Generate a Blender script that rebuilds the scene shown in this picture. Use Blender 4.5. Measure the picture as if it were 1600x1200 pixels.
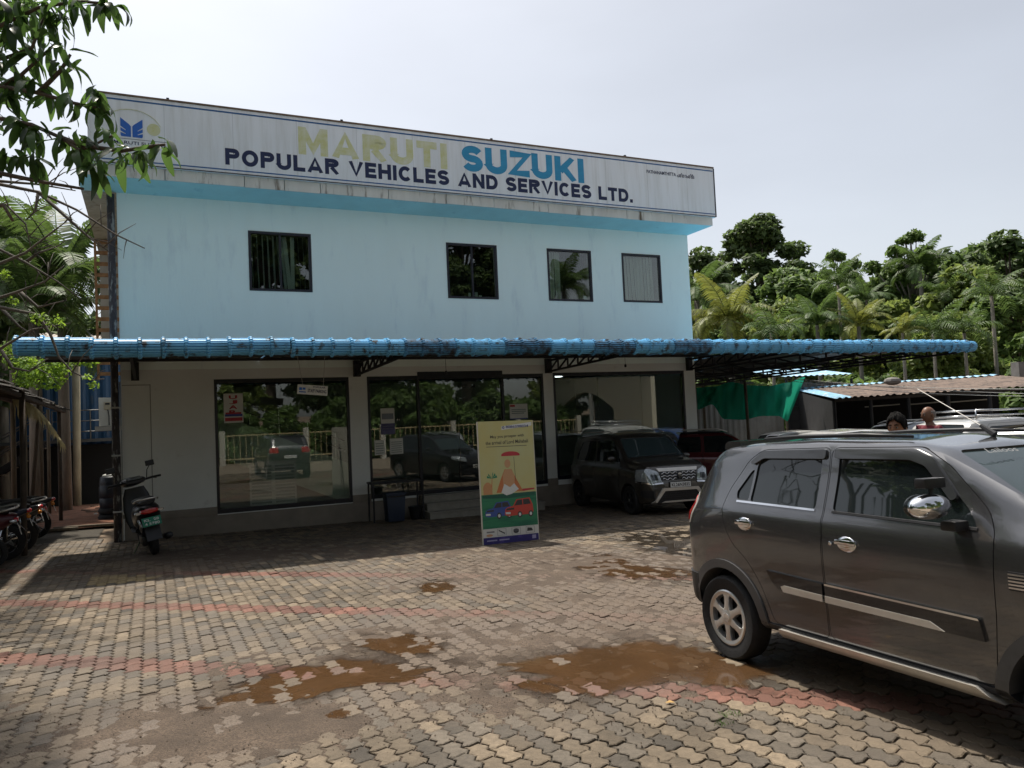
import bpy, bmesh, math, random
import numpy as np
from mathutils import Vector, Matrix, Euler
random.seed(7); RN = np.random.RandomState(11)
for o in list(bpy.data.objects): bpy.data.objects.remove(o)
SC = bpy.context.scene
COL = SC.collection
R = math.radians
# ------------------------------------------------------------------ camera
PIT, ROL, TH = .04440491, -.04532937, .44155481
CAM = Vector((0, 0, 1.65))
_fw = Vector((0, math.cos(PIT), math.sin(PIT))); _u0 = Vector((0, -math.sin(PIT), math.cos(PIT))); _r0 = Vector((1, 0, 0))
_rt = math.cos(ROL)*_r0 + math.sin(ROL)*_u0; _up = -math.sin(ROL)*_r0 + math.cos(ROL)*_u0
cd = bpy.data.cameras.new('camera'); cam = bpy.data.objects.new('camera', cd); COL.objects.link(cam)
cd.sensor_fit = 'HORIZONTAL'; cd.sensor_width = 36; cd.lens = 27.0; cd.clip_start = .05; cd.clip_end = 3000
m = Matrix((( _rt.x, _up.x, -_fw.x, CAM.x), (_rt.y, _up.y, -_fw.y, CAM.y), (_rt.z, _up.z, -_fw.z, CAM.z), (0, 0, 0, 1)))
cam.matrix_world = m; SC.camera = cam
# ------------------------------------------------------------------ sky and sun
SUN_AZ = Vector((-.52, .854)).normalized(); SUN_EL = R(66)
w = bpy.data.worlds.new('World'); SC.world = w; w.use_nodes = True
nt = w.node_tree; nt.nodes.clear()
sky = nt.nodes.new('ShaderNodeTexSky'); sky.sky_type = 'NISHITA'; sky.sun_disc = False
sky.sun_elevation = SUN_EL; sky.sun_rotation = math.atan2(SUN_AZ.x, SUN_AZ.y)
sky.air_density = 1.0; sky.dust_density = 2.0; sky.ozone_density = 1.5; sky.altitude = 0
hs = nt.nodes.new('ShaderNodeHueSaturation'); hs.inputs['Saturation'].default_value = .36; hs.inputs['Value'].default_value = 1.0
bg = nt.nodes.new('ShaderNodeBackground'); bg.inputs['Strength'].default_value = .069
wo = nt.nodes.new('ShaderNodeOutputWorld')
# bright haze round the sun and thin high cloud
tcw = nt.nodes.new('ShaderNodeTexCoord'); dt = nt.nodes.new('ShaderNodeVectorMath'); dt.operation = 'DOT_PRODUCT'
dt.inputs[1].default_value = (SUN_AZ.x*math.cos(SUN_EL), SUN_AZ.y*math.cos(SUN_EL), math.sin(SUN_EL)); nt.links.new(tcw.outputs['Generated'], dt.inputs[0])
cw = nt.nodes.new('ShaderNodeMath'); cw.operation = 'MAXIMUM'; cw.inputs[1].default_value = 0; nt.links.new(dt.outputs['Value'], cw.inputs[0])
pw = nt.nodes.new('ShaderNodeMath'); pw.operation = 'POWER'; pw.inputs[1].default_value = 7.0; nt.links.new(cw.outputs[0], pw.inputs[0])
ml = nt.nodes.new('ShaderNodeMath'); ml.operation = 'MULTIPLY'; ml.inputs[1].default_value = 7.0; nt.links.new(pw.outputs[0], ml.inputs[0])
nz = nt.nodes.new('ShaderNodeTexNoise'); nz.inputs['Scale'].default_value = 1.6; nz.inputs['Detail'].default_value = 5; mpw = nt.nodes.new('ShaderNodeMapping'); mpw.inputs['Scale'].default_value = (1, 1, 3); nt.links.new(tcw.outputs['Generated'], mpw.inputs[0]); nt.links.new(mpw.outputs[0], nz.inputs['Vector'])
rw_ = nt.nodes.new('ShaderNodeMapRange'); rw_.inputs[1].default_value = .3; rw_.inputs[2].default_value = .7; rw_.inputs[3].default_value = .94; rw_.inputs[4].default_value = 1.08; nt.links.new(nz.outputs['Fac'], rw_.inputs[0])
adw = nt.nodes.new('ShaderNodeMix'); adw.data_type = 'RGBA'; adw.blend_type = 'ADD'; adw.inputs[0].default_value = 1.0
nt.links.new(sky.outputs[0], hs.inputs['Color']); nt.links.new(hs.outputs[0], adw.inputs[6]); nt.links.new(ml.outputs[0], adw.inputs[7])
muw = nt.nodes.new('ShaderNodeMix'); muw.data_type = 'RGBA'; muw.blend_type = 'MULTIPLY'; muw.inputs[0].default_value = 1.0; nt.links.new(adw.outputs[2], muw.inputs[6]); nt.links.new(rw_.outputs[0], muw.inputs[7])
nt.links.new(muw.outputs[2], bg.inputs['Color']); nt.links.new(bg.outputs[0], wo.inputs[0])
sl = bpy.data.lights.new('sun', 'SUN'); sl.energy = 2.6; sl.angle = R(1.6); sl.color = (1, .93, .82)
so = bpy.data.objects.new('sun', sl); COL.objects.link(so)
sd = Vector((SUN_AZ.x*math.cos(SUN_EL), SUN_AZ.y*math.cos(SUN_EL), math.sin(SUN_EL)))
so.rotation_euler = sd.to_track_quat('Z', 'Y').to_euler(); so.location = (0, 0, 30)
SC.view_settings.view_transform = 'Standard'; SC.view_settings.look = 'None'; SC.view_settings.gamma = 1; SC.view_settings.exposure = 1.08
SC.view_settings.use_curve_mapping = False
SC.render.engine = 'CYCLES'
# ------------------------------------------------------------------ helpers
def G(x, y): return .03 - .004*x - .027*min(y, 30)
GN = Vector((.004, .027, 1)).normalized()
P0 = Vector((-7.43600591, 14.58, 0)); DV = Vector((math.cos(TH), math.sin(TH), 0)); NV = Vector((math.sin(TH), -math.cos(TH), 0))
def SP(s, p, z=None):
    v = P0 + DV*s + NV*p
    v.z = G(v.x, v.y) if z is None else z
    return v
def at(x, y, dep):
    r = _fw + _rt*((x-800)/1200) + _up*((600-y)/1200)
    return CAM + r*(dep/r.y)
def gnd(x, y, h=0):
    r = _fw + _rt*((x-800)/1200) + _up*((600-y)/1200)
    t = (.03+h-CAM.z)/(r.z+.004*r.x+.027*r.y)
    return CAM + r*t
def tag(o, label=None, cat=None, group=None, kind=None):
    if label: o['label'] = label
    if cat: o['category'] = cat
    if group: o['group'] = group
    if kind: o['kind'] = kind
    return o
def thing(name, label, cat, loc=(0, 0, 0), rz=0, group=None, up=None, scale=1, kind=None):
    o = bpy.data.objects.new(name, None); COL.objects.link(o); o.empty_display_size = .1
    if up is not None:
        z = Vector(up).normalized(); x = Vector((math.cos(rz), math.sin(rz), 0)); x = (x - z*x.dot(z)).normalized(); y = z.cross(x)
        mm = Matrix((x, y, z)).transposed(); o.rotation_euler = mm.to_euler()
    else: o.rotation_euler = (0, 0, rz)
    o.location = loc
    if scale != 1: o.scale = (scale,)*3
    return tag(o, label, cat, group, kind)
def link(name, me, parent=None, loc=None, rot=None, scl=None):
    o = bpy.data.objects.new(name, me); COL.objects.link(o)
    if parent: o.parent = parent
    if loc is not None: o.location = loc
    if rot is not None: o.rotation_euler = rot
    if scl is not None: o.scale = scl if hasattr(scl, '__len__') else (scl,)*3
    return o
def copy_tree(o, parent=None):
    c = o.copy(); COL.objects.link(c); c.parent = parent
    for ch in list(o.children): copy_tree(ch, c)
    return c
class MB:
    def __init__(s): s.v = []; s.f = []; s.m = []
    def add(s, vs, fs, mi=0):
        b = len(s.v); s.v += [tuple(v) for v in vs]; s.f += [tuple(b+i for i in f) for f in fs]; s.m += [mi]*len(fs); return s
    def box(s, x0, x1, y0, y1, z0, z1, mi=0, M=None):
        vs = [(x0,y0,z0),(x1,y0,z0),(x1,y1,z0),(x0,y1,z0),(x0,y0,z1),(x1,y0,z1),(x1,y1,z1),(x0,y1,z1)]
        if M is not None: vs = [M @ Vector(v) for v in vs]
        return s.add(vs, [(3,2,1,0),(4,5,6,7),(0,1,5,4),(1,2,6,5),(2,3,7,6),(3,0,4,7)], mi)
    def cbox(s, c, size, mi=0, rot=None):
        M = Matrix.Translation(Vector(c))
        if rot is not None: M = M @ Euler(rot).to_matrix().to_4x4()
        a, b, d = [q/2 for q in size]
        return s.box(-a, a, -b, b, -d, d, mi, M)
    def bar(s, a, b, wd, ht=None, mi=0, upv=(0, 0, 1)):
        a = Vector(a); b = Vector(b); ht = ht or wd; z = (b-a); L = z.length
        if L < 1e-6: return s
        z.normalize(); u = Vector(upv)
        if abs(z.dot(u)) > .98: u = Vector((1, 0, 0))
        x = z.cross(u).normalized(); y = x.cross(z)
        M = Matrix(((x.x, y.x, z.x, a.x), (x.y, y.y, z.y, a.y), (x.z, y.z, z.z, a.z), (0, 0, 0, 1)))
        return s.box(-wd/2, wd/2, -ht/2, ht/2, 0, L, mi, M)
    def tube(s, pts, rad, n=8, mi=0, caps=True):
        pts = [Vector(p) for p in pts]; k = len(pts)
        if not hasattr(rad, '__len__'): rad = [rad]*k
        vs = []; ux = None
        for i in range(k):
            t = (pts[min(i+1, k-1)]-pts[max(i-1, 0)])
            if t.length < 1e-9: t = Vector((0, 0, 1))
            t.normalize()
            if ux is None:
                ux = t.orthogonal().normalized()
            ux = (ux - t*ux.dot(t)); ux = ux.normalized() if ux.length > 1e-6 else t.orthogonal().normalized()
            uy = t.cross(ux)
            for j in range(n):
                a = 2*math.pi*j/n; vs.append(pts[i] + (ux*math.cos(a)+uy*math.sin(a))*rad[i])
        fs = [(i*n+j, i*n+(j+1) % n, (i+1)*n+(j+1) % n, (i+1)*n+j) for i in range(k-1) for j in range(n)]
        if caps: fs += [tuple(range(n-1, -1, -1)), tuple((k-1)*n+j for j in range(n))]
        return s.add(vs, fs, mi)
    def lathe(s, prof, n=24, mi=0, M=None, caps=False):   # prof: (r,h) about local z
        vs = []
        for r, h in prof:
            for j in range(n):
                a = 2*math.pi*j/n; v = Vector((r*math.cos(a), r*math.sin(a), h)); vs.append(M @ v if M is not None else v)
        k = len(prof); fs = [(i*n+j, i*n+(j+1) % n, (i+1)*n+(j+1) % n, (i+1)*n+j) for i in range(k-1) for j in range(n)]
        if caps: fs += [tuple(range(n-1, -1, -1)), tuple((k-1)*n+j for j in range(n))]
        return s.add(vs, fs, mi)
    def prism(s, poly, fn0, fn1, mi=0):    # poly 2d -> fn maps to 3d at both ends
        k = len(poly); vs = [fn0(*p) for p in poly]+[fn1(*p) for p in poly]
        fs = [tuple(range(k-1, -1, -1)), tuple(range(k, 2*k))]+[(i, (i+1) % k, k+(i+1) % k, k+i) for i in range(k)]
        return s.add(vs, fs, mi)
    def grid(s, P, mi=0, closed=False):     # P[i][j] points
        a = len(P); b = len(P[0]); vs = [p for r in P for p in r]
        fs = [(i*b+j, i*b+(j+1) % b, (i+1)*b+(j+1) % b, (i+1)*b+j) for i in range(a-1) for j in range(b if closed else b-1)]
        return s.add(vs, fs, mi)
    def ball(s, c, r, nu=10, nv=6, mi=0, sq=(1, 1, 1)):
        c = Vector(c); P = []
        for i in range(nv+1):
            t = math.pi*i/nv
            P.append([c+Vector((r*sq[0]*math.sin(t)*math.cos(2*math.pi*j/nu), r*sq[1]*math.sin(t)*math.sin(2*math.pi*j/nu), -r*sq[2]*math.cos(t))) for j in range(nu)])
        return s.grid(P, mi, True)
    def mesh(s, name, mats, smooth=False, fix=False):
        me = bpy.data.meshes.new(name); me.from_pydata(s.v, [], s.f)
        for q in (mats if isinstance(mats, (list, tuple)) else [mats]): me.materials.append(q)
        if any(s.m): me.polygons.foreach_set('material_index', s.m)
        if fix:
            bm = bmesh.new(); bm.from_mesh(me); bmesh.ops.recalc_face_normals(bm, faces=bm.faces); bm.to_mesh(me); bm.free()
        if smooth is True: me.polygons.foreach_set('use_smooth', [True]*len(me.polygons))
        elif smooth: 
            me.polygons.foreach_set('use_smooth', [True]*len(me.polygons)); me.set_sharp_from_angle(angle=R(smooth))
        me.update(); return me
    def build(s, name, mats, parent=None, smooth=False, loc=None, rot=None, bev=0, fix=True):
        me = s.mesh(name, mats, smooth, fix)
        if bev:
            bm = bmesh.new(); bm.from_mesh(me)
            bmesh.ops.bevel(bm, geom=[e for e in bm.edges if len(e.link_faces) == 2 and e.calc_face_angle(0) > R(25)], offset=bev, segments=2, affect='EDGES', profile=.6)
            bm.to_mesh(me); bm.free()
            me.polygons.foreach_set('use_smooth', [True]*len(me.polygons)); me.set_sharp_from_angle(angle=R(50))
        return link(name, me, parent, loc, rot)
ORD = ['first', 'second', 'third', 'fourth', 'fifth', 'sixth', 'seventh', 'eighth', 'ninth', 'tenth', 'eleventh', 'twelfth', 'thirteenth', 'fourteenth', 'fifteenth', 'sixteenth', 'seventeenth', 'eighteenth', 'nineteenth', 'twentieth']
# ---- noise in numpy
def _lat(seed): return np.random.RandomState(seed).rand(256, 256)
def vnoise(x, y, seed=0):
    L = _lat(seed); xi = np.floor(x).astype(int); yi = np.floor(y).astype(int); fx = x-xi; fy = y-yi
    fx = fx*fx*(3-2*fx); fy = fy*fy*(3-2*fy)
    a = L[xi % 256, yi % 256]; b = L[(xi+1) % 256, yi % 256]; c = L[xi % 256, (yi+1) % 256]; d = L[(xi+1) % 256, (yi+1) % 256]
    return (a*(1-fx)+b*fx)*(1-fy)+(c*(1-fx)+d*fx)*fy
def fbm(x, y, o=4, seed=0):
    x = np.asarray(x, float); y = np.asarray(y, float); t = 0; am = .5; 
    for k in range(o): t = t+am*vnoise(x*2**k+17*k, y*2**k-9*k, seed+k); am *= .5
    return t/(1-.5**o)
# ---- materials
MATS = {}
def mat(key, col=(.5, .5, .5), rough=.6, metal=0, var=0, vs=3., bump=0, bs=40., col2=None, c2amt=.5, st=(1, 1, 1), spec=.5, coat=0, emit=0, sheen=0, trans=0, alpha=1, rvar=0, c2w=.12, noise2=None, ior=1.45):
    if key in MATS: return MATS[key]
    M = bpy.data.materials.new(key); M.use_nodes = True; MATS[key] = M
    t = M.node_tree; N = t.nodes; b = N['Principled BSDF']
    b.inputs['Base Color'].default_value = (*col, 1); b.inputs['Roughness'].default_value = rough; b.inputs['Metallic'].default_value = metal
    b.inputs['Specular IOR Level'].default_value = spec; b.inputs['IOR'].default_value = ior
    if coat: b.inputs['Coat Weight'].default_value = coat; b.inputs['Coat Roughness'].default_value = .04
    if trans: b.inputs['Transmission Weight'].default_value = trans
    if alpha < 1: b.inputs['Alpha'].default_value = alpha
    if emit: b.inputs['Emission Color'].default_value = (*col, 1); b.inputs['Emission Strength'].default_value = emit
    if var or col2 or bump or rvar:
        tc = N.new('ShaderNodeTexCoord'); mp = N.new('ShaderNodeMapping'); mp.inputs['Scale'].default_value = st; t.links.new(tc.outputs['Object'], mp.inputs[0])
        oi = N.new('ShaderNodeObjectInfo'); 
        n1 = N.new('ShaderNodeTexNoise'); n1.inputs['Scale'].default_value = vs; n1.inputs['Detail'].default_value = 7; n1.inputs['Roughness'].default_value = .6; t.links.new(mp.outputs[0], n1.inputs['Vector'])
        cur = None
        if var:
            mr = N.new('ShaderNodeMapRange'); mr.inputs[1].default_value = .3; mr.inputs[2].default_value = .7; mr.inputs[3].default_value = 1-var; mr.inputs[4].default_value = 1+var
            t.links.new(n1.outputs['Fac'], mr.inputs[0])
            mx = N.new('ShaderNodeMix'); mx.data_type = 'RGBA'; mx.blend_type = 'MULTIPLY'; mx.inputs[0].default_value = 1; mx.inputs[6].default_value = (*col, 1)
            t.links.new(mr.outputs[0], mx.inputs[7]); cur = mx.outputs[2]
        if col2:
            n2 = N.new('ShaderNodeTexNoise'); n2.inputs['Scale'].default_value = noise2 or vs*1.7; n2.inputs['Detail'].default_value = 8; n2.inputs['Roughness'].default_value = .65; t.links.new(mp.outputs[0], n2.inputs['Vector'])
            r2 = N.new('ShaderNodeMapRange'); r2.inputs[1].default_value = 1-c2amt-c2w*.5; r2.inputs[2].default_value = 1-c2amt+c2w*.5; t.links.new(n2.outputs['Fac'], r2.inputs[0])
            m2 = N.new('ShaderNodeMix'); m2.data_type = 'RGBA'; t.links.new(r2.outputs[0], m2.inputs[0]); m2.inputs[7].default_value = (*col2, 1)
            if cur: t.links.new(cur, m2.inputs[6])
            else: m2.inputs[6].default_value = (*col, 1)
            cur = m2.outputs[2]
        if cur: t.links.new(cur, b.inputs['Base Color'])
        if rvar:
            r3 = N.new('ShaderNodeMapRange'); r3.inputs[1].default_value = .35; r3.inputs[2].default_value = .65; r3.inputs[3].default_value = max(.02, rough-rvar); r3.inputs[4].default_value = min(1, rough+rvar)
            t.links.new(n1.outputs['Fac'], r3.inputs[0]); t.links.new(r3.outputs[0], b.inputs['Roughness'])
        if bump:
            n3 = N.new('ShaderNodeTexNoise'); n3.inputs['Scale'].default_value = bs; n3.inputs['Detail'].default_value = 5; t.links.new(mp.outputs[0], n3.inputs['Vector'])
            bp = N.new('ShaderNodeBump'); bp.inputs['Strength'].default_value = bump; bp.inputs['Distance'].default_value = .02; t.links.new(n3.outputs['Fac'], bp.inputs['Height']); t.links.new(bp.outputs[0], b.inputs['Normal'])
    return M
def glass_mat(key, tint=(.3, .33, .33), refl=.12, rough=0.0):
    if key in MATS: return MATS[key]
    M = bpy.data.materials.new(key); M.use_nodes = True; MATS[key] = M; t = M.node_tree; N = t.nodes; N.clear()
    tr = N.new('ShaderNodeBsdfTransparent'); tr.inputs[0].default_value = (*tint, 1)
    gl = N.new('ShaderNodeBsdfGlossy'); gl.inputs['Roughness'].default_value = rough; gl.inputs[0].default_value = (1, 1, 1, 1)
    fr = N.new('ShaderNodeFresnel'); fr.inputs[0].default_value = 1.5
    ad = N.new('ShaderNodeMath'); ad.operation = 'ADD'; ad.use_clamp = True; ad.inputs[1].default_value = refl; t.links.new(fr.outputs[0], ad.inputs[0])
    mx = N.new('ShaderNodeMixShader'); t.links.new(ad.outputs[0], mx.inputs[0]); t.links.new(tr.outputs[0], mx.inputs[1]); t.links.new(gl.outputs[0], mx.inputs[2])
    o = N.new('ShaderNodeOutputMaterial'); t.links.new(mx.outputs[0], o.inputs[0]); return M
def text_mesh(name, body, mt, width=None, height=None, ext=.003, off=0., spacing=1., word=1.):
    cu = bpy.data.curves.new(name+'_t', 'FONT'); cu.body = body; cu.size = 1; cu.offset = off; cu.space_character = spacing; cu.space_word = word
    cu.extrude = 0; cu.resolution_u = 3
    o = bpy.data.objects.new(name+'_t', cu); COL.objects.link(o)
    dg = bpy.context.evaluated_depsgraph_get(); dg.update()
    me = bpy.data.meshes.new_from_object(o.evaluated_get(dg)); bpy.data.objects.remove(o); bpy.data.curves.remove(cu)
    n = len(me.vertices); a = np.zeros(n*3); me.vertices.foreach_get('co', a); a = a.reshape(-1, 3)
    mn = a.min(0); mx = a.max(0); sx = width/(mx[0]-mn[0]) if width else None; sy = height/(mx[1]-mn[1]) if height else None
    sx = sx or sy; sy = sy or sx
    b = np.zeros_like(a); b[:, 0] = (a[:, 0]-mn[0])*sx; b[:, 2] = (a[:, 1]-mn[1])*sy; b[:, 1] = 0
    me.vertices.foreach_set('co', b.ravel()); me.name = name; me.materials.clear(); me.materials.append(mt)
    if ext:
        bm = bmesh.new(); bm.from_mesh(me); r = bmesh.ops.extrude_face_region(bm, geom=bm.faces[:])
        bmesh.ops.translate(bm, verts=[g for g in r['geom'] if isinstance(g, bmesh.types.BMVert)], vec=(0, -ext, 0)); bmesh.ops.recalc_face_normals(bm, faces=bm.faces); bm.to_mesh(me); bm.free()
    me.update(); return me
# ---- bold stroke lettering
def _arc(cx, cy, rx, ry, a0, a1, n=10): return [(cx+rx*math.cos(R(a0+(a1-a0)*i/n)), cy+ry*math.sin(R(a0+(a1-a0)*i/n))) for i in range(n+1)]
def glyphs(t):      # stroke centre lines in a box of height 1; t = stroke thickness
    h = t/2; g = {}
    W = .86; l, r_, b_, u = h, W-h, h, 1-h
    g['M'] = (1.06, [[(h, 0), (h, 1)], [(1.06-h, 0), (1.06-h, 1)], [(h*1.1, 1-.0), (.53, .22), (1.06-h*1.1, 1)]])
    g['A'] = (1.0, [[(h*.9, 0), (.5, 1-h*.2), (1-h*.9, 0)], [(.27, .27), (.73, .27)]])
    g['R'] = (.92, [[(h, 0), (h, 1)], [(h, u), (.50, u)]+_arc(.50, .73, .27, .27-h, 90, -90)+[(h, .46+h)], [(.42, .46), (.80, 0)]])
    g['P'] = (.84, [[(h, 0), (h, 1)], [(h, u), (.50, u)]+_arc(.50, .70, .34-h, .30-h, 90, -90)+[(h, .40+h)]])
    g['U'] = (.90, [[(h, 1), (h, .36)]+_arc(.45, .36, .45-h, .36-h, 180, 360, 14)+[(.90-h, 1)]])
    g['T'] = (.82, [[(0, u), (.82, u)], [(.41, 0), (.41, u)]])
    g['I'] = (t*1.02, [[(h, 0), (h, 1)]])
    ry = (.5-h)/2; g['S'] = (.84, [_arc(.42, .5+ry, .42-h, ry, 20, 270, 14)+_arc(.42, .5-ry, .42-h, ry, 90, -160, 14)[1:]])
    g['Z'] = (.84, [[(.02, u), (.76, u), (.10, h), (.84, h)]])
    g['K'] = (.94, [[(h, 0), (h, 1)], [(t*.9, .40), (.80, 1)], [(.36, .60), (.86, 0)]])
    g['O'] = (.98, [_arc(.49, .5, .49-h, .5-h, 0, 360, 28)])
    g['L'] = (.74, [[(h, 1), (h, h), (.74, h)]])
    g['V'] = (.94, [[(h*.8, 1), (.47, h*.3), (.94-h*.8, 1)]])
    g['E'] = (.76, [[(.76, u), (h, u), (h, h), (.76, h)], [(h, .5), (.70, .5)]])
    g['H'] = (.88, [[(h, 0), (h, 1)], [(.88-h, 0), (.88-h, 1)], [(h, .5), (.88-h, .5)]])
    g['C'] = (.90, [_arc(.47, .5, .47-h, .5-h, 42, 318, 20)])
    g['N'] = (.90, [[(h, 0), (h, 1)], [(.90-h, 0), (.90-h, 1)], [(h, 1-.02), (.90-h, .02)]])
    g['D'] = (.90, [[(h, 0), (h, 1)], [(h, u), (.42, u)]+_arc(.42, .5, .48-h, .5-h, 90, -90, 14)+[(h, h)]])
    g['.'] = (t, [[(h, 0), (h, t)]])
    g[' '] = (.52, [])
    return g
def ribbon(pts, t):
    L, Rr = [], []; n = len(pts); cl = (Vector(pts[0])-Vector(pts[-1])).length < 1e-6
    for i in range(n):
        p = Vector(pts[i]); a = Vector(pts[i-1]) if i else (Vector(pts[-2]) if cl else None); c = Vector(pts[i+1]) if i < n-1 else (Vector(pts[1]) if cl else None)
        d1 = (p-a).normalized() if a is not None else None; d2 = (c-p).normalized() if c is not None else None
        d1 = d1 or d2; d2 = d2 or d1; n1 = Vector((-d1.y, d1.x)); n2 = Vector((-d2.y, d2.x)); m_ = (n1+n2); m_ = m_.normalized() if m_.length > 1e-5 else n1; k = min(1/max(m_.dot(n1), .25), 1.6)
        L.append(p+m_*k*t/2); Rr.append(p-m_*k*t/2)
    return L, Rr
def bold_text(body, wd, ht, t=.25, gap=.10, ext=.004):
    g = glyphs(t); b = MB(); x = 0; q = []
    for ch in body:
        w_, st = g[ch]; q.append((x, st)); x += w_+(gap if ch != ' ' else 0)
    tot = x-gap; sx = wd/tot; sz = ht; eps = 0
    for x0, st in q:
        for k, line in enumerate(st):
            L, Rr = ribbon(line, t); n = len(L); y = -.001-.0004*k
            cl = lambda v: min(max(v, 0), 1)
            V = [((x0+p.x)*sx, y-ext, cl(p.y)*sz) for p in L]+[((x0+p.x)*sx, y-ext, cl(p.y)*sz) for p in Rr]
            V += [(a, 0, c) for a, _, c in V]
            F = []
            for i in range(n-1): F += [(i, i+1, n+i+1, n+i), (2*n+i, 2*n+i+1, i+1, i), (n+i, n+i+1, 3*n+i+1, 3*n+i)]
            F += [(0, n, 3*n, 2*n), (n-1, 2*n-1+2*n, 2*n-1, 2*n-1)[:3]]
            b.add(V, F)
    return b
def leaf_mat(key, col, var=.45, trans=.45, rough=.55, col2=None):
    if key in MATS: return MATS[key]
    M = bpy.data.materials.new(key); M.use_nodes = True; MATS[key] = M; t = M.node_tree; N = t.nodes; N.clear()
    ge = N.new('ShaderNodeNewGeometry'); cr = N.new('ShaderNodeMix'); cr.data_type = 'RGBA'; cr.inputs[6].default_value = (*[c*(1-var) for c in col], 1); cr.inputs[7].default_value = (*(col2 or [c*(1+var) for c in col]), 1)
    oi = N.new('ShaderNodeObjectInfo'); ad = N.new('ShaderNodeMath'); ad.operation = 'ADD'; t.links.new(ge.outputs['Random Per Island'], ad.inputs[0]); t.links.new(oi.outputs['Random'], ad.inputs[1]); fr = N.new('ShaderNodeMath'); fr.operation = 'FRACT'; t.links.new(ad.outputs[0], fr.inputs[0]); t.links.new(fr.outputs[0], cr.inputs[0])
    p = N.new('ShaderNodeBsdfPrincipled'); p.inputs['Roughness'].default_value = rough; p.inputs['Specular IOR Level'].default_value = .4; t.links.new(cr.outputs[2], p.inputs['Base Color'])
    tr = N.new('ShaderNodeBsdfTranslucent'); hv = N.new('ShaderNodeHueSaturation'); hv.inputs['Hue'].default_value = .485; hv.inputs['Value'].default_value = 1.5; t.links.new(cr.outputs[2], hv.inputs['Color']); t.links.new(hv.outputs[0], tr.inputs[0])
    mx = N.new('ShaderNodeMixShader'); mx.inputs[0].default_value = trans; t.links.new(p.outputs[0], mx.inputs[1]); t.links.new(tr.outputs[0], mx.inputs[2]); o = N.new('ShaderNodeOutputMaterial'); t.links.new(mx.outputs[0], o.inputs[0]); return M
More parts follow.
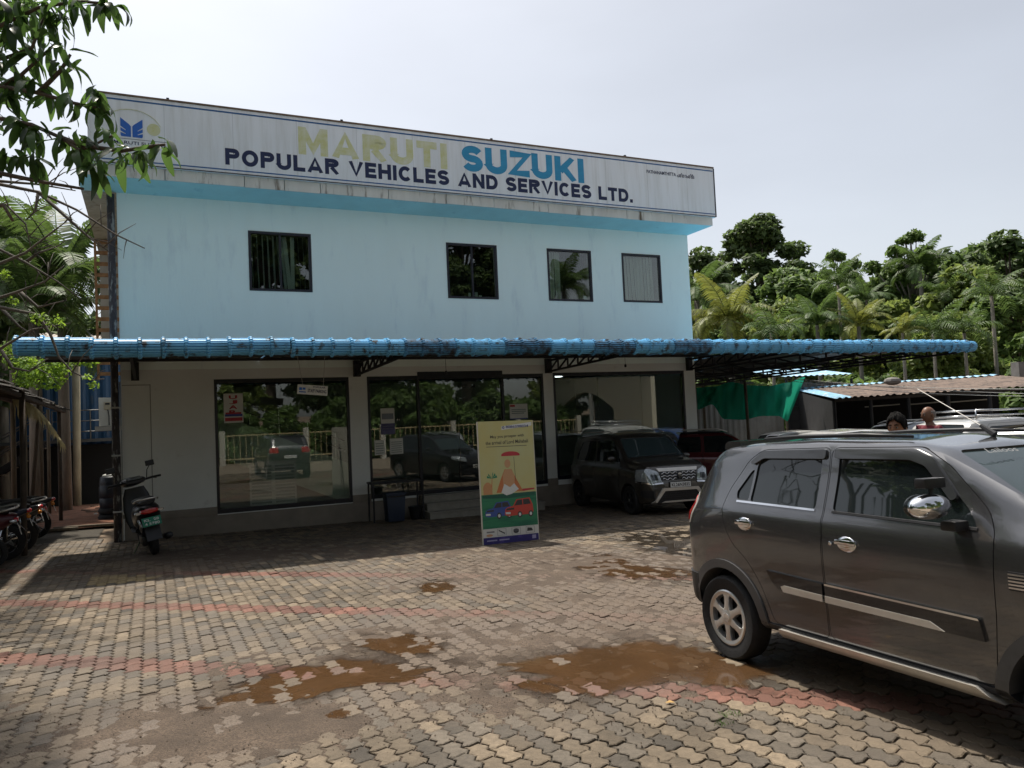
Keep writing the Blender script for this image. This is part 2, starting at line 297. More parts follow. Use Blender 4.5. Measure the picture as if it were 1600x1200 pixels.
# ================================================================== ground and paving
m_soil = mat('soil', (.17, .125, .085), .95, var=.3, vs=1.2, bump=.5, bs=30, col2=(.11, .075, .05), c2amt=.45)
m_joint = mat('joint_soil', (.045, .038, .028), .95, var=.4, vs=9, bump=.4, bs=60)
def paver_mat(key, col, var, red=False):
    M = mat(key, col, .82, var=.26, vs=26, bump=.6, bs=110, col2=tuple(c*.55 for c in col), c2amt=.42, noise2=1.3, c2w=.25)
    t = M.node_tree; N = t.nodes; b = N['Principled BSDF']
    tc = [n for n in N if n.type == 'TEX_COORD'][0]; mp = [n for n in N if n.type == 'MAPPING'][0]
    ge = N.new('ShaderNodeNewGeometry'); t.links.new(ge.outputs['Position'], mp.inputs[0])
    # each stone its own tone
    cl = b.inputs['Base Color'].links[0].from_socket
    mr = N.new('ShaderNodeMapRange'); mr.inputs[3].default_value = 1-var; mr.inputs[4].default_value = 1+var; oi = N.new('ShaderNodeObjectInfo'); ai = N.new('ShaderNodeMath'); ai.operation = 'ADD'; fi = N.new('ShaderNodeMath'); fi.operation = 'FRACT'; t.links.new(ge.outputs['Random Per Island'], ai.inputs[0]); t.links.new(oi.outputs['Random'], ai.inputs[1]); t.links.new(ai.outputs[0], fi.inputs[0]); t.links.new(fi.outputs[0], mr.inputs[0])
    mx = N.new('ShaderNodeMix'); mx.data_type = 'RGBA'; mx.blend_type = 'MULTIPLY'; mx.inputs[0].default_value = 1
    t.links.new(cl, mx.inputs[6]); t.links.new(mr.outputs[0], mx.inputs[7])
    # damp, silty patches
    n = N.new('ShaderNodeTexNoise'); n.inputs['Scale'].default_value = .55; n.inputs['Detail'].default_value = 6; t.links.new(ge.outputs['Position'], n.inputs['Vector'])
    r = N.new('ShaderNodeMapRange'); r.inputs[1].default_value = .47; r.inputs[2].default_value = .66; t.links.new(n.outputs['Fac'], r.inputs[0])
    m3 = N.new('ShaderNodeMix'); m3.data_type = 'RGBA'; t.links.new(r.outputs[0], m3.inputs[0]); t.links.new(mx.outputs[2], m3.inputs[6])
    m3.inputs[7].default_value = (*[c*.55+q*.22 for c, q in zip(col, (.17, .13, .1))], 1)
    # dust trodden in over the middle of the yard, gritty
    cur = None
    for (px, py, rad) in ((760, 1005, 2.3), (330, 1130, 1.2), (850, 890, 3.0), (1010, 950, 2.2), (250, 880, 2.2)):
        g = gnd(px, py); vd = N.new('ShaderNodeVectorMath'); vd.operation = 'DISTANCE'; vd.inputs[1].default_value = tuple(g); t.links.new(ge.outputs['Position'], vd.inputs[0])
        mm = N.new('ShaderNodeMapRange'); mm.inputs[1].default_value = 0; mm.inputs[2].default_value = rad; mm.inputs[3].default_value = 1; mm.inputs[4].default_value = 0; t.links.new(vd.outputs['Value'], mm.inputs[0])
        if cur is None: cur = mm.outputs[0]
        else:
            mxx = N.new('ShaderNodeMath'); mxx.operation = 'MAXIMUM'; t.links.new(cur, mxx.inputs[0]); t.links.new(mm.outputs[0], mxx.inputs[1]); cur = mxx.outputs[0]
    n6 = N.new('ShaderNodeTexNoise'); n6.inputs['Scale'].default_value = 3.2; n6.inputs['Detail'].default_value = 9; n6.inputs['Roughness'].default_value = .72; t.links.new(ge.outputs['Position'], n6.inputs['Vector'])
    a6 = N.new('ShaderNodeMath'); a6.operation = 'ADD'; t.links.new(cur, a6.inputs[0]); t.links.new(n6.outputs['Fac'], a6.inputs[1])
    r6 = N.new('ShaderNodeMapRange'); r6.inputs[1].default_value = .72; r6.inputs[2].default_value = 1.15; r6.inputs[4].default_value = .85; t.links.new(a6.outputs[0], r6.inputs[0])
    n7 = N.new('ShaderNodeTexNoise'); n7.inputs['Scale'].default_value = 90; n7.inputs['Detail'].default_value = 4; t.links.new(ge.outputs['Position'], n7.inputs['Vector'])
    d7 = N.new('ShaderNodeMix'); d7.data_type = 'RGBA'; d7.inputs[6].default_value = (.070, .050, .036, 1); d7.inputs[7].default_value = (.172, .128, .094, 1)
    r7 = N.new('ShaderNodeMapRange'); r7.inputs[1].default_value = .36; r7.inputs[2].default_value = .62; t.links.new(n7.outputs['Fac'], r7.inputs[0]); t.links.new(r7.outputs[0], d7.inputs[0])
    m8 = N.new('ShaderNodeMix'); m8.data_type = 'RGBA'; t.links.new(r6.outputs[0], m8.inputs[0]); t.links.new(m3.outputs[2], m8.inputs[6]); t.links.new(d7.outputs[2], m8.inputs[7])
    t.links.new(m8.outputs[2], b.inputs['Base Color'])
    r4 = N.new('ShaderNodeMapRange'); r4.inputs[3].default_value = .8; r4.inputs[4].default_value = .5; t.links.new(r.outputs[0], r4.inputs[0]); t.links.new(r4.outputs[0], b.inputs['Roughness'])
    return M
PM = [paver_mat('paver_buff', (.168, .130, .088), .34), paver_mat('paver_grey', (.116, .096, .073), .34), paver_mat('paver_red', (.18, .085, .060), .25), paver_mat('paver_yellow', (.32, .24, .115), .15)]
# base sheet to the horizon
gx = [-900, -300, -120, -60, -30, -15, -8, 0, 8, 15, 30, 60, 120, 300, 900]; gy = [-300, -100, -30, -10, 0, 5, 10, 15, 20, 25, 30, 45, 80, 200, 1200]
b = MB(); b.grid([[(x, y, G(x, y)-.03) for x in gx] for y in gy])
tag(b.build('ground', m_soil, fix=False), 'brown bare soil ground under and around the yard', kind='structure')
# jointing bed below the stones
PA, PB = .196, .112       # stone length along the inward axis, width along the facade
INV = -NV
def pv(u, v): return P0.x+DV.x*u+INV.x*v, P0.y+DV.y*u+INV.y*v
pav = thing('paving', 'wavy interlocking concrete paving stones with red bands', None, kind='structure')
us = np.linspace(-9, 24, 67); vs_ = np.linspace(-22, 4.5, 54); bed = MB(); yard = MB()
for i in range(len(us)-1):
    for j in range(len(vs_)-1):
        q = [pv(us[i], vs_[j]), pv(us[i+1], vs_[j]), pv(us[i+1], vs_[j+1]), pv(us[i], vs_[j+1])]; cx = sum(a[0] for a in q)/4; cy = sum(a[1] for a in q)/4
        seen = cy > 1.3 and -480 < 800+1200*cx/max(cy, .1) < 2150 and vs_[j] > -17.5
        if vs_[j] > -.1 and us[i] > -.6: continue
        (bed if seen else yard).add([(x, y, G(x, y)-(.014 if seen else .004)) for x, y in q], [(0, 1, 2, 3)])
bed.build('jointing_bed', m_joint, pav, fix=False)
yard.build('bounce_paving', mat('bounce_paving', (.24, .195, .145), .85, var=.25, vs=5, bump=.3, bs=30, col2=(.17, .135, .10), c2amt=.45), pav, fix=False)  # plain pale sheet for the unseen yard, added so it bounces light to the front
def zig(v): 
    t = (v/(PA/2)) % 1.0; return max(-.0135, min(.0135, .03*(1-4*abs(t-.5))))
def wav(u): return .011*math.sin(2*math.pi*u/PB)
def stone(hgt=.016, gap=.0052, bev=.006):
    # outline in (u,v) centred; side zigzag absolute in v with period PA/2, ends wavy in u
    def out(g):
        pts = []
        for k in range(4): v = -PA/2+PA*k/4; pts.append((PB/2-g+zig(v), v+(g if k == 0 else 0)+wav(PB/2)))
        pts.append((PB/2-g+zig(PA/2), PA/2-g+wav(PB/2)))
        for uu in (.25, -.25): pts.append((uu*PB, PA/2-g+wav(uu*PB)))
        for k in range(4, 0, -1): v = -PA/2+PA*k/4; pts.append((-PB/2+g+zig(v), v-(g if k == 4 else 0)+wav(-PB/2)))
        pts.append((-PB/2+g+zig(-PA/2), -PA/2+g+wav(-PB/2)))
        for uu in (-.25, .25): pts.append((uu*PB, -PA/2+g+wav(uu*PB)))
        return pts
    a = out(gap); c = out(gap+bev); k = len(a)
    V = [(u, v, -.02) for u, v in a]+[(u, v, hgt*0-.004) for u, v in a]+[(u, v, 0) for u, v in c]
    F = [(i, (i+1) % k, k+(i+1) % k, k+i) for i in range(k)]+[(k+i, k+(i+1) % k, 2*k+(i+1) % k, 2*k+i) for i in range(k)]+[tuple(range(2*k, 3*k))]
    return V, F
SV, SF = stone(); SVn = np.array(SV)
# red bands: (start stone column, lattice row) found from the photograph
cells = []
_c, _s = DV, INV
for i in range(-75, 190):
    u = i*PB
    for j in range(-160, 40):
        pass
    j0 = 0
    vv0 = -(i*.5 % 1.0)*PA
    for j in range(-90, 4):
        v = j*PA+vv0+PA
        x, y = pv(u, v)
        if y < 1.9 or v > .0 and not (u < -.35 and v < 3.3): continue
        px = 800+1200*x/y
        if px < -330 or px > 1950 or u > 20: continue
        row = j+math.floor(i*.5)-0   # constant along the 45 degree bands
        cells.append((u, v, x, y, i, j, row))
ang = TH
def band_row(px, py):
    g = gnd(px, py); q = g-P0; u = q.dot(DV); v = q.dot(INV); return v/PA-1+.5*(u/PB)*1.0
bands = {}
red_rows = []
RB = [band_row(470, 1052), band_row(430, 953), band_row(900, 902)]
def is_red(u, v):
    r = v/PA-1+.5*(u/PB)
    return any(abs(r-q) < 1.0 for q in RB)
ca, sa = math.cos(ang), math.sin(ang)
cells.sort(key=lambda c: c[2]**2+c[3]**2)
def stone_mat(u, v, x, y):
    if is_red(u, v): return 2
    if -.6 < u-.35 < .35 and 2.9 < -v < 5.2: return 3 if random.random() < .8 else 0
    return 0 if random.random() < .62 else 1
sm = [None]*4
for k in range(4):
    me = bpy.data.meshes.new('paving_stone'); me.from_pydata(SV, [], SF); me.materials.append(PM[k]); sm[k] = me
rotm = Matrix.Rotation(0, 3, 'Z')
zax = GN; xax = (Vector((ca, sa, 0)) - zax*Vector((ca, sa, 0)).dot(zax)).normalized(); yax = zax.cross(xax)
base_rot = Matrix((xax, yax, zax)).transposed()
near = 0; VV = []; FF = []; MI = []
rs = np.random.RandomState(3)
inview = lambda x, y: abs(800+1200*x/y-800) < 830 and 600+1200*(1.65-G(x, y))/y-50 < 1225
for (u, v, x, y, i, j, row) in cells:
    dz = float(rs.normal(0, .0027)); tx, ty = rs.normal(0, .013, 2); k = stone_mat(u, v, x, y); rz = rs.normal(0, .012)
    M3 = base_rot @ Euler((tx, ty, rz)).to_matrix()
    if near < 300 and inview(x, y) and y > 2.6:
        o = link('paving_stone', sm[k], pav, (x, y, G(x, y)+dz)); o.rotation_euler = M3.to_euler(); near += 1
    else:
        A = np.array(M3); q = SVn @ A.T+np.array((x, y, G(x, y)+dz)); bb = len(VV)*len(SV); VV.append(q)
        FF += [tuple(bb+a for a in f) for f in SF]; MI += [k]*len(SF)
me = bpy.data.meshes.new('paving_stones_beyond'); me.from_pydata(np.concatenate(VV).tolist(), [], FF)
for q in PM: me.materials.append(q)
me.polygons.foreach_set('material_index', MI); me.update()
tag(link('paving_stones_beyond', me, pav), kind='stuff')
print('pavers', len(cells))
# silt washed over the stones: a thin uneven sheet that rises above the stones only in places
m_silt = mat('silt', (.132, .096, .069), .9, var=.38, vs=3.5, bump=1.0, bs=120, col2=(.075, .055, .04), c2amt=.48, noise2=70, c2w=.2)
nx, ny = 480, 380
X, Y = np.meshgrid(np.linspace(-8, 7.5, nx), np.linspace(2.4, 14.6, ny))
Hn = (fbm(X*1.3, Y*1.3, 5, 5)-.5)*.012+(fbm(X*7, Y*7, 4, 9)-.5)*.013
cov = np.zeros_like(X)-.0085
for px, py, rx, ry, amt in [(330, 1130, 1.0, .5, .0095), (470, 1150, .6, .35, .008), (120, 1150, .9, .45, .004), (560, 1000, 1.4, .8, .005), (760, 1010, 1.3, .7, .0052), (820, 900, 1.8, 1.2, .0068), (1000, 950, 1.6, 1.1, .0050),
                            (700, 1100, .7, .3, .005), (900, 1070, .9, .35, .003), (640, 860, 2.2, 1.0, .008), (430, 860, 1.6, .8, .008), (60, 900, 2.0, 1.5, .007), (250, 870, 1.3, .7, .008), (1000, 870, 2.2, 1.4, .0075), (1300, 1000, 1.5, .8, .003)]:
    g = gnd(px, py); cov += amt*np.exp(-((X-g.x)/rx)**2-((Y-g.y)/ry)**2)
for px, py, rx, ry, amt in [(900, 1180, 2.2, .33, .006), (200, 1000, 1.2, .9, .005), (1250, 1160, 1.5, .4, .006)]:
    g = gnd(px, py); cov -= amt*np.exp(-((X-g.x)/rx)**2-((Y-g.y)/ry)**2)
Z = .03-.004*X-.027*Y+np.clip(cov+Hn, -.013, .0035)
me = bpy.data.meshes.new('silt'); V = np.stack([X, Y, Z], -1).reshape(-1, 3)
I = np.arange(nx*ny).reshape(ny, nx); Fq = np.stack([I[:-1, :-1], I[:-1, 1:], I[1:, 1:], I[1:, :-1]], -1).reshape(-1, 4)
keep = ((V[Fq[:, 0], 0]-P0.x)*INV.x+(V[Fq[:, 0], 1]-P0.y)*INV.y < -.02) & ((cov+Hn).reshape(-1)[Fq].max(1) > -.0115)
me.from_pydata(V.tolist(), [], Fq[keep].tolist())
me.materials.append(m_silt); me.polygons.foreach_set('use_smooth', [True]*len(me.polygons))
tag(link('silt', me), 'thin brown silt washed across the paving', 'silt', kind='stuff')
# puddles
def water_mat(key, col, rough, amax, lo, hi, nsc, namp, spec=.6, var=.2):
    M = mat(key, col, rough, var=var, vs=2.5, spec=spec, bump=.02, bs=10); t = M.node_tree; N = t.nodes; b = N['Principled BSDF']
    at_ = N.new('ShaderNodeAttribute'); at_.attribute_name = 'fade'; ge = N.new('ShaderNodeNewGeometry'); n = N.new('ShaderNodeTexNoise'); n.inputs['Scale'].default_value = nsc; n.inputs['Detail'].default_value = 8; n.inputs['Roughness'].default_value = .65; t.links.new(ge.outputs['Position'], n.inputs['Vector'])
    a = N.new('ShaderNodeMath'); a.operation = 'MULTIPLY_ADD'; a.inputs[1].default_value = namp; t.links.new(n.outputs['Fac'], a.inputs[0]); t.links.new(at_.outputs['Fac'], a.inputs[2])
    r = N.new('ShaderNodeMapRange'); r.inputs[1].default_value = lo+namp*.5; r.inputs[2].default_value = hi+namp*.5; r.inputs[4].default_value = amax; t.links.new(a.outputs[0], r.inputs[0]); t.links.new(r.outputs[0], b.inputs['Alpha']); return M
m_mud = water_mat('muddy_water', (.10, .052, .022), .09, .66, .04, .16, 9, .35); m_clear = water_mat('clear_puddle', (.05, .04, .03), .02, .85, .05, .3, 6, .3, .9); m_damp = water_mat('damp_earth', (.042, .028, .019), .28, .72, .05, .8, 5, .7, .5)
def rings_obj(name, o, grow, h, mt, n_r=7):
    n = len(o); cx = sum(q.x for q in o)/n; cy = sum(q.y for q in o)/n; b = MB(); P_ = []
    for k in range(n_r+1):
        f = k/n_r*grow; P_.append([(cx+(q.x-cx)*f, cy+(q.y-cy)*f, G(cx+(q.x-cx)*f, cy+(q.y-cy)*f)+(h-.0012-.0030*(k/n_r)**2 if name == 'puddle' else h)) for q in o])
    b.grid(P_, closed=True); ob = b.build(name, mt, fix=False, smooth=True); at_ = ob.data.attributes.new('fade', 'FLOAT', 'POINT'); at_.data.foreach_set('value', [1-k/n_r for k in range(n_r+1) for _ in range(n)]); return ob
def blob(pts, n=70, amp=.16, seed=0):
    c = [gnd(*p) for p in pts]; k = len(c); out = []
    for i in range(n):
        t = i/n*k; a = int(t) % k; f = t-int(t); p0, p1, p2, p3 = c[a-1], c[a], c[(a+1) % k], c[(a+2) % k]
        q = .5*((2*p1)+(p2-p0)*f+(2*p0-5*p1+4*p2-p3)*f*f+(3*p1-p0-3*p2+p3)*f**3); out.append(q)
    rr = np.random.RandomState(seed); cx = sum((q.x for q in out))/n; cy = sum((q.y for q in out))/n
    for i, q in enumerate(out):
        s = 1+amp*(float(fbm(np.array([i*.6]), np.array([seed*3.3]), 3, 4)[0])-.5)*4; out[i] = Vector((cx+(q.x-cx)*s, cy+(q.y-cy)*s, 0))
    return out
PUD = [('long muddy puddle over the red paving band', [(365, 1097), (420, 1065), (500, 1040), (590, 1035), (650, 1048), (640, 1064), (560, 1070), (480, 1088), (420, 1095)]),
       ('largest muddy puddle, behind the near wheel of the dark hatchback', [(840, 1040), (930, 1018), (1020, 1010), (1075, 1020), (1130, 1025), (1190, 1045), (1120, 1065), (1030, 1062), (960, 1078), (900, 1068)]),
       ('small muddy puddle in the middle of the yard, furthest to the front of the standee', [(560, 1005), (600, 992), (660, 995), (680, 1012), (640, 1022), (590, 1015)]),
       ('small round muddy puddle between the scooter and the standee', [(660, 915), (690, 910), (712, 914), (700, 922), (670, 924)]),
       ('wet muddy patch in front of the silver-grilled grey car', [(900, 880), (940, 868), (1000, 882), (1068, 893), (1060, 900), (960, 898)]),
       ('shallow clear puddle mirroring the grey car by the bumper of the hatchback', [(985, 838), (1040, 832), (1100, 836), (1105, 866), (1040, 862), (1000, 850)]),
       ('tiny muddy puddle at the edge of the silt', [(508, 1118), (530, 1108), (556, 1106), (548, 1116), (522, 1123)]),
       ('thin muddy puddle under the sill of the dark hatchback', [(800, 1060), (840, 1066), (880, 1078), (850, 1082), (812, 1072)])]
for k, (lab, pts) in enumerate(PUD):
    o = blob(pts, seed=k); h = .0062 if k == 1 else .0045
    pu = tag(rings_obj('puddle', o, 1.3, h, m_clear if k == 5 else m_mud), lab, 'puddle', 'puddles on the paving')
    dp = rings_obj('damp_rim', o, 2.0, .0012, m_damp); dp.parent = pu
# loose grit and pebbles
rs = np.random.RandomState(21); VV = []; FF = []; OCT = np.array([(1, 0, 0), (-1, 0, 0), (0, 1, 0), (0, -1, 0), (0, 0, 1), (0, 0, -1)], float); OF = [(0, 2, 4), (2, 1, 4), (1, 3, 4), (3, 0, 4), (2, 0, 5), (1, 2, 5), (3, 1, 5), (0, 3, 5)]
GP_ = [(330, 1130, .9, .5), (470, 1145, .6, .3), (120, 1140, .9, .5), (560, 1000, 1.3, .7), (760, 1010, 1.2, .7), (820, 900, 1.8, 1.2), (1000, 950, 1.4, 1.0), (700, 1105, .7, .25), (900, 1085, .9, .3), (250, 870, 1.3, .7), (1120, 1120, .8, .2)]
for i in range(5200):
    px, py, rx, ry = GP_[rs.randint(len(GP_))]; g = gnd(px, py); x = g.x+rs.normal()*rx*.8; y = g.y+rs.normal()*ry*.8
    if y < 2.4 or (x-P0.x)*INV.x+(y-P0.y)*INV.y > -.1: continue
    sz = .0022+.006*rs.rand()**4; q = OCT*sz*rs.uniform(.6, 1.3, (6, 3)); a = rs.uniform(0, 6.28); c_, s_ = math.cos(a), math.sin(a); q = q @ np.array([[c_, s_, 0], [-s_, c_, 0], [0, 0, 1]]); bb = 6*len(VV); VV.append(q+np.array((x, y, G(x, y)+sz*.4))); FF += [tuple(bb+k for k in f) for f in OF]
me = bpy.data.meshes.new('gravel'); me.from_pydata(np.concatenate(VV).tolist(), [], FF); me.materials.append(mat('grit', (.15, .115, .085), .9, var=.5, vs=40)); tag(link('gravel', me), 'loose grit and pebbles strewn over the paving', 'gravel', kind='stuff')
# bare red earth beside the building
m_red = mat('red_earth', (.21, .095, .055), .95, var=.35, vs=3, bump=.8, bs=22, col2=(.12, .06, .04), c2amt=.4)
b = MB(); P = []
for v in np.linspace(3.4, 13, 30):
    row = []
    for u in np.linspace(-7, .0, 22):
        x, y = pv(u, v); row.append((x, y, G(x, y)+.02+.05*float(fbm(np.array([u*1.3]), np.array([v*1.3]), 4, 3)[0])))
    P.append(row)
b.grid(P); tag(b.build('earth', m_red, smooth=True, fix=False), 'reddish bare earth passage beside the white building', kind='structure')
# ================================================================== showroom building (local x along the front, y inwards)
m_up = mat('paint_sky_blue', (.86, .97, .92), .75, var=.018, vs=2.2, st=(1.0, 1, .22), bump=.12, bs=25, col2=(.74, .84, .83), c2amt=.37, noise2=2.3, c2w=.14)
m_sof = mat('paint_soffit_blue', (.42, .70, .71), .8, var=.07, vs=2, col2=(.30, .56, .6), c2amt=.33)
m_low = mat('paint_grey_white', (.72, .74, .71), .75, var=.05, vs=1.2, bump=.06, bs=50, col2=(.58, .59, .56), c2amt=.33, noise2=2.2)
m_plinth = mat('plinth_tile', (.23, .20, .165), .55, var=.15, vs=3, bump=.1, bs=30)
m_conc = mat('stained_fascia', (.70, .68, .62), .9, var=.12, vs=2.5, st=(1, 1, .15), col2=(.14, .10, .06), c2amt=.36, noise2=6, c2w=.14, bump=.2, bs=30)
m_sign = mat('sign_board', (.84, .86, .88), .45, var=.05, vs=1.6, st=(1.5, 1, .12), col2=(.70, .71, .70), c2amt=.40, noise2=5, c2w=.3)
m_frame = mat('black_frame', (.012, .013, .022), .35, spec=.5)
m_glass = glass_mat('shop_glass', (.84, .88, .86), .03)
m_glassu = glass_mat('window_glass', (.80, .84, .82), .035)
m_dark = mat('interior_dark', (.05, .055, .06), .8, var=.2, vs=2)
m_int = mat('interior_wall', (.34, .37, .33), .8, var=.05)
m_blind = mat('blind_fabric', (.50, .58, .50), .85, var=.1, vs=8, st=(1, 1, .3))
m_navy = mat('sign_navy', (.012, .022, .075), .5, col2=(.05, .07, .14), c2amt=.33)
m_cyan = mat('sign_cyan', (.035, .30, .52), .5, var=.25, vs=1.4, st=(.3, 1, 1.6))
m_yel = mat('sign_faded_yellow', (.64, .63, .30), .55, col2=(.74, .74, .60), c2amt=.44, noise2=5, c2w=.3)
m_stripe = mat('sign_stripe_blue', (.03, .12, .30), .5)
m_rust = mat('rusty_cap', (.20, .13, .09), .8, var=.4, vs=6)
BL = 13.61; BD = 10.0; WT = .22
bld = thing('showroom_building', 'two-storey showroom with light blue upper wall and glazed ground floor', 'building', tuple(P0), TH)
def wall_holes(name, x0, x1, z0, z1, holes, y0, y1, mt, parent):
    xs = sorted({x0, x1, *[h[0] for h in holes], *[h[1] for h in holes]}); zs = sorted({z0, z1, *[h[2] for h in holes], *[h[3] for h in holes]})
    inh = lambda x, z: any(h[0] < x < h[1] and h[2] < z < h[3] for h in holes)
    b = MB()
    for i in range(len(xs)-1):
        for j in range(len(zs)-1):
            if inh((xs[i]+xs[i+1])/2, (zs[j]+zs[j+1])/2): continue
            a, c, e, f = xs[i], xs[i+1], zs[j], zs[j+1]
            b.add([(a, y0, e), (c, y0, e), (c, y0, f), (a, y0, f)], [(0, 1, 2, 3)]); b.add([(a, y1, e), (c, y1, e), (c, y1, f), (a, y1, f)], [(3, 2, 1, 0)])
    for h in list(holes)+[(x0, x1, z0, z1)]:
        a, c, e, f = h
        b.add([(a, y0, e), (c, y0, e), (c, y0, f), (a, y0, f), (a, y1, e), (c, y1, e), (c, y1, f), (a, y1, f)], [(0, 4, 5, 1), (1, 5, 6, 2), (2, 6, 7, 3), (3, 7, 4, 0)])
    return b.build(name, mt, parent, fix=False)
WN = [(2.39, 3.66, 4.50, 5.74), (6.71, 7.98, 4.455, 5.74), (9.32, 10.57, 4.46, 5.745), (11.48, 12.685, 4.48, 5.74)]
wall_holes('upper_wall', 0, BL, 2.90, 6.33, WN, 0, WT, m_up, bld)
SHOP = [(1.656, 4.357, .02, 2.69), (4.755, 9.057, .05, 2.69), (9.328, 13.245, .12, 2.70)]
wall_holes('lower_wall', 0, BL, .0, 2.90, [(a, b_, 0.0 if False else c, d) for a, b_, c, d in SHOP], 0.004, WT, m_low, bld)
b = MB(); b.box(0, WT, WT, BD, -.9, 6.33); b.build('side_wall', m_low, bld); 
b = MB(); b.box(BL-WT, BL, WT, BD, -.9, 6.33); b.build('side_wall', m_up, bld)
b = MB(); b.box(0, BL, BD, BD+WT, -.9, 6.33); b.build('back_wall', m_low, bld)
b = MB(); b.box(WT, BL-WT, WT, BD, 2.95, 3.12); b.build('upper_floor', m_int, bld)
b = MB(); b.box(WT, BL-WT, WT, BD, -.02, .03); b.build('showroom_floor', mat('floor_tile', (.32, .32, .30), .25, var=.05), bld)
# plinth: tiles set proud of the wall
b = MB(); b.box(-.02, 5.82, -.035, .003, -.9, .0); b.box(8.42, BL+.02, -.035, .003, -.9, .0); b.build('plinth', m_plinth, bld)
pl = []
for a, c in ((-.02, 1.656), (4.357, 4.755), (9.057, 9.328), (13.245, BL+.02)):
    b = MB(); b.box(a, c, -.028, .003, .002, .165); b.build('plinth_tile', m_plinth, bld, bev=.004)
# faint render joints on the end panel
b = MB(); b.box(.495, .512, -.004, .003, .17, 2.62); b.box(.02, .512, -.004, .003, 2.60, 2.615); b.build('render_joint', mat('joint_line', (.30, .30, .28), .9), bld)
# roof slab, soffit, fascia
b = MB(); b.add([(-.6, -.72, 6.42), (BL+.25, -.72, 6.42), (BL+.005, .0, 6.325), (-.6, .0, 6.325), (-.6, -.72, 6.64), (BL+.25, -.72, 6.64), (BL+.25, 0, 6.64), (-.6, 0, 6.64)], [(3, 2, 1, 0), (4, 5, 6, 7), (0, 4, 7, 3), (1, 2, 6, 5), (2, 3, 7, 6)]); b.build('soffit', m_sof, bld, fix=False)
rr = random.Random(4); x = -.62; k = 0
while x < BL+.26:
    L = min(rr.uniform(.55, 1.5), BL+.265-x); b = MB(); b.box(x, x+L-.012, -.742-rr.uniform(0, .006), -.715, 6.415+rr.uniform(-.006, .006), 6.632)
    b.build('fascia_slab', m_conc, bld, bev=.004); x += L
m_beige = mat('slab_underside', (.42, .38, .31), .9, var=.2, vs=3, col2=(.25, .21, .16), c2amt=.4)
b = MB(); b.box(-.6, BL, .002, BD+.4, 6.335, 6.60); b.build('roof_slab', m_beige, bld)
# ---- sign board across the top
sg = thing('sign_board', 'long white signboard with large yellow, blue and navy lettering along the roof edge', 'sign', tuple(P0), TH)
YF = -.80
b = MB(); b.box(-.42, 13.93, YF, -.60, 6.635, 7.925); b.build('panel', m_sign, sg, bev=.006)
b = MB(); b.box(-.43, 13.94, YF-.02, -.58, 7.926, 7.955); b.build('top_capping', m_rust, sg)
b = MB(); b.box(13.932, 13.955, YF-.012, -.6, 6.64, 7.92); b.build('end_capping', m_frame, sg)
b = MB(); b.box(-.40, 13.91, YF-.003, YF-.0005, 7.832, 7.862); b.build('stripe', m_stripe, sg)
b = MB(); b.box(-.40, 13.91, YF-.003, YF-.0005, 6.70, 6.724); b.build('stripe', m_stripe, sg)
b = MB(); b.box(-.42, 13.93, YF-.015, YF-.001, 6.636, 6.652); b.build('bottom_capping', m_frame, sg)
for q in (.9, 4.2, 7.6, 11.2): 
    b = MB(); b.box(q, q+.05, YF+.02, YF+.07, 7.955, 8.0); b.build('bolt', m_frame, sg)
rr = random.Random(9)
for k in range(11):
    b = MB(); xx = .85+k*1.22; b.box(xx, xx+.006, YF-.0022, YF-.0003, 6.73, 7.83); b.build('sheet_joint', mat('sign_joint', (.50, .51, .51), .6), sg)
def put_text(body, mt, x, z, wd, ht, off=.035, parent=sg, name='lettering', y=YF-.001, spacing=1.0, word=1.0, ext=.004):
    return link(name, text_mesh(name, body, mt, wd, ht, ext, off, spacing, word), parent, (x, y, z))
def bold(body, mt, x, z, wd, ht, t=.25, gap=.12):
    # every letter is a part of its own
    g = glyphs(t); tot = sum(g[c][0]+(gap if c != ' ' else 0) for c in body)-gap; cx = 0
    for ch in body:
        w_ = g[ch][0]
        if ch != ' ':
            q = bold_text(ch, w_*wd/tot, ht, t).build('letter', mt, sg, loc=(x+cx*wd/tot, YF, z), fix=False)
        cx += w_+(gap if ch != ' ' else 0)
bold('MARUTI', m_yel, 3.32, 7.17, 3.20, .565, .27, .15)
bold('SUZUKI', m_cyan, 6.87, 7.175, 3.13, .585, .27, .11)
bold('POPULAR VEHICLES AND SERVICES LTD.', m_navy, 1.92, 6.812, 9.44, .325, .25, .14)
put_text('PATHANAMTHITTA', m_navy, 11.82, 7.60, .90, .085, .012)
put_text('പത്തനംതിട്ട', m_navy, 12.75, 7.585, .55, .12, .012)
# winged emblem
m_emb = mat('emblem_blue', (.02, .13, .50), .4)
b = MB(); ex, ez = .30, 7.16
for s in (-1, 1):
    f = lambda u, v: (ex+s*u, YF-.001, ez+v); g = lambda u, v: (ex+s*u, YF-.006, ez+v)
    # wing: solid root by the spine with three feathers
    b.prism([(.012, 0), (.17, 0), (.185, .02), (.185, .075), (.10, .045), (.10, .06), (.185, .105), (.185, .165), (.10, .115), (.10, .13), (.185, .195), (.185, .35), (.04, .235), (.012, .20)], f, g)
b.build('emblem', m_emb, sg)
b = MB()
cen = []
for t in np.linspace(R(150), R(20), 14): cen.append((.30+.52*math.cos(t), 7.16+.1+.42*math.sin(t)))
for (a, c) in zip(cen[:-1], cen[1:]): b.bar((a[0], YF-.003, a[1]), (c[0], YF-.003, c[1]), .004, .022, upv=(0, 1, 0))
b.build('emblem_arc', m_yel, sg)
b = MB(); b.lathe([(.0, 0), (.115, 0), (.115, .004), (0, .004)], 20, M=Matrix.Translation((.67, YF-.001, 7.34)) @ Matrix.Rotation(R(90), 4, 'X')); b.build('emblem_disc', m_yel, sg)
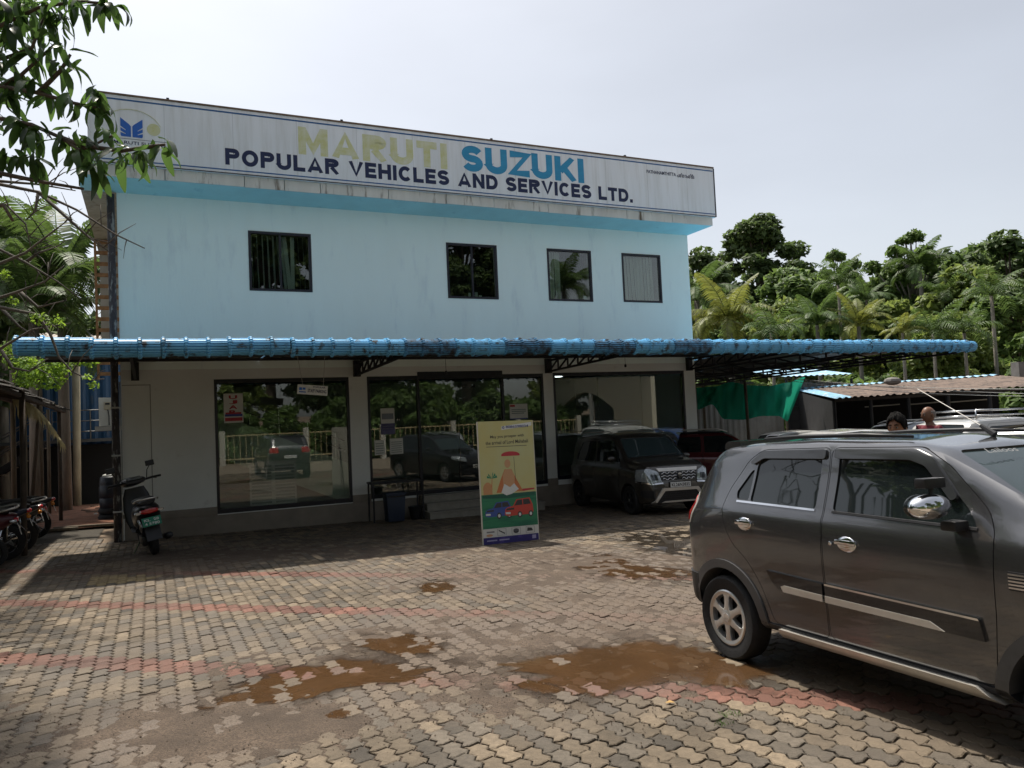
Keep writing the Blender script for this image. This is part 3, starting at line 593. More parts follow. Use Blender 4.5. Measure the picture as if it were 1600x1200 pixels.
b = MB(); b.box(-.05, .95, YF-.004, YF-.001, 7.118, 7.124); b.build('emblem_rule', m_navy, sg)
put_text('MARUTI SUZUKI', m_navy, .0, 7.02, .85, .06, .01)
# ---- upper windows
def window(k, h, mull, slats):
    a, c, e, f = h; wr = link('window', None, bld) if False else None
    t = .05; y0, y1 = -.012, .07; b = MB()
    b.box(a, c, y0, y1, f-t, f); b.box(a, c, y0, y1, e, e+t); b.box(a, a+t, y0, y1, e+t, f-t); b.box(c-t, c, y0, y1, e+t, f-t)
    fr = b.build('window', m_frame, bld)
    mids = [a+t]+[a+t+(c-a-2*t)*q for q in mull]+[c-t]
    for q in mids[1:-1]: b = MB(); b.box(q-.018, q+.018, y0+.015, y1-.01, e+t, f-t); b.build('mullion', m_frame, fr)
    for q0, q1 in zip(mids[:-1], mids[1:]):
        b = MB(); b.box(q0+.002, q1-.002, .030, .036, e+t, f-t); b.build('pane', m_glassu, fr)
    for (x, tw, lean, wd) in slats:
        b = MB(); x0 = a+x*(c-a); zt, zb = f-t-.01, e+t+.01
        dx = wd*math.cos(tw)/2; dy = wd*math.sin(tw)/2
        b.add([(x0-dx, .13-dy, zt), (x0+dx, .13+dy, zt), (x0+dx*1.02+lean, .13+dy, zb), (x0-dx*1.02+lean, .13-dy, zb)], [(0, 1, 2, 3)])
        b.build('blind_slat', m_blind, fr, fix=False)
    b = MB(); b.box(a-.3, c+.3, .9, .92, e-.6, f+.3); b.build('room_backing', mat('painted_dark_room', (.012, .013, .014), .9), fr)  # near-black board, its colour standing in for the unlit room's dark
    return fr
rs = random.Random(3)
window(0, WN[0], [.5], [(.06+.085*i, R(76-4*i), .02, .10) for i in range(5)]+[(.47, R(60), .05, .10), (.53, R(48), .07, .10), (.58, R(25), .09, .10), (.71, R(30), -.015, .10), (.80, R(76), .03, .1), (.88, R(74), .03, .1), (.95, R(74), .03, .1)])
fr = window(1, WN[1], [.5], [])
for q in ((7.24, 7.29, 4.505, 4.60), (7.40, 7.47, 4.505, 4.62), (7.5, 7.57, 4.505, 4.55)): b = MB(); b.box(q[0], q[1], .05, .07, q[2], q[3]); b.build('sill_box', m_blind, fr)
fr = window(2, WN[2], [], [(.06+.06*i, R(28+rs.uniform(-14, 14)), rs.uniform(-.01, .02), .10) for i in range(5)])
b = MB(); b.box(10.33, 10.43, .04, .05, 4.53, 4.61); b.build('sticker', m_blind, fr)
window(3, WN[3], [], [(.05+.085*i, R(rs.uniform(2, 22)), .02+.01*i*(i < 5), .115) for i in range(10)])
# small specks and a stub pipe by the canopy
# ---- shop fronts: frame, panes
def shopfront(h, splits, zt=None):
    a, c, e, f = h; t = .055; b = MB(); y0, y1 = -.004, .09
    b.box(a, c, y0, y1, f-t*1.4, f); b.box(a, c, y0, y1, e, e+t*1.6); b.box(a, a+t, y0, y1, e+t*1.6, f-t*1.4); b.box(c-t, c, y0, y1, e+t*1.6, f-t*1.4)
    fr = b.build('shop_window', m_frame, bld)
    q = [a+t]+list(splits)+[c-t]
    for x0, x1 in zip(q[:-1], q[1:]):
        b = MB(); b.box(x0+.003, x1-.003, .04, .05, e+t*1.6, f-t*1.4); b.build('pane', m_glass, fr)
    return fr
f1 = shopfront(SHOP[0], [])
f2 = shopfront(SHOP[1], [5.91, 6.87, 7.98])
for x in (5.91, 7.98): b = MB(); b.box(x-.03, x+.03, .0, .1, .14, 2.61); b.build('mullion', m_frame, f2)
f3 = shopfront(SHOP[2], [10.6, 11.9])
# dark door leaf in the middle bay
b = MB(); b.box(6.84, 7.955, .055, .10, .14, 2.18); dr = b.build('door', mat('dark_door', (.018, .019, .026), .3), bld)
b = MB(); b.box(7.39, 7.405, .047, .056, .16, 2.16); b.build('door_gap', m_frame, dr)
b = MB(); b.tube([(7.32, .035, .85), (7.32, .015, .85), (7.32, .015, 1.35), (7.32, .035, 1.35)], .012, 8); b.build('handle', mat('steel', (.55, .56, .58), .25, 1), dr)
b = MB(); b.box(5.9, 7.98, -.012, .0035, 2.66, 2.775); b.build('door_header', m_frame, bld)
b = MB(); b.box(6.98, 7.3, .055, .075, 2.40, 2.47); b.build('door_closer', mat('grey_plastic', (.06, .06, .065), .5), bld)
# posters and notices behind the glass
m_paper = mat('paper_white', (.62, .62, .58), .7, var=.08)
def poster(x0, x1, z0, z1, parts, name='poster', y=.034):
    b = MB(); b.box(x0, x1, y, y+.004, z0, z1); o = b.build(name, m_paper, bld)
    for (u0, u1, v0, v1, c) in parts:
        b = MB(); b.box(x0+(x1-x0)*u0, x0+(x1-x0)*u1, y-.0015, y-.0003, z0+(z1-z0)*v0, z0+(z1-z0)*v1); b.build('print', mat('print_%02d%02d%02d' % tuple(int(q*99) for q in c), c, .6), o)
    return o
red = (.45, .05, .06); blu = (.05, .08, .3); grn = (.22, .27, .24); pal = (.5, .52, .48)
o = poster(1.83, 2.20, 1.81, 2.40, [(.05, .95, .22, .30, blu), (.05, .95, .06, .18, red), (.08, .9, .30, .36, red)])
for k, ch in enumerate('RAJU'): 
    q = link('lettering', text_mesh('lettering', ch, mat('print_red', red, .6), .16, .075, .001, .03), o, (1.93, .032, 1.99+.10*k)); q.rotation_euler = (0, 0, 0)
poster(5.04, 5.35, 1.42, 1.99, [(.0, 1, .0, .42, (.10, .10, .2)), (.08, .92, .58, .8, (.2, .22, .25)), (.1, .9, .3, .33, pal), (.1, .9, .2, .23, pal)])
poster(8.15, 8.62, 1.62, 1.98, [(.03, .3, .82, .95, red), (.1, .9, .6, .66, grn), (.1, .9, .48, .54, grn), (.1, .8, .36, .42, grn), (0, 1, 0, .06, blu)])
poster(4.88, 5.10, .98, 1.30, [(.1, .9, .1+.16*i, .16+.16*i, grn) for i in range(5)], 'notice'); poster(5.22, 5.52, .98, 1.32, [(.1, .9, .1+.13*i, .15+.13*i, grn) for i in range(6)], 'notice')
poster(2.29, 3.22, .10, .99, [(.04+.5*(i % 2), .46+.5*(i % 2), .04+.075*(i//2), .085+.075*(i//2), (.40, .42, .38) if (i*7) % 3 else (.30, .32, .3)) for i in range(24)], 'notice_board', y=.12)
# inside: stair with a parapet and rail, ceiling lamp
b = MB(); b.prism([(1.0, 1.45), (1.0, 2.1), (1.6, 2.1), (4.6, .75), (4.6, .03), (4.2, .03)], lambda u, v: (u, .7, v), lambda u, v: (u, .82, v)); st = b.build('stair', mat('stair_paint', (.55, .66, .54), .7), bld)
b = MB()
for (u, v) in ((1.8, 2.35), (2.4, 2.05), (3.0, 1.75), (3.6, 1.45), (4.2, 1.15)): b.tube([(u, .76, v-.3), (u, .76, v+.35)], .012, 6)
for q in (.42, .22): b.tube([(1.2, .76, 2.32+q), (4.4, .76, .88+q)], .014, 6)
b.build('stair_rail', mat('steel', (.55, .56, .58), .25, 1), st)
for i in range(9): b = MB(); b.box(4.15-i*.33, 4.5-i*.33, 1.0, 2.0, .03, .2+i*.17); b.build('tread', m_int, st)
b = MB(); b.box(9.45, 9.78, .35, .5, 2.62, 2.66); b.build('ceiling_lamp', mat('lamp_white', (.9, .95, 1), .5, emit=2.5), bld)
for k, x in enumerate((10.4, 11.0, 11.6, 12.2)):
    b = MB(); b.lathe([(.02, .0), (.05, .02), (.05, .05)], 10, M=Matrix.Translation((x, .8+.3*(k % 2), 2.80))); b.build('spot_lamp', m_paper, bld)
b = MB(); b.box(WT, BL-WT, 6.0, 6.05, .03, 2.94); b.build('partition', m_int, bld)
b = MB(); b.box(WT, BL-WT, .12, 6.0, 2.86, 2.9); b.build('false_ceiling', m_dark, bld)
# ---- entrance steps
m_step = mat('step_granite', (.26, .245, .21), .6, var=.15, vs=8)
stp = thing('entrance_steps', 'three low granite steps up to the showroom door', 'steps', tuple(P0), TH)
for k, (x0, x1, y0, z0, z1) in enumerate([(5.78, 8.5, -.86, -.75, -.255), (5.82, 8.45, -.58, -.75, -.10), (5.825, 8.415, -.30, -.75, .045)]):
    b = MB(); b.box(x0, x1, y0, -.006 if k == 2 else -.006-.001*k, z0, z1-.03); o = b.build('step', m_step, stp); b = MB(); b.box(x0-.012, x1+.012, y0-.02, -.008, z1-.029, z1); b.build('nosing', m_step, o, bev=.004)
# ---- corner post (old downpipe) and AC-style meter box
m_old = mat('weathered_post', (.055, .05, .055), .85, var=.4, vs=9, st=(1, 1, .3), col2=(.30, .31, .30), c2amt=.42, noise2=14, c2w=.1, bump=.4)
pp = thing('corner_post', 'weathered dark peeling post at the corner of the building', 'post', tuple(SP(-.10, .06)), TH)
b = MB(); b.tube([(0, 0, -.05), (0.0, 0, 3.0), (-.0, 0, 6.6)], .068, 10); b.build('shaft', m_old, pp, smooth=True)
b = MB(); b.tube([(.085, -.02, 0), (.085, -.02, 3.0)], .012, 6); b.build('conduit', mat('conduit_grey', (.45, .46, .45), .5), pp, smooth=True)
for z in (.55, 1.6, 2.5): b = MB(); b.box(-.075, .11, -.078, .05, z, z+.03); b.build('clamp', mat('conduit_grey'), pp)
b = MB(); b.tube([(.10, -.03, .02), (.105, -.03, .42)], .016, 6); b.build('white_marker', m_paper, pp); b = MB(); b.tube([(.10, -.03, .50), (.09, -.03, .88)], .018, 6); b.build('white_marker', m_paper, pp)
# ---- canopy
m_blue = mat('blue_sheet', (.15, .45, .72), .45, metal=0, var=.22, vs=2.2, col2=(.05, .045, .045), c2amt=.41, noise2=7, c2w=.12, bump=.05)
_t = m_blue.node_tree; 
oi = _t.nodes.new('ShaderNodeObjectInfo'); vm = _t.nodes.new('ShaderNodeVectorMath'); vm.operation = 'ADD'; tcn = [n for n in _t.nodes if n.type == 'TEX_COORD'][0]; mpn = [n for n in _t.nodes if n.type == 'MAPPING'][0]
_m = _t.nodes.new('ShaderNodeMath'); _m.operation = 'MULTIPLY'; _m.inputs[1].default_value = 60; _t.links.new(oi.outputs['Random'], _m.inputs[0]); _t.links.new(tcn.outputs['Object'], vm.inputs[0]); _t.links.new(_m.outputs[0], vm.inputs[1]); _t.links.new(vm.outputs[0], mpn.inputs[0])
m_blueo = mat('blue_sheet_sooted', (.11, .38, .68), .5, var=.25, vs=2.2, col2=(.035, .03, .03), c2amt=.51, noise2=5, c2w=.22)
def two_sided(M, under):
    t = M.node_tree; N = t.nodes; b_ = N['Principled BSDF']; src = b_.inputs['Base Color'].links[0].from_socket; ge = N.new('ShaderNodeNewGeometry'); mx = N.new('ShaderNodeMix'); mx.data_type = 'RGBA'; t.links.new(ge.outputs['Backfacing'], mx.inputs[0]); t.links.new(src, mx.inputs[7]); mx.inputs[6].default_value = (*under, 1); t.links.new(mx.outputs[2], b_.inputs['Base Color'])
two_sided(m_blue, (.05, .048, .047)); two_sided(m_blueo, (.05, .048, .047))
m_steel = mat('black_steel', (.015, .015, .018), .6, var=.3, vs=5)
can = thing('canopy', 'blue ribbed metal canopy with a rounded front edge on black trusses', 'canopy', tuple(P0), TH)
PF = 4.0
def sheet_mesh(length_back, pitch=.31, nr=3):
    prof = []          # (p, z, normal p, normal z)
    back = -length_back
    for p in np.linspace(back, PF-.15, 8 if length_back < 1 else 22):
        prof.append((p, 3.07-(.026*(PF-.15-p) if length_back > 1 else 0), 0, 1))
    nc_ = 10; tot = R(185)
    for k in range(nc_):
        a0 = R(90)-tot*k/nc_; da = tot/nc_
        for f, dr in ((.04, 0), (.62, 0), (.68, -.030), (.94, -.030)):
            a = a0-da*f; prof.append((PF-.15+(.15+dr)*math.cos(a), 2.935+(.135+dr)*math.sin(a), math.cos(a), math.sin(a)))
    cols = []
    for r in range(nr):
        x = r*pitch
        cols += [(x, 0), (x+.018, .028), (x+.05, .028), (x+.068, 0), (x+.07+.12, .0015)]
    cols.append((nr*pitch, 0))
    P = [[(x, -(p+h*a), z+h*c) for (x, h) in cols] for (p, z, a, c) in prof]
    b = MB(); b.grid(P); return b
PT = .31
ms = sheet_mesh(0.02, PT).mesh('roof_sheet', m_blue); mso = sheet_mesh(0.02, PT).mesh('roof_sheet', m_blueo)
ml = sheet_mesh(9.8, PT).mesh('roof_sheet', m_blue)
x = -1.2; k = 0; rr = random.Random(8)
while x < 18.9:
    me = ml if x > BL-.05 else (mso if 3.5 < x < 10.5 and rr.random() < .6 else ms)
    o = link('roof_sheet', me, can, (x, rr.uniform(-.012, .012), rr.uniform(-.008, .008))); o.rotation_euler = (rr.uniform(-.002, .002), rr.uniform(-.004, .004), 0); x += PT*3; k += 1
    if x > BL-.9 and x < BL-.05 and False: pass
def truss(name, f, L, z0a, z0b, z1, n, wd=.045, post=True):
    b = MB(); A = [f(L*i/n, z1) for i in range(n+1)]; Bq = [f(L*i/n, z0a+(z0b-z0a)*i/n) for i in range(n+1)]
    b.bar(A[0], A[-1], wd); b.bar(Bq[0], Bq[-1], wd)
    for i in range(n): b.bar(Bq[i], A[i], wd*.7); b.bar(Bq[i], A[i+1], wd*.7)
    o = b.build(name, m_steel, can)
    return o
for s in (.25, 4.53, 9.18, 13.39):
    truss('truss', lambda u, z, s=s: Vector((s, -.10-u, z)), PF-.32, 2.73, 2.84, 2.99, 8)
    b = MB(); b.box(s-.07, s+.07, -.12, -.006, 2.69, 3.04); b.build('wall_bracket', m_steel, can)
for p in (.5, 1.6, 2.7, 3.7):
    b = MB(); b.bar((-1.18, -p, 3.04), (19.15, -p, 3.04), .05); b.build('purlin', m_steel, can)
for p in (-.6, -2.2, -3.8, -5.4, -7, -8.6, -9.7):
    b = MB(); zs = 3.035-.026*(3.85-p)-.02; b.bar((BL+.05, -p, zs), (19.15, -p, zs), .06); b.build('purlin', m_steel, can)
for s in (15.4, 17.3, 19.05):
    b = MB(); n = 16; zt = lambda u: 2.975-.026*(u+.2); A = [Vector((s, -3.6+13.3*i/n, zt(13.3*i/n))) for i in range(n+1)]; Bq = [v-Vector((0, 0, .24 if s < 19 else .17)) for v in A]
    b.bar(A[0], A[-1], .05); b.bar(Bq[0], Bq[-1], .05)
    for i in range(n): b.bar(Bq[i], A[i], .035); b.bar(Bq[i], A[i+1], .035)
    b.build('truss', m_steel, can)
for p in (-3.8, -9.7):
    b = MB(); n = 10; A = [Vector((BL+.1+(19.0-BL)*i/n, -p, 2.94-.026*(3.85-p))) for i in range(n+1)]; Bq = [v-Vector((0, 0, .26)) for v in A]; b.bar(A[0], A[-1], .06); b.bar(Bq[0], Bq[-1], .06)
    for i in range(n): b.bar(Bq[i], A[i], .04); b.bar(Bq[i], A[i+1], .04)
    b.build('truss', m_steel, can)
for s in (15.4, 19.05):
    b = MB(); b.tube([(s, 9.6, 2.6), (s, 9.6, -1.2)], .06, 10); b.build('post', m_steel, can)
# hanging bulbs and cords below the edge
for s, L, p in ((5.46, .28, 3.0), (9.95, .14, 2.2), (11.6, .2, 3.2), (12.6, .13, 3.2)):
    b = MB(); b.tube([(s, -p, 2.98), (s+.01, -p, 2.86-L)], .004, 5); b.lathe([(.0, .05), (.02, .05), (.028, 0), (.0, -.02)], 8, M=Matrix.Translation((s+.01, -p, 2.81-L))); 
    o = b.build('hanging_socket', m_steel, can)
# ---- staff parking sign on wires
hp = thing('hanging_sign', 'small white STAFF PARKING sign hung on two wires under the canopy', 'sign', tuple(P0), TH)
Mh = Matrix.Translation((2.86, -2.5, 2.42)) @ Matrix.Rotation(R(5.5), 4, 'Y')
b = MB(); b.box(0, .53, -.006, .006, -.17, 0, M=Mh); b.build('plate', m_paper, hp)
for x, x1 in ((.09, .0), (.45, .52)):
    b = MB(); a = Mh @ Vector((x, 0, 0)); b.tube([a, (a.x-(.09 if x < .2 else -.05), a.y, 2.99)], .004, 5); b.build('wire', mat('wire_pale', (.4, .4, .38), .5), hp)
o = link('lettering', text_mesh('lettering', 'STAFF PARKING', m_navy, .33, .062, .001, .02), hp); o.matrix_local = Mh @ Matrix.Translation((.18, -.0065, -.13))
o = link('lettering', text_mesh('lettering', 'POPULAR', m_navy, .22, .03, .001, .02), hp); o.matrix_local = Mh @ Matrix.Translation((.27, -.0065, -.045))
b = MB(); b.box(.03, .15, -.0075, -.0062, -.14, -.12, M=Mh); b.box(.03, .08, -.0075, -.0062, -.10, -.05, M=Mh); b.box(.09, .14, -.0075, -.0062, -.09, -.05, M=Mh); b.build('emblem', m_emb, hp)
# ================================================================== cars
m_tyre = mat('tyre_rubber', (.014, .014, .015), .75, var=.3, vs=20, bump=.2, bs=80)
m_rim = mat('alloy_silver', (.72, .72, .71), .32, .85, var=.08, vs=10)
m_well = mat('wheel_well', (.008, .008, .009), .9)
m_blk = mat('black_plastic', (.016, .016, .018), .45, var=.2, vs=12)
m_chr = mat('chrome', (.75, .75, .76), .07, 1)
m_silv = mat('silver_trim', (.62, .59, .54), .35, .55, var=.08, vs=8)
m_cgl = mat('car_glass', (.012, .016, .017), .02, spec=.75, coat=0)
m_cgl2 = mat('windscreen_glass', (.03, .045, .047), .02, spec=.8)
m_redl = mat('red_lens', (.42, .008, .012), .12, spec=.7, coat=.6)
m_lens = mat('clear_lens', (.36, .39, .40), .08, .5, coat=.8, var=.3, vs=14)
m_plate = mat('plate_white', (.68, .68, .66), .45)
m_ink = mat('ink_black', (.01, .01, .01), .5)
def paint(key, col, metal=.55, rough=.32, flake=.08):
    return mat(key, col, rough, metal, var=flake, vs=3, coat=1.0)
m_grey = paint('paint_granite_grey', (.125, .125, .13), .8, .22)
m_grey2 = paint('paint_magma_grey', (.050, .045, .038), .5, .34)
m_redp = paint('paint_dark_red', (.09, .005, .008), .3, .35)
m_whitep = paint('paint_white', (.50, .50, .49), 0, .3, .03)
m_silvp = paint('paint_silver', (.42, .43, .44), .6, .3)
m_bluep = paint('paint_blue', (.03, .08, .25), .4, .3)
m_blackp = paint('paint_black', (.012, .012, .014), .3, .3)
def smooth_tab(tab, x, sig):
    xs, zs = zip(*tab); g = np.linspace(xs[0], xs[-1], 1600); z = np.interp(g, xs, zs); dx = g[1]-g[0]
    k = np.arange(-int(3*sig/dx), int(3*sig/dx)+1)*dx; ker = np.exp(-.5*(k/sig)**2); ker /= ker.sum()
    zp = np.pad(z, len(k)//2, mode='edge'); z = np.convolve(zp, ker, 'valid')[:len(g)]
    return np.interp(x, g, z)
def crom(P, n):
    P = np.array(P, float); d = np.r_[0, np.cumsum(np.sqrt(np.hypot(*(P[1:]-P[:-1]).T)))]; t = np.linspace(0, d[-1], n); out = np.zeros((n, 2))
    T = np.zeros_like(P); T[1:-1] = (P[2:]-P[:-2])/(d[2:]-d[:-2])[:, None]; T[0] = (P[1]-P[0])/(d[1]-d[0]); T[-1] = (P[-1]-P[-2])/(d[-1]-d[-2])
    i = np.clip(np.searchsorted(d, t, 'right')-1, 0, len(P)-2); h = d[i+1]-d[i]; s = (t-d[i])/h
    a = 2*s**3-3*s**2+1; b = s**3-2*s**2+s; c = -2*s**3+3*s**2; e = s**3-s**2
    return a[:, None]*P[i]+b[:, None]*h[:, None]*T[i]+c[:, None]*P[i+1]+e[:, None]*h[:, None]*T[i+1]
def car_grid(sp, off=0., ns=96, npf=36):
    L = sp['L']; q = np.linspace(0, 1, ns); xs = L*(q-.11*np.sin(2*np.pi*q)/ (2*np.pi)*1.0); xs = L*(.5-.5*np.cos(np.pi*q))*.55+L*q*.45
    top = smooth_tab(sp['top'], xs, .022); wm = smooth_tab(sp['wid'], xs, .03); bt = smooth_tab(sp['bot'], xs, .05); bl = smooth_tab(sp['belt'], xs, .08)
    H = max(z for _, z in sp['top']); rw = sp['roofw']; rings = []
    for x, zt, w, zb, zl in zip(xs, top, wm, bt, bl):
        zl = min(zl, zt-.07); zl = max(zl, zb+.16); f = np.clip((zt-zl-.07)/max(H-zl-.07, .05), 0, 1); f = f**.8
        wt = w*sp.get('hoodw', .88)*(1-f)+rw*(w/max(a for _, a in sp['wid']))*f
        zm = zb+(zl-zb)*.5
        pr = [(0, zb), (w*.80, zb), (w*.93, zb+.025), (w*.968, zb+.09), (w*.99, zm-.02), (w, zm+(zl-zm)*.45), (w*.985, zl-.055), (w*.955, zl)]
        g = zt-zl
        e = min(sp.get('e', .085), g*.55)
        pr += [(w*.955+(wt-w*.955)*.55, zl+(g-e)*.55), (wt+.012*f, zt-e), (wt-.05*f-.03*(1-f), zt-.30*e), (wt*.6, zt-.008*f+0*.0), (0, zt+.006*f+.006)]
        rings.append(crom(pr, npf))
    A = np.zeros((ns, 2*npf-2, 3))
    for i, r in enumerate(rings):
        A[i, :npf, 0] = xs[i]; A[i, :npf, 1] = r[:, 0]; A[i, :npf, 2] = r[:, 1]
        A[i, npf:, 0] = xs[i]; A[i, npf:, 1] = -r[-2:0:-1, 0]; A[i, npf:, 2] = r[-2:0:-1, 1]
    # bulge the end caps
    if off:
        n = np.zeros_like(A); du = np.gradient(A, axis=0); dv = (np.roll(A, -1, 1)-np.roll(A, 1, 1))/2; n = np.cross(dv, du); ln = np.linalg.norm(n, axis=2, keepdims=True); n = n/np.maximum(ln, 1e-9)
        # outward check
        c = A.mean(1, keepdims=True); sg = np.sign(((A-c)*n).sum(2).mean()); A = A+n*sg*off
        A[0, :, 0] -= off; A[-1, :, 0] += off
    return A
def grid_obj(A, mats):
    ns, k, _ = A.shape; V = A.reshape(-1, 3).tolist(); F = [(i*k+j, i*k+(j+1) % k, (i+1)*k+(j+1) % k, (i+1)*k+j) for i in range(ns-1) for j in range(k)]
    for i, flip in ((0, 0), (ns-1, 1)):
        c = A[i].mean(0); V.append(c.tolist()); ci = len(V)-1
        F += [(ci, i*k+(j+1) % k, i*k+j) if not flip else (ci, i*k+j, i*k+(j+1) % k) for j in range(k)]
    me = bpy.data.meshes.new('tmp'); me.from_pydata(V, [], F); bm = bmesh.new(); bm.from_mesh(me); bmesh.ops.recalc_face_normals(bm, faces=bm.faces); bm.to_mesh(me); bm.free()
    for q in mats: me.materials.append(q)
    o = bpy.data.objects.new('tmp', me); COL.objects.link(o); return o
BSOLV = 'MANIFOLD' if 'MANIFOLD' in bpy.types.BooleanModifier.bl_rna.properties['solver'].enum_items.keys() else 'EXACT'
def boolean(o, cutter, op, keep_cutter=False, new=False):
    c = cutter if isinstance(cutter, bpy.types.Object) else link('cut', cutter)
    md = o.modifiers.new('b', 'BOOLEAN'); md.operation = op; md.object = c; md.solver = BSOLV
    try: md.material_mode = 'TRANSFER'
    except Exception: pass
    dg = bpy.context.evaluated_depsgraph_get(); dg.update(); me = bpy.data.meshes.new_from_object(o.evaluated_get(dg)); o.modifiers.remove(md)
    if not keep_cutter:
        bpy.data.objects.remove(c)
    if new: return me
    old = o.data; o.data = me; return me
def prism_y(poly, y0, y1, mt): return MB().prism(poly, lambda x, z: (x, y0, z), lambda x, z: (x, y1, z)).mesh('c', mt, fix=True)
def prism_x(poly, x0, x1, mt): return MB().prism(poly, lambda y, z: (x0, y, z), lambda y, z: (x1, y, z)).mesh('c', mt, fix=True)
def prism_z(poly, z0, z1, mt): return MB().prism(poly, lambda x, y: (x, y, z0), lambda x, y: (x, y, z1)).mesh('c', mt, fix=True)
def rpoly(poly, r=.04, n=4):
    out = []; k = len(poly)
    for i in range(k):
        a, b, c = [Vector(poly[(i+j) % k]) for j in (-1, 0, 1)]; u = (a-b); v = (c-b); rr = min(r, u.length*.45, v.length*.45); p = b+u.normalized()*rr; q = b+v.normalized()*rr
        for t in range(n+1): s = t/n; out.append(tuple((1-s)**2*p+2*s*(1-s)*b+s*s*q))
    return out
def shrink(poly, d):
    a = sum(poly[i][0]*poly[(i+1) % len(poly)][1]-poly[(i+1) % len(poly)][0]*poly[i][1] for i in range(len(poly))); sg = 1 if a > 0 else -1; out = []; k = len(poly)
    for i in range(k):
        p0, p1, p2 = [Vector(poly[(i+j) % k]) for j in (-1, 0, 1)]; e1 = (p1-p0).normalized(); e2 = (p2-p1).normalized(); n1 = Vector((-e1.y, e1.x))*sg; n2 = Vector((-e2.y, e2.x))*sg; m_ = (n1+n2); l = m_.length
        m_ = m_/l if l > 1e-6 else n1; out.append(tuple(p1+m_*d/max(.4, m_.dot(n1))))
    return out
def fin(o, name, parent, ang=32):
    me = o.data; me.polygons.foreach_set('use_smooth', [True]*len(me.polygons)); me.set_sharp_from_angle(angle=R(ang)); o.name = name; o.parent = parent; return o
def mesh_obj(me, name, parent, ang=32): return fin(link(name, me), name, parent, ang)
def wheel(parent, c, side, rt=.29, wd=.17, spokes=6, cover=m_rim, rr=None, steer=0):
    rr = rr or rt*.66; M = Matrix.Translation(c) @ Matrix.Rotation(steer, 4, 'Z') @ Matrix.Rotation(R(-90)*side, 4, 'X')   # local z -> outward (side=+1: +y)
    b = MB(); h = wd/2
    b.lathe([(rr*.9, -h), (rr, -h*.98), (rt*.93, -h), (rt*.985, -h*.8), (rt, -h*.45), (rt, h*.45), (rt*.985, h*.8), (rt*.93, h), (rr*1.04, h*.93), (rr, h*.85), (rr*.9, h*.6)], 40, M=M)
    w = b.build('wheel', m_tyre, parent, smooth=50, fix=True)
    b = MB()
    for k in range(3): b.lathe([(rt*1.002, -.03+.03*k-.003), (rt*1.002, -.03+.03*k+.003)], 40, M=M)
    b = MB(); b.lathe([(0, h*.2), (rr*.97, h*.2)], 28, M=M); b.build('brake_backing', m_well, w, fix=False)
    b = MB(); b.lathe([(rr*.985, h*.55), (rr*1.0, h*.90), (rr*.95, h*.96), (rr*.83, h*.88), (rr*.81, h*.4)], 40, M=M); b.build('rim', cover, w, smooth=40, fix=True)
    for k in range(spokes):
        a = 2*math.pi*(k+.5)/spokes; ca_, sa_ = math.cos(a), math.sin(a); b = MB()
        tr = lambda u, v, z: M @ Vector((u*ca_-v*sa_, u*sa_+v*ca_, z))
        pl = [(rr*.22, -.030), (rr*.5, -.021), (rr*.72, -.024), (rr*.90, -.048), (rr*.90, .048), (rr*.72, .024), (rr*.5, .021), (rr*.22, .030)]
        b.prism(pl, lambda u, v: tr(u, v, h*.45), lambda u, v: tr(u, v, h*.86+.010*(1-u/rr))); b.build('spoke', cover, w, bev=.004)
    b = MB(); b.lathe([(rr*.30, h*.5), (rr*.30, h*.92), (rr*.24, h*.98), (0, h*.98)], 20, M=M); hb = b.build('hub', cover, w, smooth=40)
    b = MB(); b.lathe([(rr*.15, h*.98), (rr*.15, h*1.0), (0, h*1.0)], 16, M=M); b.build('hub_badge', m_chr, w, smooth=40)
    return w
SPEC = {}
SPEC['presso'] = dict(L=3.565, roofw=.60, hoodw=.90, e=.062, top=[(0, .62), (.012, .78), (.035, 1.03), (.07, 1.11), (.2, 1.28), (.33, 1.445), (.43, 1.505), (.7, 1.53), (1.3, 1.545), (1.95, 1.53), (2.2, 1.487), (2.42, 1.375), (2.80, 1.17), (2.92, 1.125), (3.15, 1.085), (3.4, 1.03), (3.5, .95), (3.55, .8), (3.565, .65)],
    belt=[(0, 1.0), (.45, 1.115), (1.4, 1.095), (2.6, 1.07), (3.565, .92)], wid=[(0, .60), (.04, .68), (.12, .725), (.3, .75), (.6, .76), (2.7, .76), (3.1, .75), (3.35, .72), (3.5, .64), (3.565, .54)],
    bot=[(0, .33), (.2, .31), (.6, .285), (2.9, .285), (3.4, .29), (3.565, .31)], axles=(.52, 2.90), rt=.293, arch=.355, track=.665)
SPEC['tall'] = dict(L=3.655, roofw=.655, hoodw=.90, top=[(0, .55), (.02, .8), (.05, 1.05), (.12, 1.22), (.24, 1.5), (.36, 1.61), (.6, 1.65), (1.6, 1.665), (2.15, 1.63), (2.36, 1.54), (2.82, 1.16), (2.98, 1.10), (3.3, 1.055), (3.5, .98), (3.60, .86), (3.64, .7), (3.655, .55)],
    belt=[(0, .95), (.6, 1.02), (2.6, .98), (3.655, .88)], wid=[(0, .66), (.05, .75), (.2, .79), (.6, .81), (2.9, .81), (3.3, .79), (3.5, .74), (3.62, .64), (3.655, .58)],
    bot=[(0, .30), (.3, .24), (2.9, .21), (3.4, .22), (3.655, .26)], axles=(.55, 2.985), rt=.29, arch=.34, track=.70)
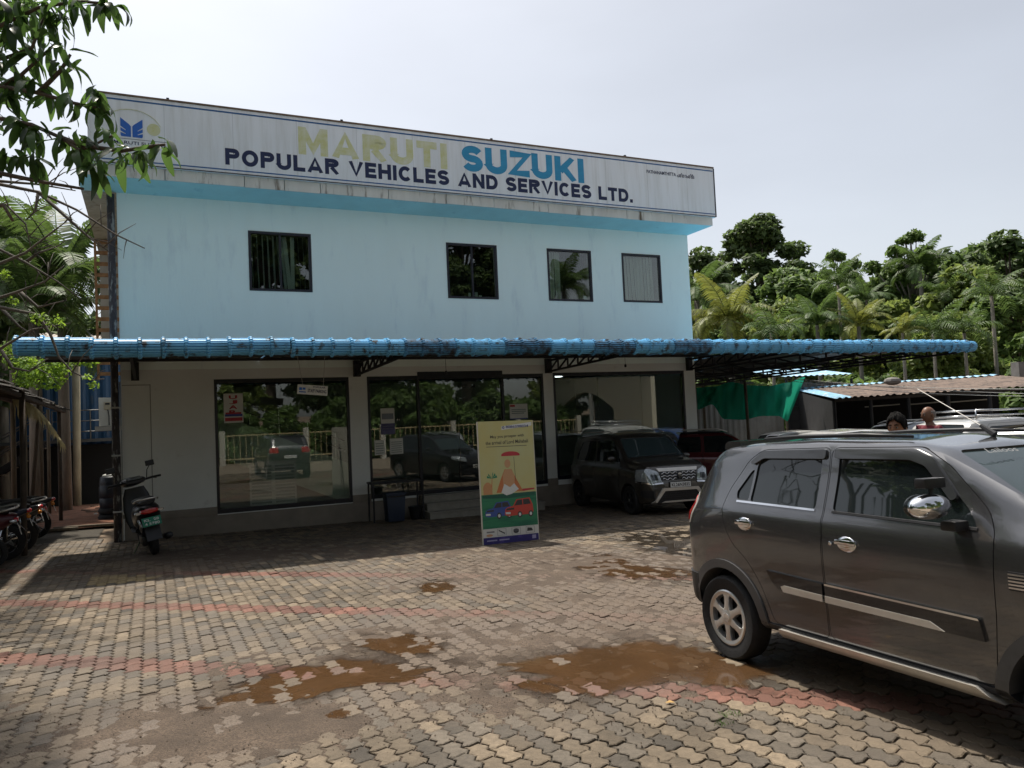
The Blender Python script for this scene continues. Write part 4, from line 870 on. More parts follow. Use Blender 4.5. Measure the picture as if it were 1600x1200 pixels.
SPEC['suv'] = dict(L=3.995, roofw=.68, hoodw=.90, top=[(0, .6), (.03, .85), (.08, 1.08), (.2, 1.35), (.36, 1.58), (.6, 1.635), (1.6, 1.66), (2.2, 1.61), (2.45, 1.5), (2.95, 1.16), (3.1, 1.11), (3.6, 1.04), (3.85, .95), (3.95, .8), (3.995, .6)],
    belt=[(0, 1.0), (.6, 1.07), (2.6, 1.0), (3.995, .9)], wid=[(0, .70), (.06, .8), (.25, .86), (.7, .89), (3.1, .89), (3.6, .86), (3.85, .78), (3.995, .62)],
    bot=[(0, .33), (.3, .28), (2.9, .24), (3.995, .28)], axles=(.68, 3.18), rt=.33, arch=.385, track=.77)
SPEC['hatch'] = dict(L=3.86, roofw=.60, hoodw=.88, top=[(0, .6), (.03, .8), (.08, .98), (.2, 1.18), (.42, 1.42), (.7, 1.49), (1.5, 1.52), (2.05, 1.48), (2.35, 1.35), (2.85, 1.03), (3.0, .99), (3.4, .93), (3.7, .84), (3.82, .7), (3.86, .55)],
    belt=[(0, .93), (.6, .99), (2.6, .93), (3.86, .8)], wid=[(0, .66), (.06, .76), (.25, .83), (.7, .865), (3.0, .865), (3.5, .83), (3.75, .72), (3.86, .55)],
    bot=[(0, .28), (.3, .22), (2.9, .19), (3.86, .22)], axles=(.70, 3.15), rt=.30, arch=.345, track=.745)
def front_set(t, sp, pnt, o_out, o_in, kind, plate_txt='', lens_h=(.62, .86)):
    pass
def plate(parent, txt, M, wd=.44, ht=.105, mt=None):
    b = MB(); b.box(-wd/2-.012, wd/2+.012, -.004, .0, -ht/2-.012, ht/2+.012, M=M); pl = b.build('number_plate', m_blk, parent)
    b = MB(); b.box(-wd/2, wd/2, -.007, -.0042, -ht/2, ht/2, M=M); b.build('plate_face', mt or m_plate, pl)
    if txt:
        q = link('plate_lettering', text_mesh('plate_lettering', txt, m_ink, wd*.9, ht*.68, .001, .02), pl); q.matrix_local = M @ Matrix.Translation((-wd*.45, -.0075, -ht*.34))
    return pl
def car(name, label, spec, pnt, pos, heading, group=None, detail=1, doors=False, windows=None, mid=None, extra=None, rails=False, txt='', cover=m_rim, steer=0):
    """pos: ground point under the rear axle centre; heading: rotation of local +x (forward)"""
    sp = SPEC[spec]; ax0, ax1 = sp['axles']
    t = thing(name, label, 'car', pos, heading, group, up=GN)
    sh = Matrix.Translation((-ax0, 0, 0))
    body = grid_obj(car_grid(sp), [pnt, m_blk, m_well, m_cgl])
    inner = grid_obj(car_grid(sp, -.010), [m_cgl])
    hold = {}
    for ax in (ax0, ax1):
        for s in (-1, 1):
            c = MB(); c.lathe([(sp['arch'], 0), (sp['arch'], .5)], 40, M=Matrix.Translation((ax, s*(sp['track']-.14), sp['rt'])) @ Matrix.Rotation(R(-90)*s, 4, 'X'), caps=True)
            boolean(body, c.mesh('c', m_well, fix=True), 'DIFFERENCE')
    H = max(z for _, z in sp['top']); rw = sp['roofw']
    win = windows or []
    glass = []
    for poly, nm in win:
        for s in (-1, 1):
            cm = prism_y(poly, s*.42, s*1.2, m_blk); co = link('cut', cm)
            glass.append((boolean(inner, co, 'INTERSECT', True, True), nm)); boolean(body, co, 'DIFFERENCE')
    for poly, z0, nm in sp.get('screens', []):
        co = link('cut', prism_z(poly, z0, 2.2, m_blk)); glass.append((boolean(inner, co, 'INTERSECT', True, True), nm)); boolean(body, co, 'DIFFERENCE')
    dparts = []
    if doors:
        for poly, nm in doors:
            for s in (-1, 1):
                co = link('cut', prism_y(poly, s*.30, s*1.2, m_well)); ci = link('cut', prism_y(shrink(poly, .0045), s*.31, s*1.2, m_well))
                dparts.append((boolean(body, ci, 'INTERSECT', False, True), nm, s)); boolean(body, co, 'DIFFERENCE')
    bpy.data.objects.remove(inner)
    body.data.transform(sh); fin(body, 'body', t, 30)
    for me, nm in glass:
        for i in range(len(me.materials)): me.materials[i] = m_cgl2 if nm == 'windscreen' else m_cgl
        me.transform(sh); mesh_obj(me, nm, t, 30)
    for me, nm, s in dparts: me.transform(sh); q = mesh_obj(me, nm, t, 30); hold[(nm, s)] = q
    for i, ax in enumerate((ax0, ax1)):
        for s in (-1, 1): wheel(t, (ax-ax0, s*sp['track'], sp['rt']), s, sp['rt'], .17, cover=cover, steer=steer if i else 0)
    return t, body, sh, hold
def conform(sp, d, cutter, mt, name, parent, sh, ang=35):
    o = grid_obj(car_grid(sp, d), [mt]); me = boolean(o, cutter, 'INTERSECT', False, True); bpy.data.objects.remove(o)
    me.materials.clear(); me.materials.append(mt); me.transform(sh)
    me.polygons.foreach_set('material_index', [0]*len(me.polygons))
    return mesh_obj(me, name, parent, ang)
def screens(sp, wx0, wx1, wy0, wy1, rx0, rx1, ry, z0, z1):
    sp['screens'] = [(rpoly([(wx0, -wy0), (wx1, -wy1), (wx1+.02, 0), (wx1, wy1), (wx0, wy0), (wx0+.03, 0)][:], .05, 3), z0, 'windscreen'), (rpoly([(rx0, -ry), (rx1, -ry*.9), (rx1, ry*.9), (rx0, ry)], .05, 3), z1, 'rear_window')]
screens(SPEC['presso'], 2.22, 2.80, .51, .64, .12, .34, .52, 1.13, 1.12)
screens(SPEC['tall'], 2.34, 2.84, .58, .68, .13, .27, .58, 1.12, 1.15)
screens(SPEC['suv'], 2.42, 2.97, .60, .74, .16, .34, .62, 1.14, 1.2)
screens(SPEC['hatch'], 2.28, 2.85, .54, .70, .18, .42, .55, 1.0, 1.1)
# ---------------------------------------------------------------- the near dark grey hatchback
sp = SPEC['presso']
m_gblk = mat('gloss_black', (.012, .012, .014), .12, spec=.6, coat=.6)
DOORR = rpoly([(1.465, .345), (1.465, 1.487), (.86, 1.477), (.73, 1.40), (.585, 1.21), (.535, 1.08), (.56, .95), (.64, .83), (.78, .73), (.89, .60), (.96, .46), (1.0, .345)], .05, 4)
DOORF = rpoly([(2.50, .345), (2.535, .70), (2.545, 1.06), (2.50, 1.17), (2.26, 1.395), (2.09, 1.487), (1.472, 1.487), (1.472, .345)], .05, 4)
WR_ = rpoly([(1.40, 1.112), (1.40, 1.45), (.91, 1.45), (.825, 1.37), (.81, 1.125)], .025, 3)
WQ_ = rpoly([(.79, 1.13), (.80, 1.345), (.765, 1.32), (.66, 1.185), (.675, 1.135)], .02, 3)
WF_ = rpoly([(2.45, 1.09), (2.39, 1.175), (2.17, 1.385), (2.06, 1.45), (1.535, 1.45), (1.535, 1.11)], .03, 3)
hx, hy = math.sin(R(23.5)), -math.cos(R(23.5)); HEAD = math.atan2(hy, hx)
fwv = Vector((hx, hy, 0)); rgt = Vector((hy, -hx, 0)) # car's right side (towards camera-left)
hub = gnd(1143, 1030)
axle = Vector((hub.x, hub.y, 0))-rgt*(sp['track']+.06); axle.z = G(axle.x, axle.y)
t, body, sh, hold = car('hatchback_car', 'dark grey hatchback with chrome mirror and silver side strips in the near corner', 'presso', m_grey, axle, HEAD, doors=[(DOORR, 'rear_door'), (DOORF, 'front_door')], windows=[(WR_, 'side_window'), (WQ_, 'quarter_window'), (WF_, 'side_window')])
def both(f):
    for s in (-1, 1): f(s)
def side_strip(poly, d, mt, name): both(lambda s: conform(sp, d, prism_y(poly, s*.55, s*1.2, mt), mt, name, t, sh))
side_strip([(2.47, .555), (2.45, .655), (1.479, .675), (1.479, .572)], .016, m_gblk, 'door_moulding'); side_strip([(1.458, .572), (1.458, .675), (.985, .69), (1.02, .63), (1.08, .582)], .016, m_gblk, 'door_moulding')
side_strip([(2.26, .560), (2.18, .597), (1.479, .607), (1.479, .568)], .021, m_silv, 'silver_strip'); side_strip([(1.458, .568), (1.458, .607), (1.14, .615), (1.11, .604), (1.13, .572)], .021, m_silv, 'silver_strip')
side_strip([(2.45, .650), (2.445, .661), (1.48, .679), (1.48, .668)], .018, m_chr, 'bright_edge')
side_strip([(2.62, .25), (2.54, .338), (.88, .338), (.90, .25)], .012, m_blk, 'sill_cladding')
side_strip([(2.50, .258), (2.40, .328), (1.06, .326), (1.04, .258)], .042, m_silv, 'sill_strip')
def arch_ring(axx, s):
    a0 = [(axx+(sp['arch']-.004)*math.cos(q), sp['rt']+(sp['arch']-.004)*math.sin(q)) for q in np.linspace(R(-14), R(194), 30)]
    a1 = [(axx+(sp['arch']+.062)*math.cos(q), sp['rt']+(sp['arch']+.055)*math.sin(q)) for q in np.linspace(R(194), R(-14), 30)]
    conform(sp, .012, prism_y(a0+a1, s*.60, s*1.2, m_blk), m_arch, 'wheel_arch_trim', t, sh)
m_arch = mat('arch_plastic', (.075, .075, .077), .38, var=.15, vs=10)
for axx in sp['axles']: both(lambda s: arch_ring(axx, s))
# rain visors over the side windows
m_vis = mat('smoked_visor', (.035, .037, .04), .08, spec=.8)
side_strip(rpoly([(1.435, 1.418), (1.435, 1.476), (.87, 1.468), (.765, 1.39), (.79, 1.372), (.89, 1.418)], .02, 3), .016, m_vis, 'rain_visor'); side_strip(rpoly([(2.33, 1.235), (2.17, 1.43), (2.05, 1.476), (1.505, 1.478), (1.505, 1.42), (2.03, 1.418), (2.13, 1.385), (2.295, 1.21)], .02, 3), .016, m_vis, 'rain_visor')
side_strip([(2.45, 1.08), (2.45, 1.092), (1.535, 1.112), (1.535, 1.10)], .006, m_blk, 'window_seal'); side_strip([(1.40, 1.102), (1.40, 1.115), (.68, 1.13), (.68, 1.117)], .006, m_chr, 'window_seal')
# lamps
both(lambda s: conform(sp, .010, prism_y(rpoly([(-.02, .93), (-.02, 1.10), (.10, 1.135), (.15, 1.08), (.10, .95)], .02, 3), s*.40, s*1.2, m_redl), m_redl, 'tail_lamp', t, sh))
both(lambda s: conform(sp, .004, prism_y(rpoly([(-.02, .91), (-.02, 1.13), (.13, 1.16), (.185, 1.08), (.12, .93)], .02, 3), s*.50, s*1.2, m_lens), m_silv, 'lamp_surround', t, sh))
both(lambda s: conform(sp, .006, prism_y(rpoly([(3.36, .80), (3.30, .97), (3.5, .94), (3.57, .82)], .03, 3), s*.36, s*1.2, m_lens), m_lens, 'headlamp', t, sh))
conform(sp, .012, prism_z([(-.1, -.9), (.30, -.9), (.14, -.60), (.12, .60), (.30, .9), (-.1, .9)], .0, .56, m_arch), m_blk, 'rear_bumper', t, sh)
conform(sp, .008, prism_x([(-.46, .44), (-.46, .60), (.46, .60), (.46, .44)], 3.4, 3.7, m_blk), m_blk, 'grille', t, sh)
conform(sp, .010, prism_x([(-.60, .20), (-.50, .38), (.50, .38), (.60, .20)], 3.3, 3.7, m_blk), m_blk, 'front_bumper', t, sh)
plate(t, '', Matrix.Translation((-.545, 0, .80)) @ Matrix.Rotation(R(-90), 4, 'Z'))
# spoiler
b = MB(); P = []
for y in np.linspace(-.56, .56, 9):
    e = 1-(abs(y)/.56)**4*.35; P.append([(.56-.52, y, 1.537-.012*(1-e)), (.42-.52, y, 1.545-.03*(1-e)), (.375-.52+.05*(1-e), y, 1.53-.04*(1-e)), (.365-.52+.05*(1-e), y, 1.485-.02*(1-e)), (.40-.52, y, 1.475), (.56-.52, y, 1.49)])
b.grid(P, closed=True); b.add(P[0], [tuple(range(6))]); b.add(P[-1], [tuple(range(5, -1, -1))]); b.build('spoiler', m_grey, t, smooth=40)
# handles
for s in (-1, 1):
    for nm, x, z in (('rear_door', .78, .975), ('front_door', 1.66, .93)):
        y = s*(.7615); pr = hold[(nm, s)]
        b = MB(); b.ball((x-sp['axles'][0], y-s*.004, z), .072, 16, 10, sq=(1, .14, .62)); b.build('handle_cup', m_chr, pr, smooth=True)
        b = MB(); b.cbox((x-sp['axles'][0], y+s*.010, z+.010), (.15, .014, .030)); b.build('handle', m_chr, pr, bev=.008)
    b = MB(); b.lathe([(.013, 0), (.013, .006), (.009, .008), (0, .008)], 12, M=Matrix.Translation((1.545-sp['axles'][0], s*.762, .925)) @ Matrix.Rotation(R(-90)*s, 4, 'X')); b.build('lock', m_chr, hold[('front_door', s)])
    # mirror: stalk, chrome shell, small blind-spot mirror on top
    X = 2.33-sp['axles'][0]
    b = MB(); b.box(X-.01, X+.075, *sorted((s*.715, s*.82)), 1.075, 1.125); mi = b.build('door_mirror', m_blk, t, bev=.012)
    b = MB(); b.ball((X, s*.895, 1.20), .115, 20, 14, sq=(.62, 1.15, .56)); b.build('mirror_shell', m_chr, mi, smooth=True)
    b = MB(); b.ball((X-.066, s*.895, 1.197), .1, 14, 8, sq=(.16, 1.0, .60)); b.build('mirror_glass', m_cgl, mi, smooth=True)
    b = MB(); b.tube([(X, s*.88, 1.26), (X, s*.87, 1.30)], .012, 6); b.cbox((X-.005, s*.87, 1.315), (.06, .15, .05)); b.build('blind_spot_mirror', m_blk, mi, bev=.006)
    # chrome vent on the front wing
    for k in range(5): b = MB(); b.cbox((2.66-sp['axles'][0], s*.763, .835+.0155*k), (.095, .012, .008)); b.build('vent_slat', m_chr, t)
    b = MB(); b.cbox((2.66-sp['axles'][0], s*.760, .866), (.10, .012, .085)); b.build('vent_back', m_blk, t)
# antenna
b = MB(); b.tube([(2.08-.52, 0, 1.53), (2.0-.52, 0, 1.585)], [.02, .012], 8); an = b.build('antenna', m_blk, t); b = MB(); b.tube([(2.0-.52, 0, 1.585), (1.60-.52, 0, 1.83)], [.0035, .002], 6); b.build('antenna_mast', m_silv, an)
# roof ribs
for s in (-1, 1):
    b = MB(); b.tube([(.75-.52, s*.50, 1.545), (1.1-.52, s*.51, 1.556), (1.6-.52, s*.51, 1.556), (1.95-.52, s*.50, 1.54)], [.008, .014, .014, .008], 8); b.build('roof_strip', m_blk, t, smooth=True)
# wiper and dash strip
b = MB(); b.tube([(2.78-.52, -.2, 1.195), (2.70-.52, .35, 1.24)], .008, 6); b.build('wiper', m_blk, t)
link('sticker_lettering', text_mesh('sticker_lettering', 'Lailoos', mat('sticker_grey', (.30, .30, .30), .5), .24, .036, .0006, 0), t).matrix_local = Matrix.Translation((2.33-.52, -.42, 1.445)) @ Matrix.Rotation(R(90), 4, 'Z') @ Matrix.Rotation(R(-52), 4, 'X')
NEARCAR = t
# ---------------------------------------------------------------- other cars
def recolor(root, new, old=None):
    for ch in root.children:
        if ch.type == 'MESH' and ch.data.materials and ch.data.materials[0] in PAINTS:
            ch.data = ch.data.copy(); ch.data.materials[0] = new
PAINTS = [m_grey, m_grey2, m_redp, m_whitep, m_silvp, m_bluep, m_blackp]
def front_kit(t, sp, sh, zl, zg, yl=(.42, .72), grille=m_blk, lens=m_lens):
    L = sp['L']; W = max(a for _, a in sp['wid'])
    for s in (-1, 1):
        conform(sp, .008, prism_x(rpoly([(s*yl[0], zl[0]), (s*yl[1], zl[0]+.03), (s*(W+.1), zl[1]-.06), (s*(W+.1), zl[1]), (s*yl[1], zl[1]), (s*yl[0], zl[1]-.04)], .02, 3), L-.36, L+.2, lens), lens, 'headlamp', t, sh)
        conform(sp, .008, prism_x(rpoly([(s*.52, .95), (s*.80, .95), (s*.85, 1.15), (s*.60, 1.12)], .02, 3), -.2, .18, m_redl), m_redl, 'tail_lamp', t, sh)
    conform(sp, .006, prism_x(rpoly([(-yl[0]+.03, zg[0]), (yl[0]-.03, zg[0]), (yl[0]-.03, zg[1]), (-yl[0]+.03, zg[1])], .02, 3), L-.4, L+.2, grille), grille, 'grille', t, sh)
    conform(sp, .006, prism_x(rpoly([(-.52, .27), (.52, .27), (.42, .46), (-.42, .46)], .03, 3), L-.4, L+.2, grille), grille, 'lower_intake', t, sh)
def mirrors(t, sp, x, z, y, mt):
    for s in (-1, 1):
        b = MB(); b.ball((x-sp['axles'][0], s*(y+.09), z), .1, 14, 8, sq=(.5, 1.1, .65)); mi = b.build('door_mirror', mt, t, smooth=True)
# --- grey tall car parked by the glass front
sp = SPEC['tall']; h = Vector((math.sin(R(20)), -math.cos(R(20)), 0)); rg = Vector((h.y, -h.x, 0))
wpos = gnd(986, 804); fc = wpos-rg*.76; ra = fc-h*2.435; ra.z = G(ra.x, ra.y)
wtall = [(rpoly([(1.42, 1.06), (1.42, 1.50), (.72, 1.48), (.50, 1.2), (.50, 1.08)], .04, 3), 'side_window'), (rpoly([(2.62, 1.05), (2.30, 1.44), (2.15, 1.50), (1.50, 1.50), (1.50, 1.055)], .04, 3), 'side_window')]
t, body, sh, _ = car('parked_car', 'brown-grey tall hatchback with chrome honeycomb grille parked at the glass front', 'tall', m_grey2, ra, math.atan2(h.y, h.x), windows=wtall, cover=m_blk, doors=[(rpoly([(2.60, .30), (2.62, 1.0), (2.30, 1.52), (1.47, 1.56), (1.47, .30)], .05, 3), 'front_door'), (rpoly([(1.463, .30), (1.463, 1.56), (.70, 1.54), (.46, 1.2), (.50, .86), (.85, .62), (.95, .30)], .05, 3), 'rear_door')])
L = sp['L']
for s in (-1, 1):
    conform(sp, .008, prism_x(rpoly([(s*.40, .66), (s*.62, .645), (s*.9, .70), (s*.9, .885), (s*.62, .925), (s*.46, .86)], .02, 3), L-.36, L+.2, m_lens), m_lens, 'headlamp', t, sh)
    conform(sp, .012, prism_x(rpoly([(s*.47, .70), (s*.60, .69), (s*.62, .80), (s*.50, .81)], .02, 3), L-.30, L+.2, m_blk), mat('lamp_inner', (.10, .11, .12), .1, .6), 'headlamp_reflector', t, sh)
    conform(sp, .014, prism_x(rpoly([(s*.385, .625), (s*.62, .61), (s*.9, .67), (s*.9, .69), (s*.62, .638), (s*.385, .65)], .008, 2), L-.36, L+.2, m_silv), m_chr, 'lamp_trim', t, sh)
    conform(sp, .008, prism_x(rpoly([(s*.56, .34), (s*.74, .36), (s*.76, .50), (s*.56, .50)], .03, 3), L-.36, L+.2, m_blk), m_blk, 'fog_lamp_pocket', t, sh)
    b = MB(); b.ball((L-.13-sp['axles'][0], s*.635, .43), .042, 12, 8, sq=(.5, 1, 1)); b.build('fog_lamp', m_lens, t, smooth=True)
    conform(sp, .020, prism_x([(s*.36, .475), (s*.36, .535), (s*.40, .535), (s*.62, .25), (s*.56, .25)], L-.42, L+.2, m_silv), m_silv, 'bumper_trim', t, sh)
conform(sp, .020, prism_x([(-.359, .48), (.359, .48), (.359, .535), (-.359, .535)], L-.42, L+.2, m_silv), m_silv, 'bumper_trim', t, sh)
conform(sp, .006, prism_x([(-.56, .25), (.56, .25), (.38, .478), (-.38, .478)], L-.42, L+.2, m_blk), m_blk, 'lower_intake', t, sh)
for k in range(4): conform(sp, .012, prism_x([(-.5+.04*k, .30+.043*k), (.5-.04*k, .30+.043*k), (.5-.04*k, .312+.043*k), (-.5+.04*k, .312+.043*k)], L-.42, L+.2, m_blk), m_blk, 'intake_bar', t, sh)
conform(sp, .024, prism_x([(-.44, .255), (-.36, .285), (.36, .285), (.44, .255)], L-.42, L+.2, m_silv), m_silv, 'skid_plate', t, sh)
conform(sp, .004, prism_x(rpoly([(-.40, .685), (.40, .685), (.42, .85), (-.42, .85)], .02, 3), L-.40, L+.2, m_blk), m_blk, 'grille', t, sh)
conform(sp, .012, prism_x(rpoly([(-.43, .86), (.43, .86), (.47, .925), (-.47, .925)], .012, 3), L-.40, L+.2, m_silv), m_silv, 'hood_edge_trim', t, sh)
# chrome wave bars of the grille
for row in (0, 1, 2):
    for s in (-1, 1):
        b = MB(); pts = []
        for i in range(13):
            y = s*(.055+.345*i/12); q = (i % 4 in (1, 2)); zz = .705+.06*row+(.018 if q else -.012)*(1 if row != 1 else .6); pts.append((L+.012-.16*abs(y)**2*1.2-sp['axles'][0]-.012, y, zz))
        b.tube(pts, .0085, 6); b.build('grille_bar', m_chr, t, smooth=True)
b = MB(); b.add([(0, 0, 0)], []); 
e_ = [(-.045, .045), (.0, .06), (.045, .035), (.01, .02), (.045, -.005), (.045, -.045), (.0, -.06), (-.045, -.035), (-.01, -.02), (-.045, .005)]
b = MB(); b.prism(e_, lambda y, z: (L+.006-sp['axles'][0], y, .768+z), lambda y, z: (L+.022-sp['axles'][0], y, .768+z)); b.build('badge', m_chr, t)
plate(t, 'KL26N3835', Matrix.Translation((L+.022-sp['axles'][0], 0.0, .592)) @ Matrix.Rotation(R(90), 4, 'Z'), .46, .10)
mirrors(t, sp, 2.50, 1.12, .80, m_grey2)
b = MB(); b.tube([(2.80-.55, .5, 1.185), (2.88-.55, -.15, 1.15)], .008, 6); b.build('wiper', m_blk, t); 
b = MB(); b.box(2.42-.55, 2.425-.55, .05, .16, 1.40, 1.45); b.build('sticker', m_plate, t)
for s in (-1, 1): b = MB(); b.tube([(.5-.55, s*.62, 1.655), (.7-.55, s*.62, 1.69), (1.9-.55, s*.62, 1.69), (2.1-.55, s*.62, 1.645)], .013, 6); b.build('roof_rail', m_silv, t, smooth=True)
# --- dark red SUV side-on behind it
sp = SPEC['suv']; h = Vector((.965, -.26, 0)).normalized(); c = at(1112, 640, 20.6); ra = c-h*1.25; ra.z = G(ra.x, ra.y)-.02
wsuv = [(rpoly([(1.62, 1.10), (1.62, 1.50), (.78, 1.49), (.58, 1.32), (.62, 1.13)], .04, 3), 'side_window'), (rpoly([(2.78, 1.07), (2.42, 1.43), (2.25, 1.51), (1.70, 1.51), (1.70, 1.09)], .04, 3), 'side_window')]
suv, body, sh, _ = car('parked_car', 'dark red car with black roof parked beyond the grey car with the chrome grille', 'suv', m_redp, ra, math.atan2(h.y, h.x), windows=wsuv, doors=[(rpoly([(2.75, .32), (2.78, 1.02), (2.40, 1.53), (1.665, 1.56), (1.665, .32)], .05, 3), 'front_door'), (rpoly([(1.655, .32), (1.655, 1.56), (.75, 1.54), (.55, 1.3), (.66, .95), (1.02, .72), (1.12, .32)], .05, 3), 'rear_door')])
front_kit(suv, sp, sh, (.78, .98), (.72, .95), (.48, .80)); mirrors(suv, sp, 2.60, 1.12, .88, m_blackp)
conform(sp, .006, prism_z([(.40, -.9), (2.35, -.9), (2.35, .9), (.40, .9)], 1.575, 2, m_blackp), m_blackp, 'roof_panel', suv, sh)
for s in (-1, 1):
    b = MB(); b.tube([(.55-.68, s*.66, 1.63), (.75-.68, s*.66, 1.685), (2.05-.68, s*.66, 1.685), (2.3-.68, s*.66, 1.60)], .016, 6); b.build('roof_rail', m_silv, suv, smooth=True)
    for x in (.98, 1.95): b = MB(); b.cbox((x-.68+.2, s*.895, .98), (.17, .03, .04)); b.build('handle', m_chr, suv, bev=.008)
# --- cars standing nose-in on the far side of the hatchback
whatch = [(rpoly([(1.55, 1.02), (1.55, 1.40), (.85, 1.38), (.55, 1.12), (.6, 1.05)], .04, 3), 'side_window'), (rpoly([(2.66, 1.0), (2.30, 1.32), (2.1, 1.40), (1.62, 1.41), (1.62, 1.01)], .04, 3), 'side_window')]
sp = SPEC['hatch']; hin = Vector((-.427, .904, 0))
def stand(px, dep): v = at(px, 640, dep); v.z = G(v.x, v.y); return v
GC = 'cars parked across the right of the yard'
dk, body, sh, _ = car('parked_car', 'black hatchback whose glossy roof shows just behind the grey hatchback', 'hatch', m_blackp, stand(1400, 9.7), math.atan2(.99, -.10), GC, windows=whatch); front_kit(dk, sp, sh, (.66, .84), (.60, .74), (.45, .72)); mirrors(dk, sp, 2.5, 1.05, .86, m_blackp)
plate(dk, 'KL03AC4218', Matrix.Translation((sp['L']+.01-.70, 0, .50)) @ Matrix.Rotation(R(90), 4, 'Z'))
def clone(src, pnt, lab, pos, heading, scale=1):
    o = copy_tree(src); recolor(o, pnt); o.location = pos; z = GN; x = Vector((math.cos(heading), math.sin(heading), 0)); x = (x-z*x.dot(z)).normalized(); y = z.cross(x)
    o.rotation_euler = Matrix((x, y, z)).transposed().to_euler(); o['label'] = lab; o['category'] = 'car'; o['group'] = GC; o.scale = (scale,)*3; return o
hd = math.atan2(.99, -.10)
clone(dk, m_whitep, 'white hatchback with its rounded roof showing left of the dark-haired man', stand(1352, 13.6), hd, 1.02)
clone(dk, m_silvp, 'silver hatchback at the right edge with its windscreen showing over the grey roof', stand(1590, 9.6), math.atan2(-.8, .6))
clone(dk, m_whitep, 'white hatchback far off below the green net', stand(1212, 25.5), math.atan2(.3, .95))
clone(dk, m_bluep, 'blue hatchback roof at the far right behind the silver car', stand(1640, 15.5), hd)
sw = clone(suv, m_whitep, 'white car with a steel roof rack beside the man in maroon', stand(1490, 15.0), math.atan2(.30, .95))
clone(suv, m_silvp, 'silver car in the dark shed behind the dark-haired man', stand(1405, 19.5), math.atan2(.2, .98))
for ch in list(sw.children):
    if ch.name.startswith('roof_rail') or ch.name.startswith('roof_panel'):
        bpy.data.objects.remove(ch)
m_stl = mat('steel', (.55, .56, .58), .25, 1)
b = MB()
for x in (0, .45, .9, 1.35):
    b.tube([(x-.1, -.6, 1.70), (x-.1, .6, 1.70)], .014, 6)
for y in (-.6, .6): b.tube([(-.1, y, 1.70), (1.25, y, 1.70)], .014, 6); b.tube([(-.1, y, 1.80), (1.25, y, 1.80)], .014, 6)
for x in (-.1, 1.25):
    for y in (-.6, .6): b.tube([(x, y, 1.58), (x, y, 1.80)], .014, 6)
    b.tube([(x, -.6, 1.80), (x, .6, 1.80)], .014, 6)
b.build('roof_rack', m_stl, sw, smooth=True)
# ================================================================== printed standee
def quadp(parent, name, pts, mt, y):
    b = MB(); n = len(pts); b.add([(x, y, z) for x, z in pts], [tuple(range(n))]); return b.build(name, mt, parent, fix=False)
bl = gnd(756, 853); br = gnd(842, 844); dv = (br-bl); ba = math.atan2(dv.y, dv.x); Wb = dv.length; Hb = 1.90
sd_ = thing('printed_standee', 'tall yellow and green printed standee with two cars, leaning in front of the door', 'standee', (bl.x, bl.y, G(bl.x, bl.y)+.01), ba)
sd_.rotation_euler = (R(-3.0), R(.8), ba)
fl = lambda k, c, **q: mat('print_'+k, c, .62, **q)
b = MB(); b.box(-.012, Wb+.012, .0, .03, 0, Hb); b.build('frame', mat('frame_pale', (.55, .53, .46), .5), sd_)
def rect(nm, x0, x1, z0, z1, mt, y): return quadp(sd_, nm, [(x0*Wb, z0*Hb), (x1*Wb, z0*Hb), (x1*Wb, z1*Hb), (x0*Wb, z1*Hb)], mt, y)
m_by = fl('yellow_field', (.52, .44, .15), col2=(.48, .52, .30), c2amt=.5, noise2=.9, c2w=.5)
rect('print_field', 0, 1, .40, 1, m_by, -.002); rect('print_field', 0, 1, .125, .40, fl('green_field', (.035, .20, .10), col2=(.02, .13, .08), c2amt=.45, noise2=3, st=(.3, 1, 3)), -.002)
rect('print_strip', 0, 1, .055, .125, fl('white_strip', (.60, .60, .56)), -.0021); rect('print_strip', 0, 1, 0, .055, fl('navy_strip', (.035, .03, .16), col2=(.08, .06, .25), c2amt=.4), -.002)
def ell(cx, cz, rx, rz, mt, y, nm='print_shape', n=24, a0=0, a1=360): return quadp(sd_, nm, [((cx+rx*math.cos(R(a0+(a1-a0)*i/n)))*Wb, (cz+rz*math.sin(R(a0+(a1-a0)*i/n)))*Hb) for i in range(n+(a1-a0 < 360))], mt, y)
def poly(pts, mt, y, nm='print_shape'): return quadp(sd_, nm, [(x*Wb, z*Hb) for x, z in pts], mt, y)
m_pw = fl('white', (.62, .64, .62)); m_pk = fl('dark', (.05, .05, .05)); m_pn = fl('navy', (.04, .05, .2))
poly([(.42, .925), (.98, .955), (.98, .985), (.42, .955)], m_pw, -.003); 
def btext(tx, x, z, wd, ht, mt, off=.01): 
    q = link('lettering', text_mesh('lettering', tx, mt, wd*Wb, ht*Hb, 0, off), sd_); q.location = (x*Wb, -.004, z*Hb); q.rotation_euler = (0, R(-1.2), 0)
btext('8086598034', .50, .938, .42, .022, m_pn, .02)
b = MB(); b.lathe([(.010, 0), (.020, 0)], 14, M=Matrix.Translation((.455*Wb, -.0045, .945*Hb)) @ Matrix.Rotation(R(90), 4, 'X')); b.build('phone_symbol', m_pn, sd_, fix=False)
btext('May you prosper with', .21, .852, .62, .030, m_pk); btext('the arrival of Lord Mahabali', .12, .805, .78, .030, m_pk); rect('print_rule', .13, .87, .787, .791, m_pk, -.003)
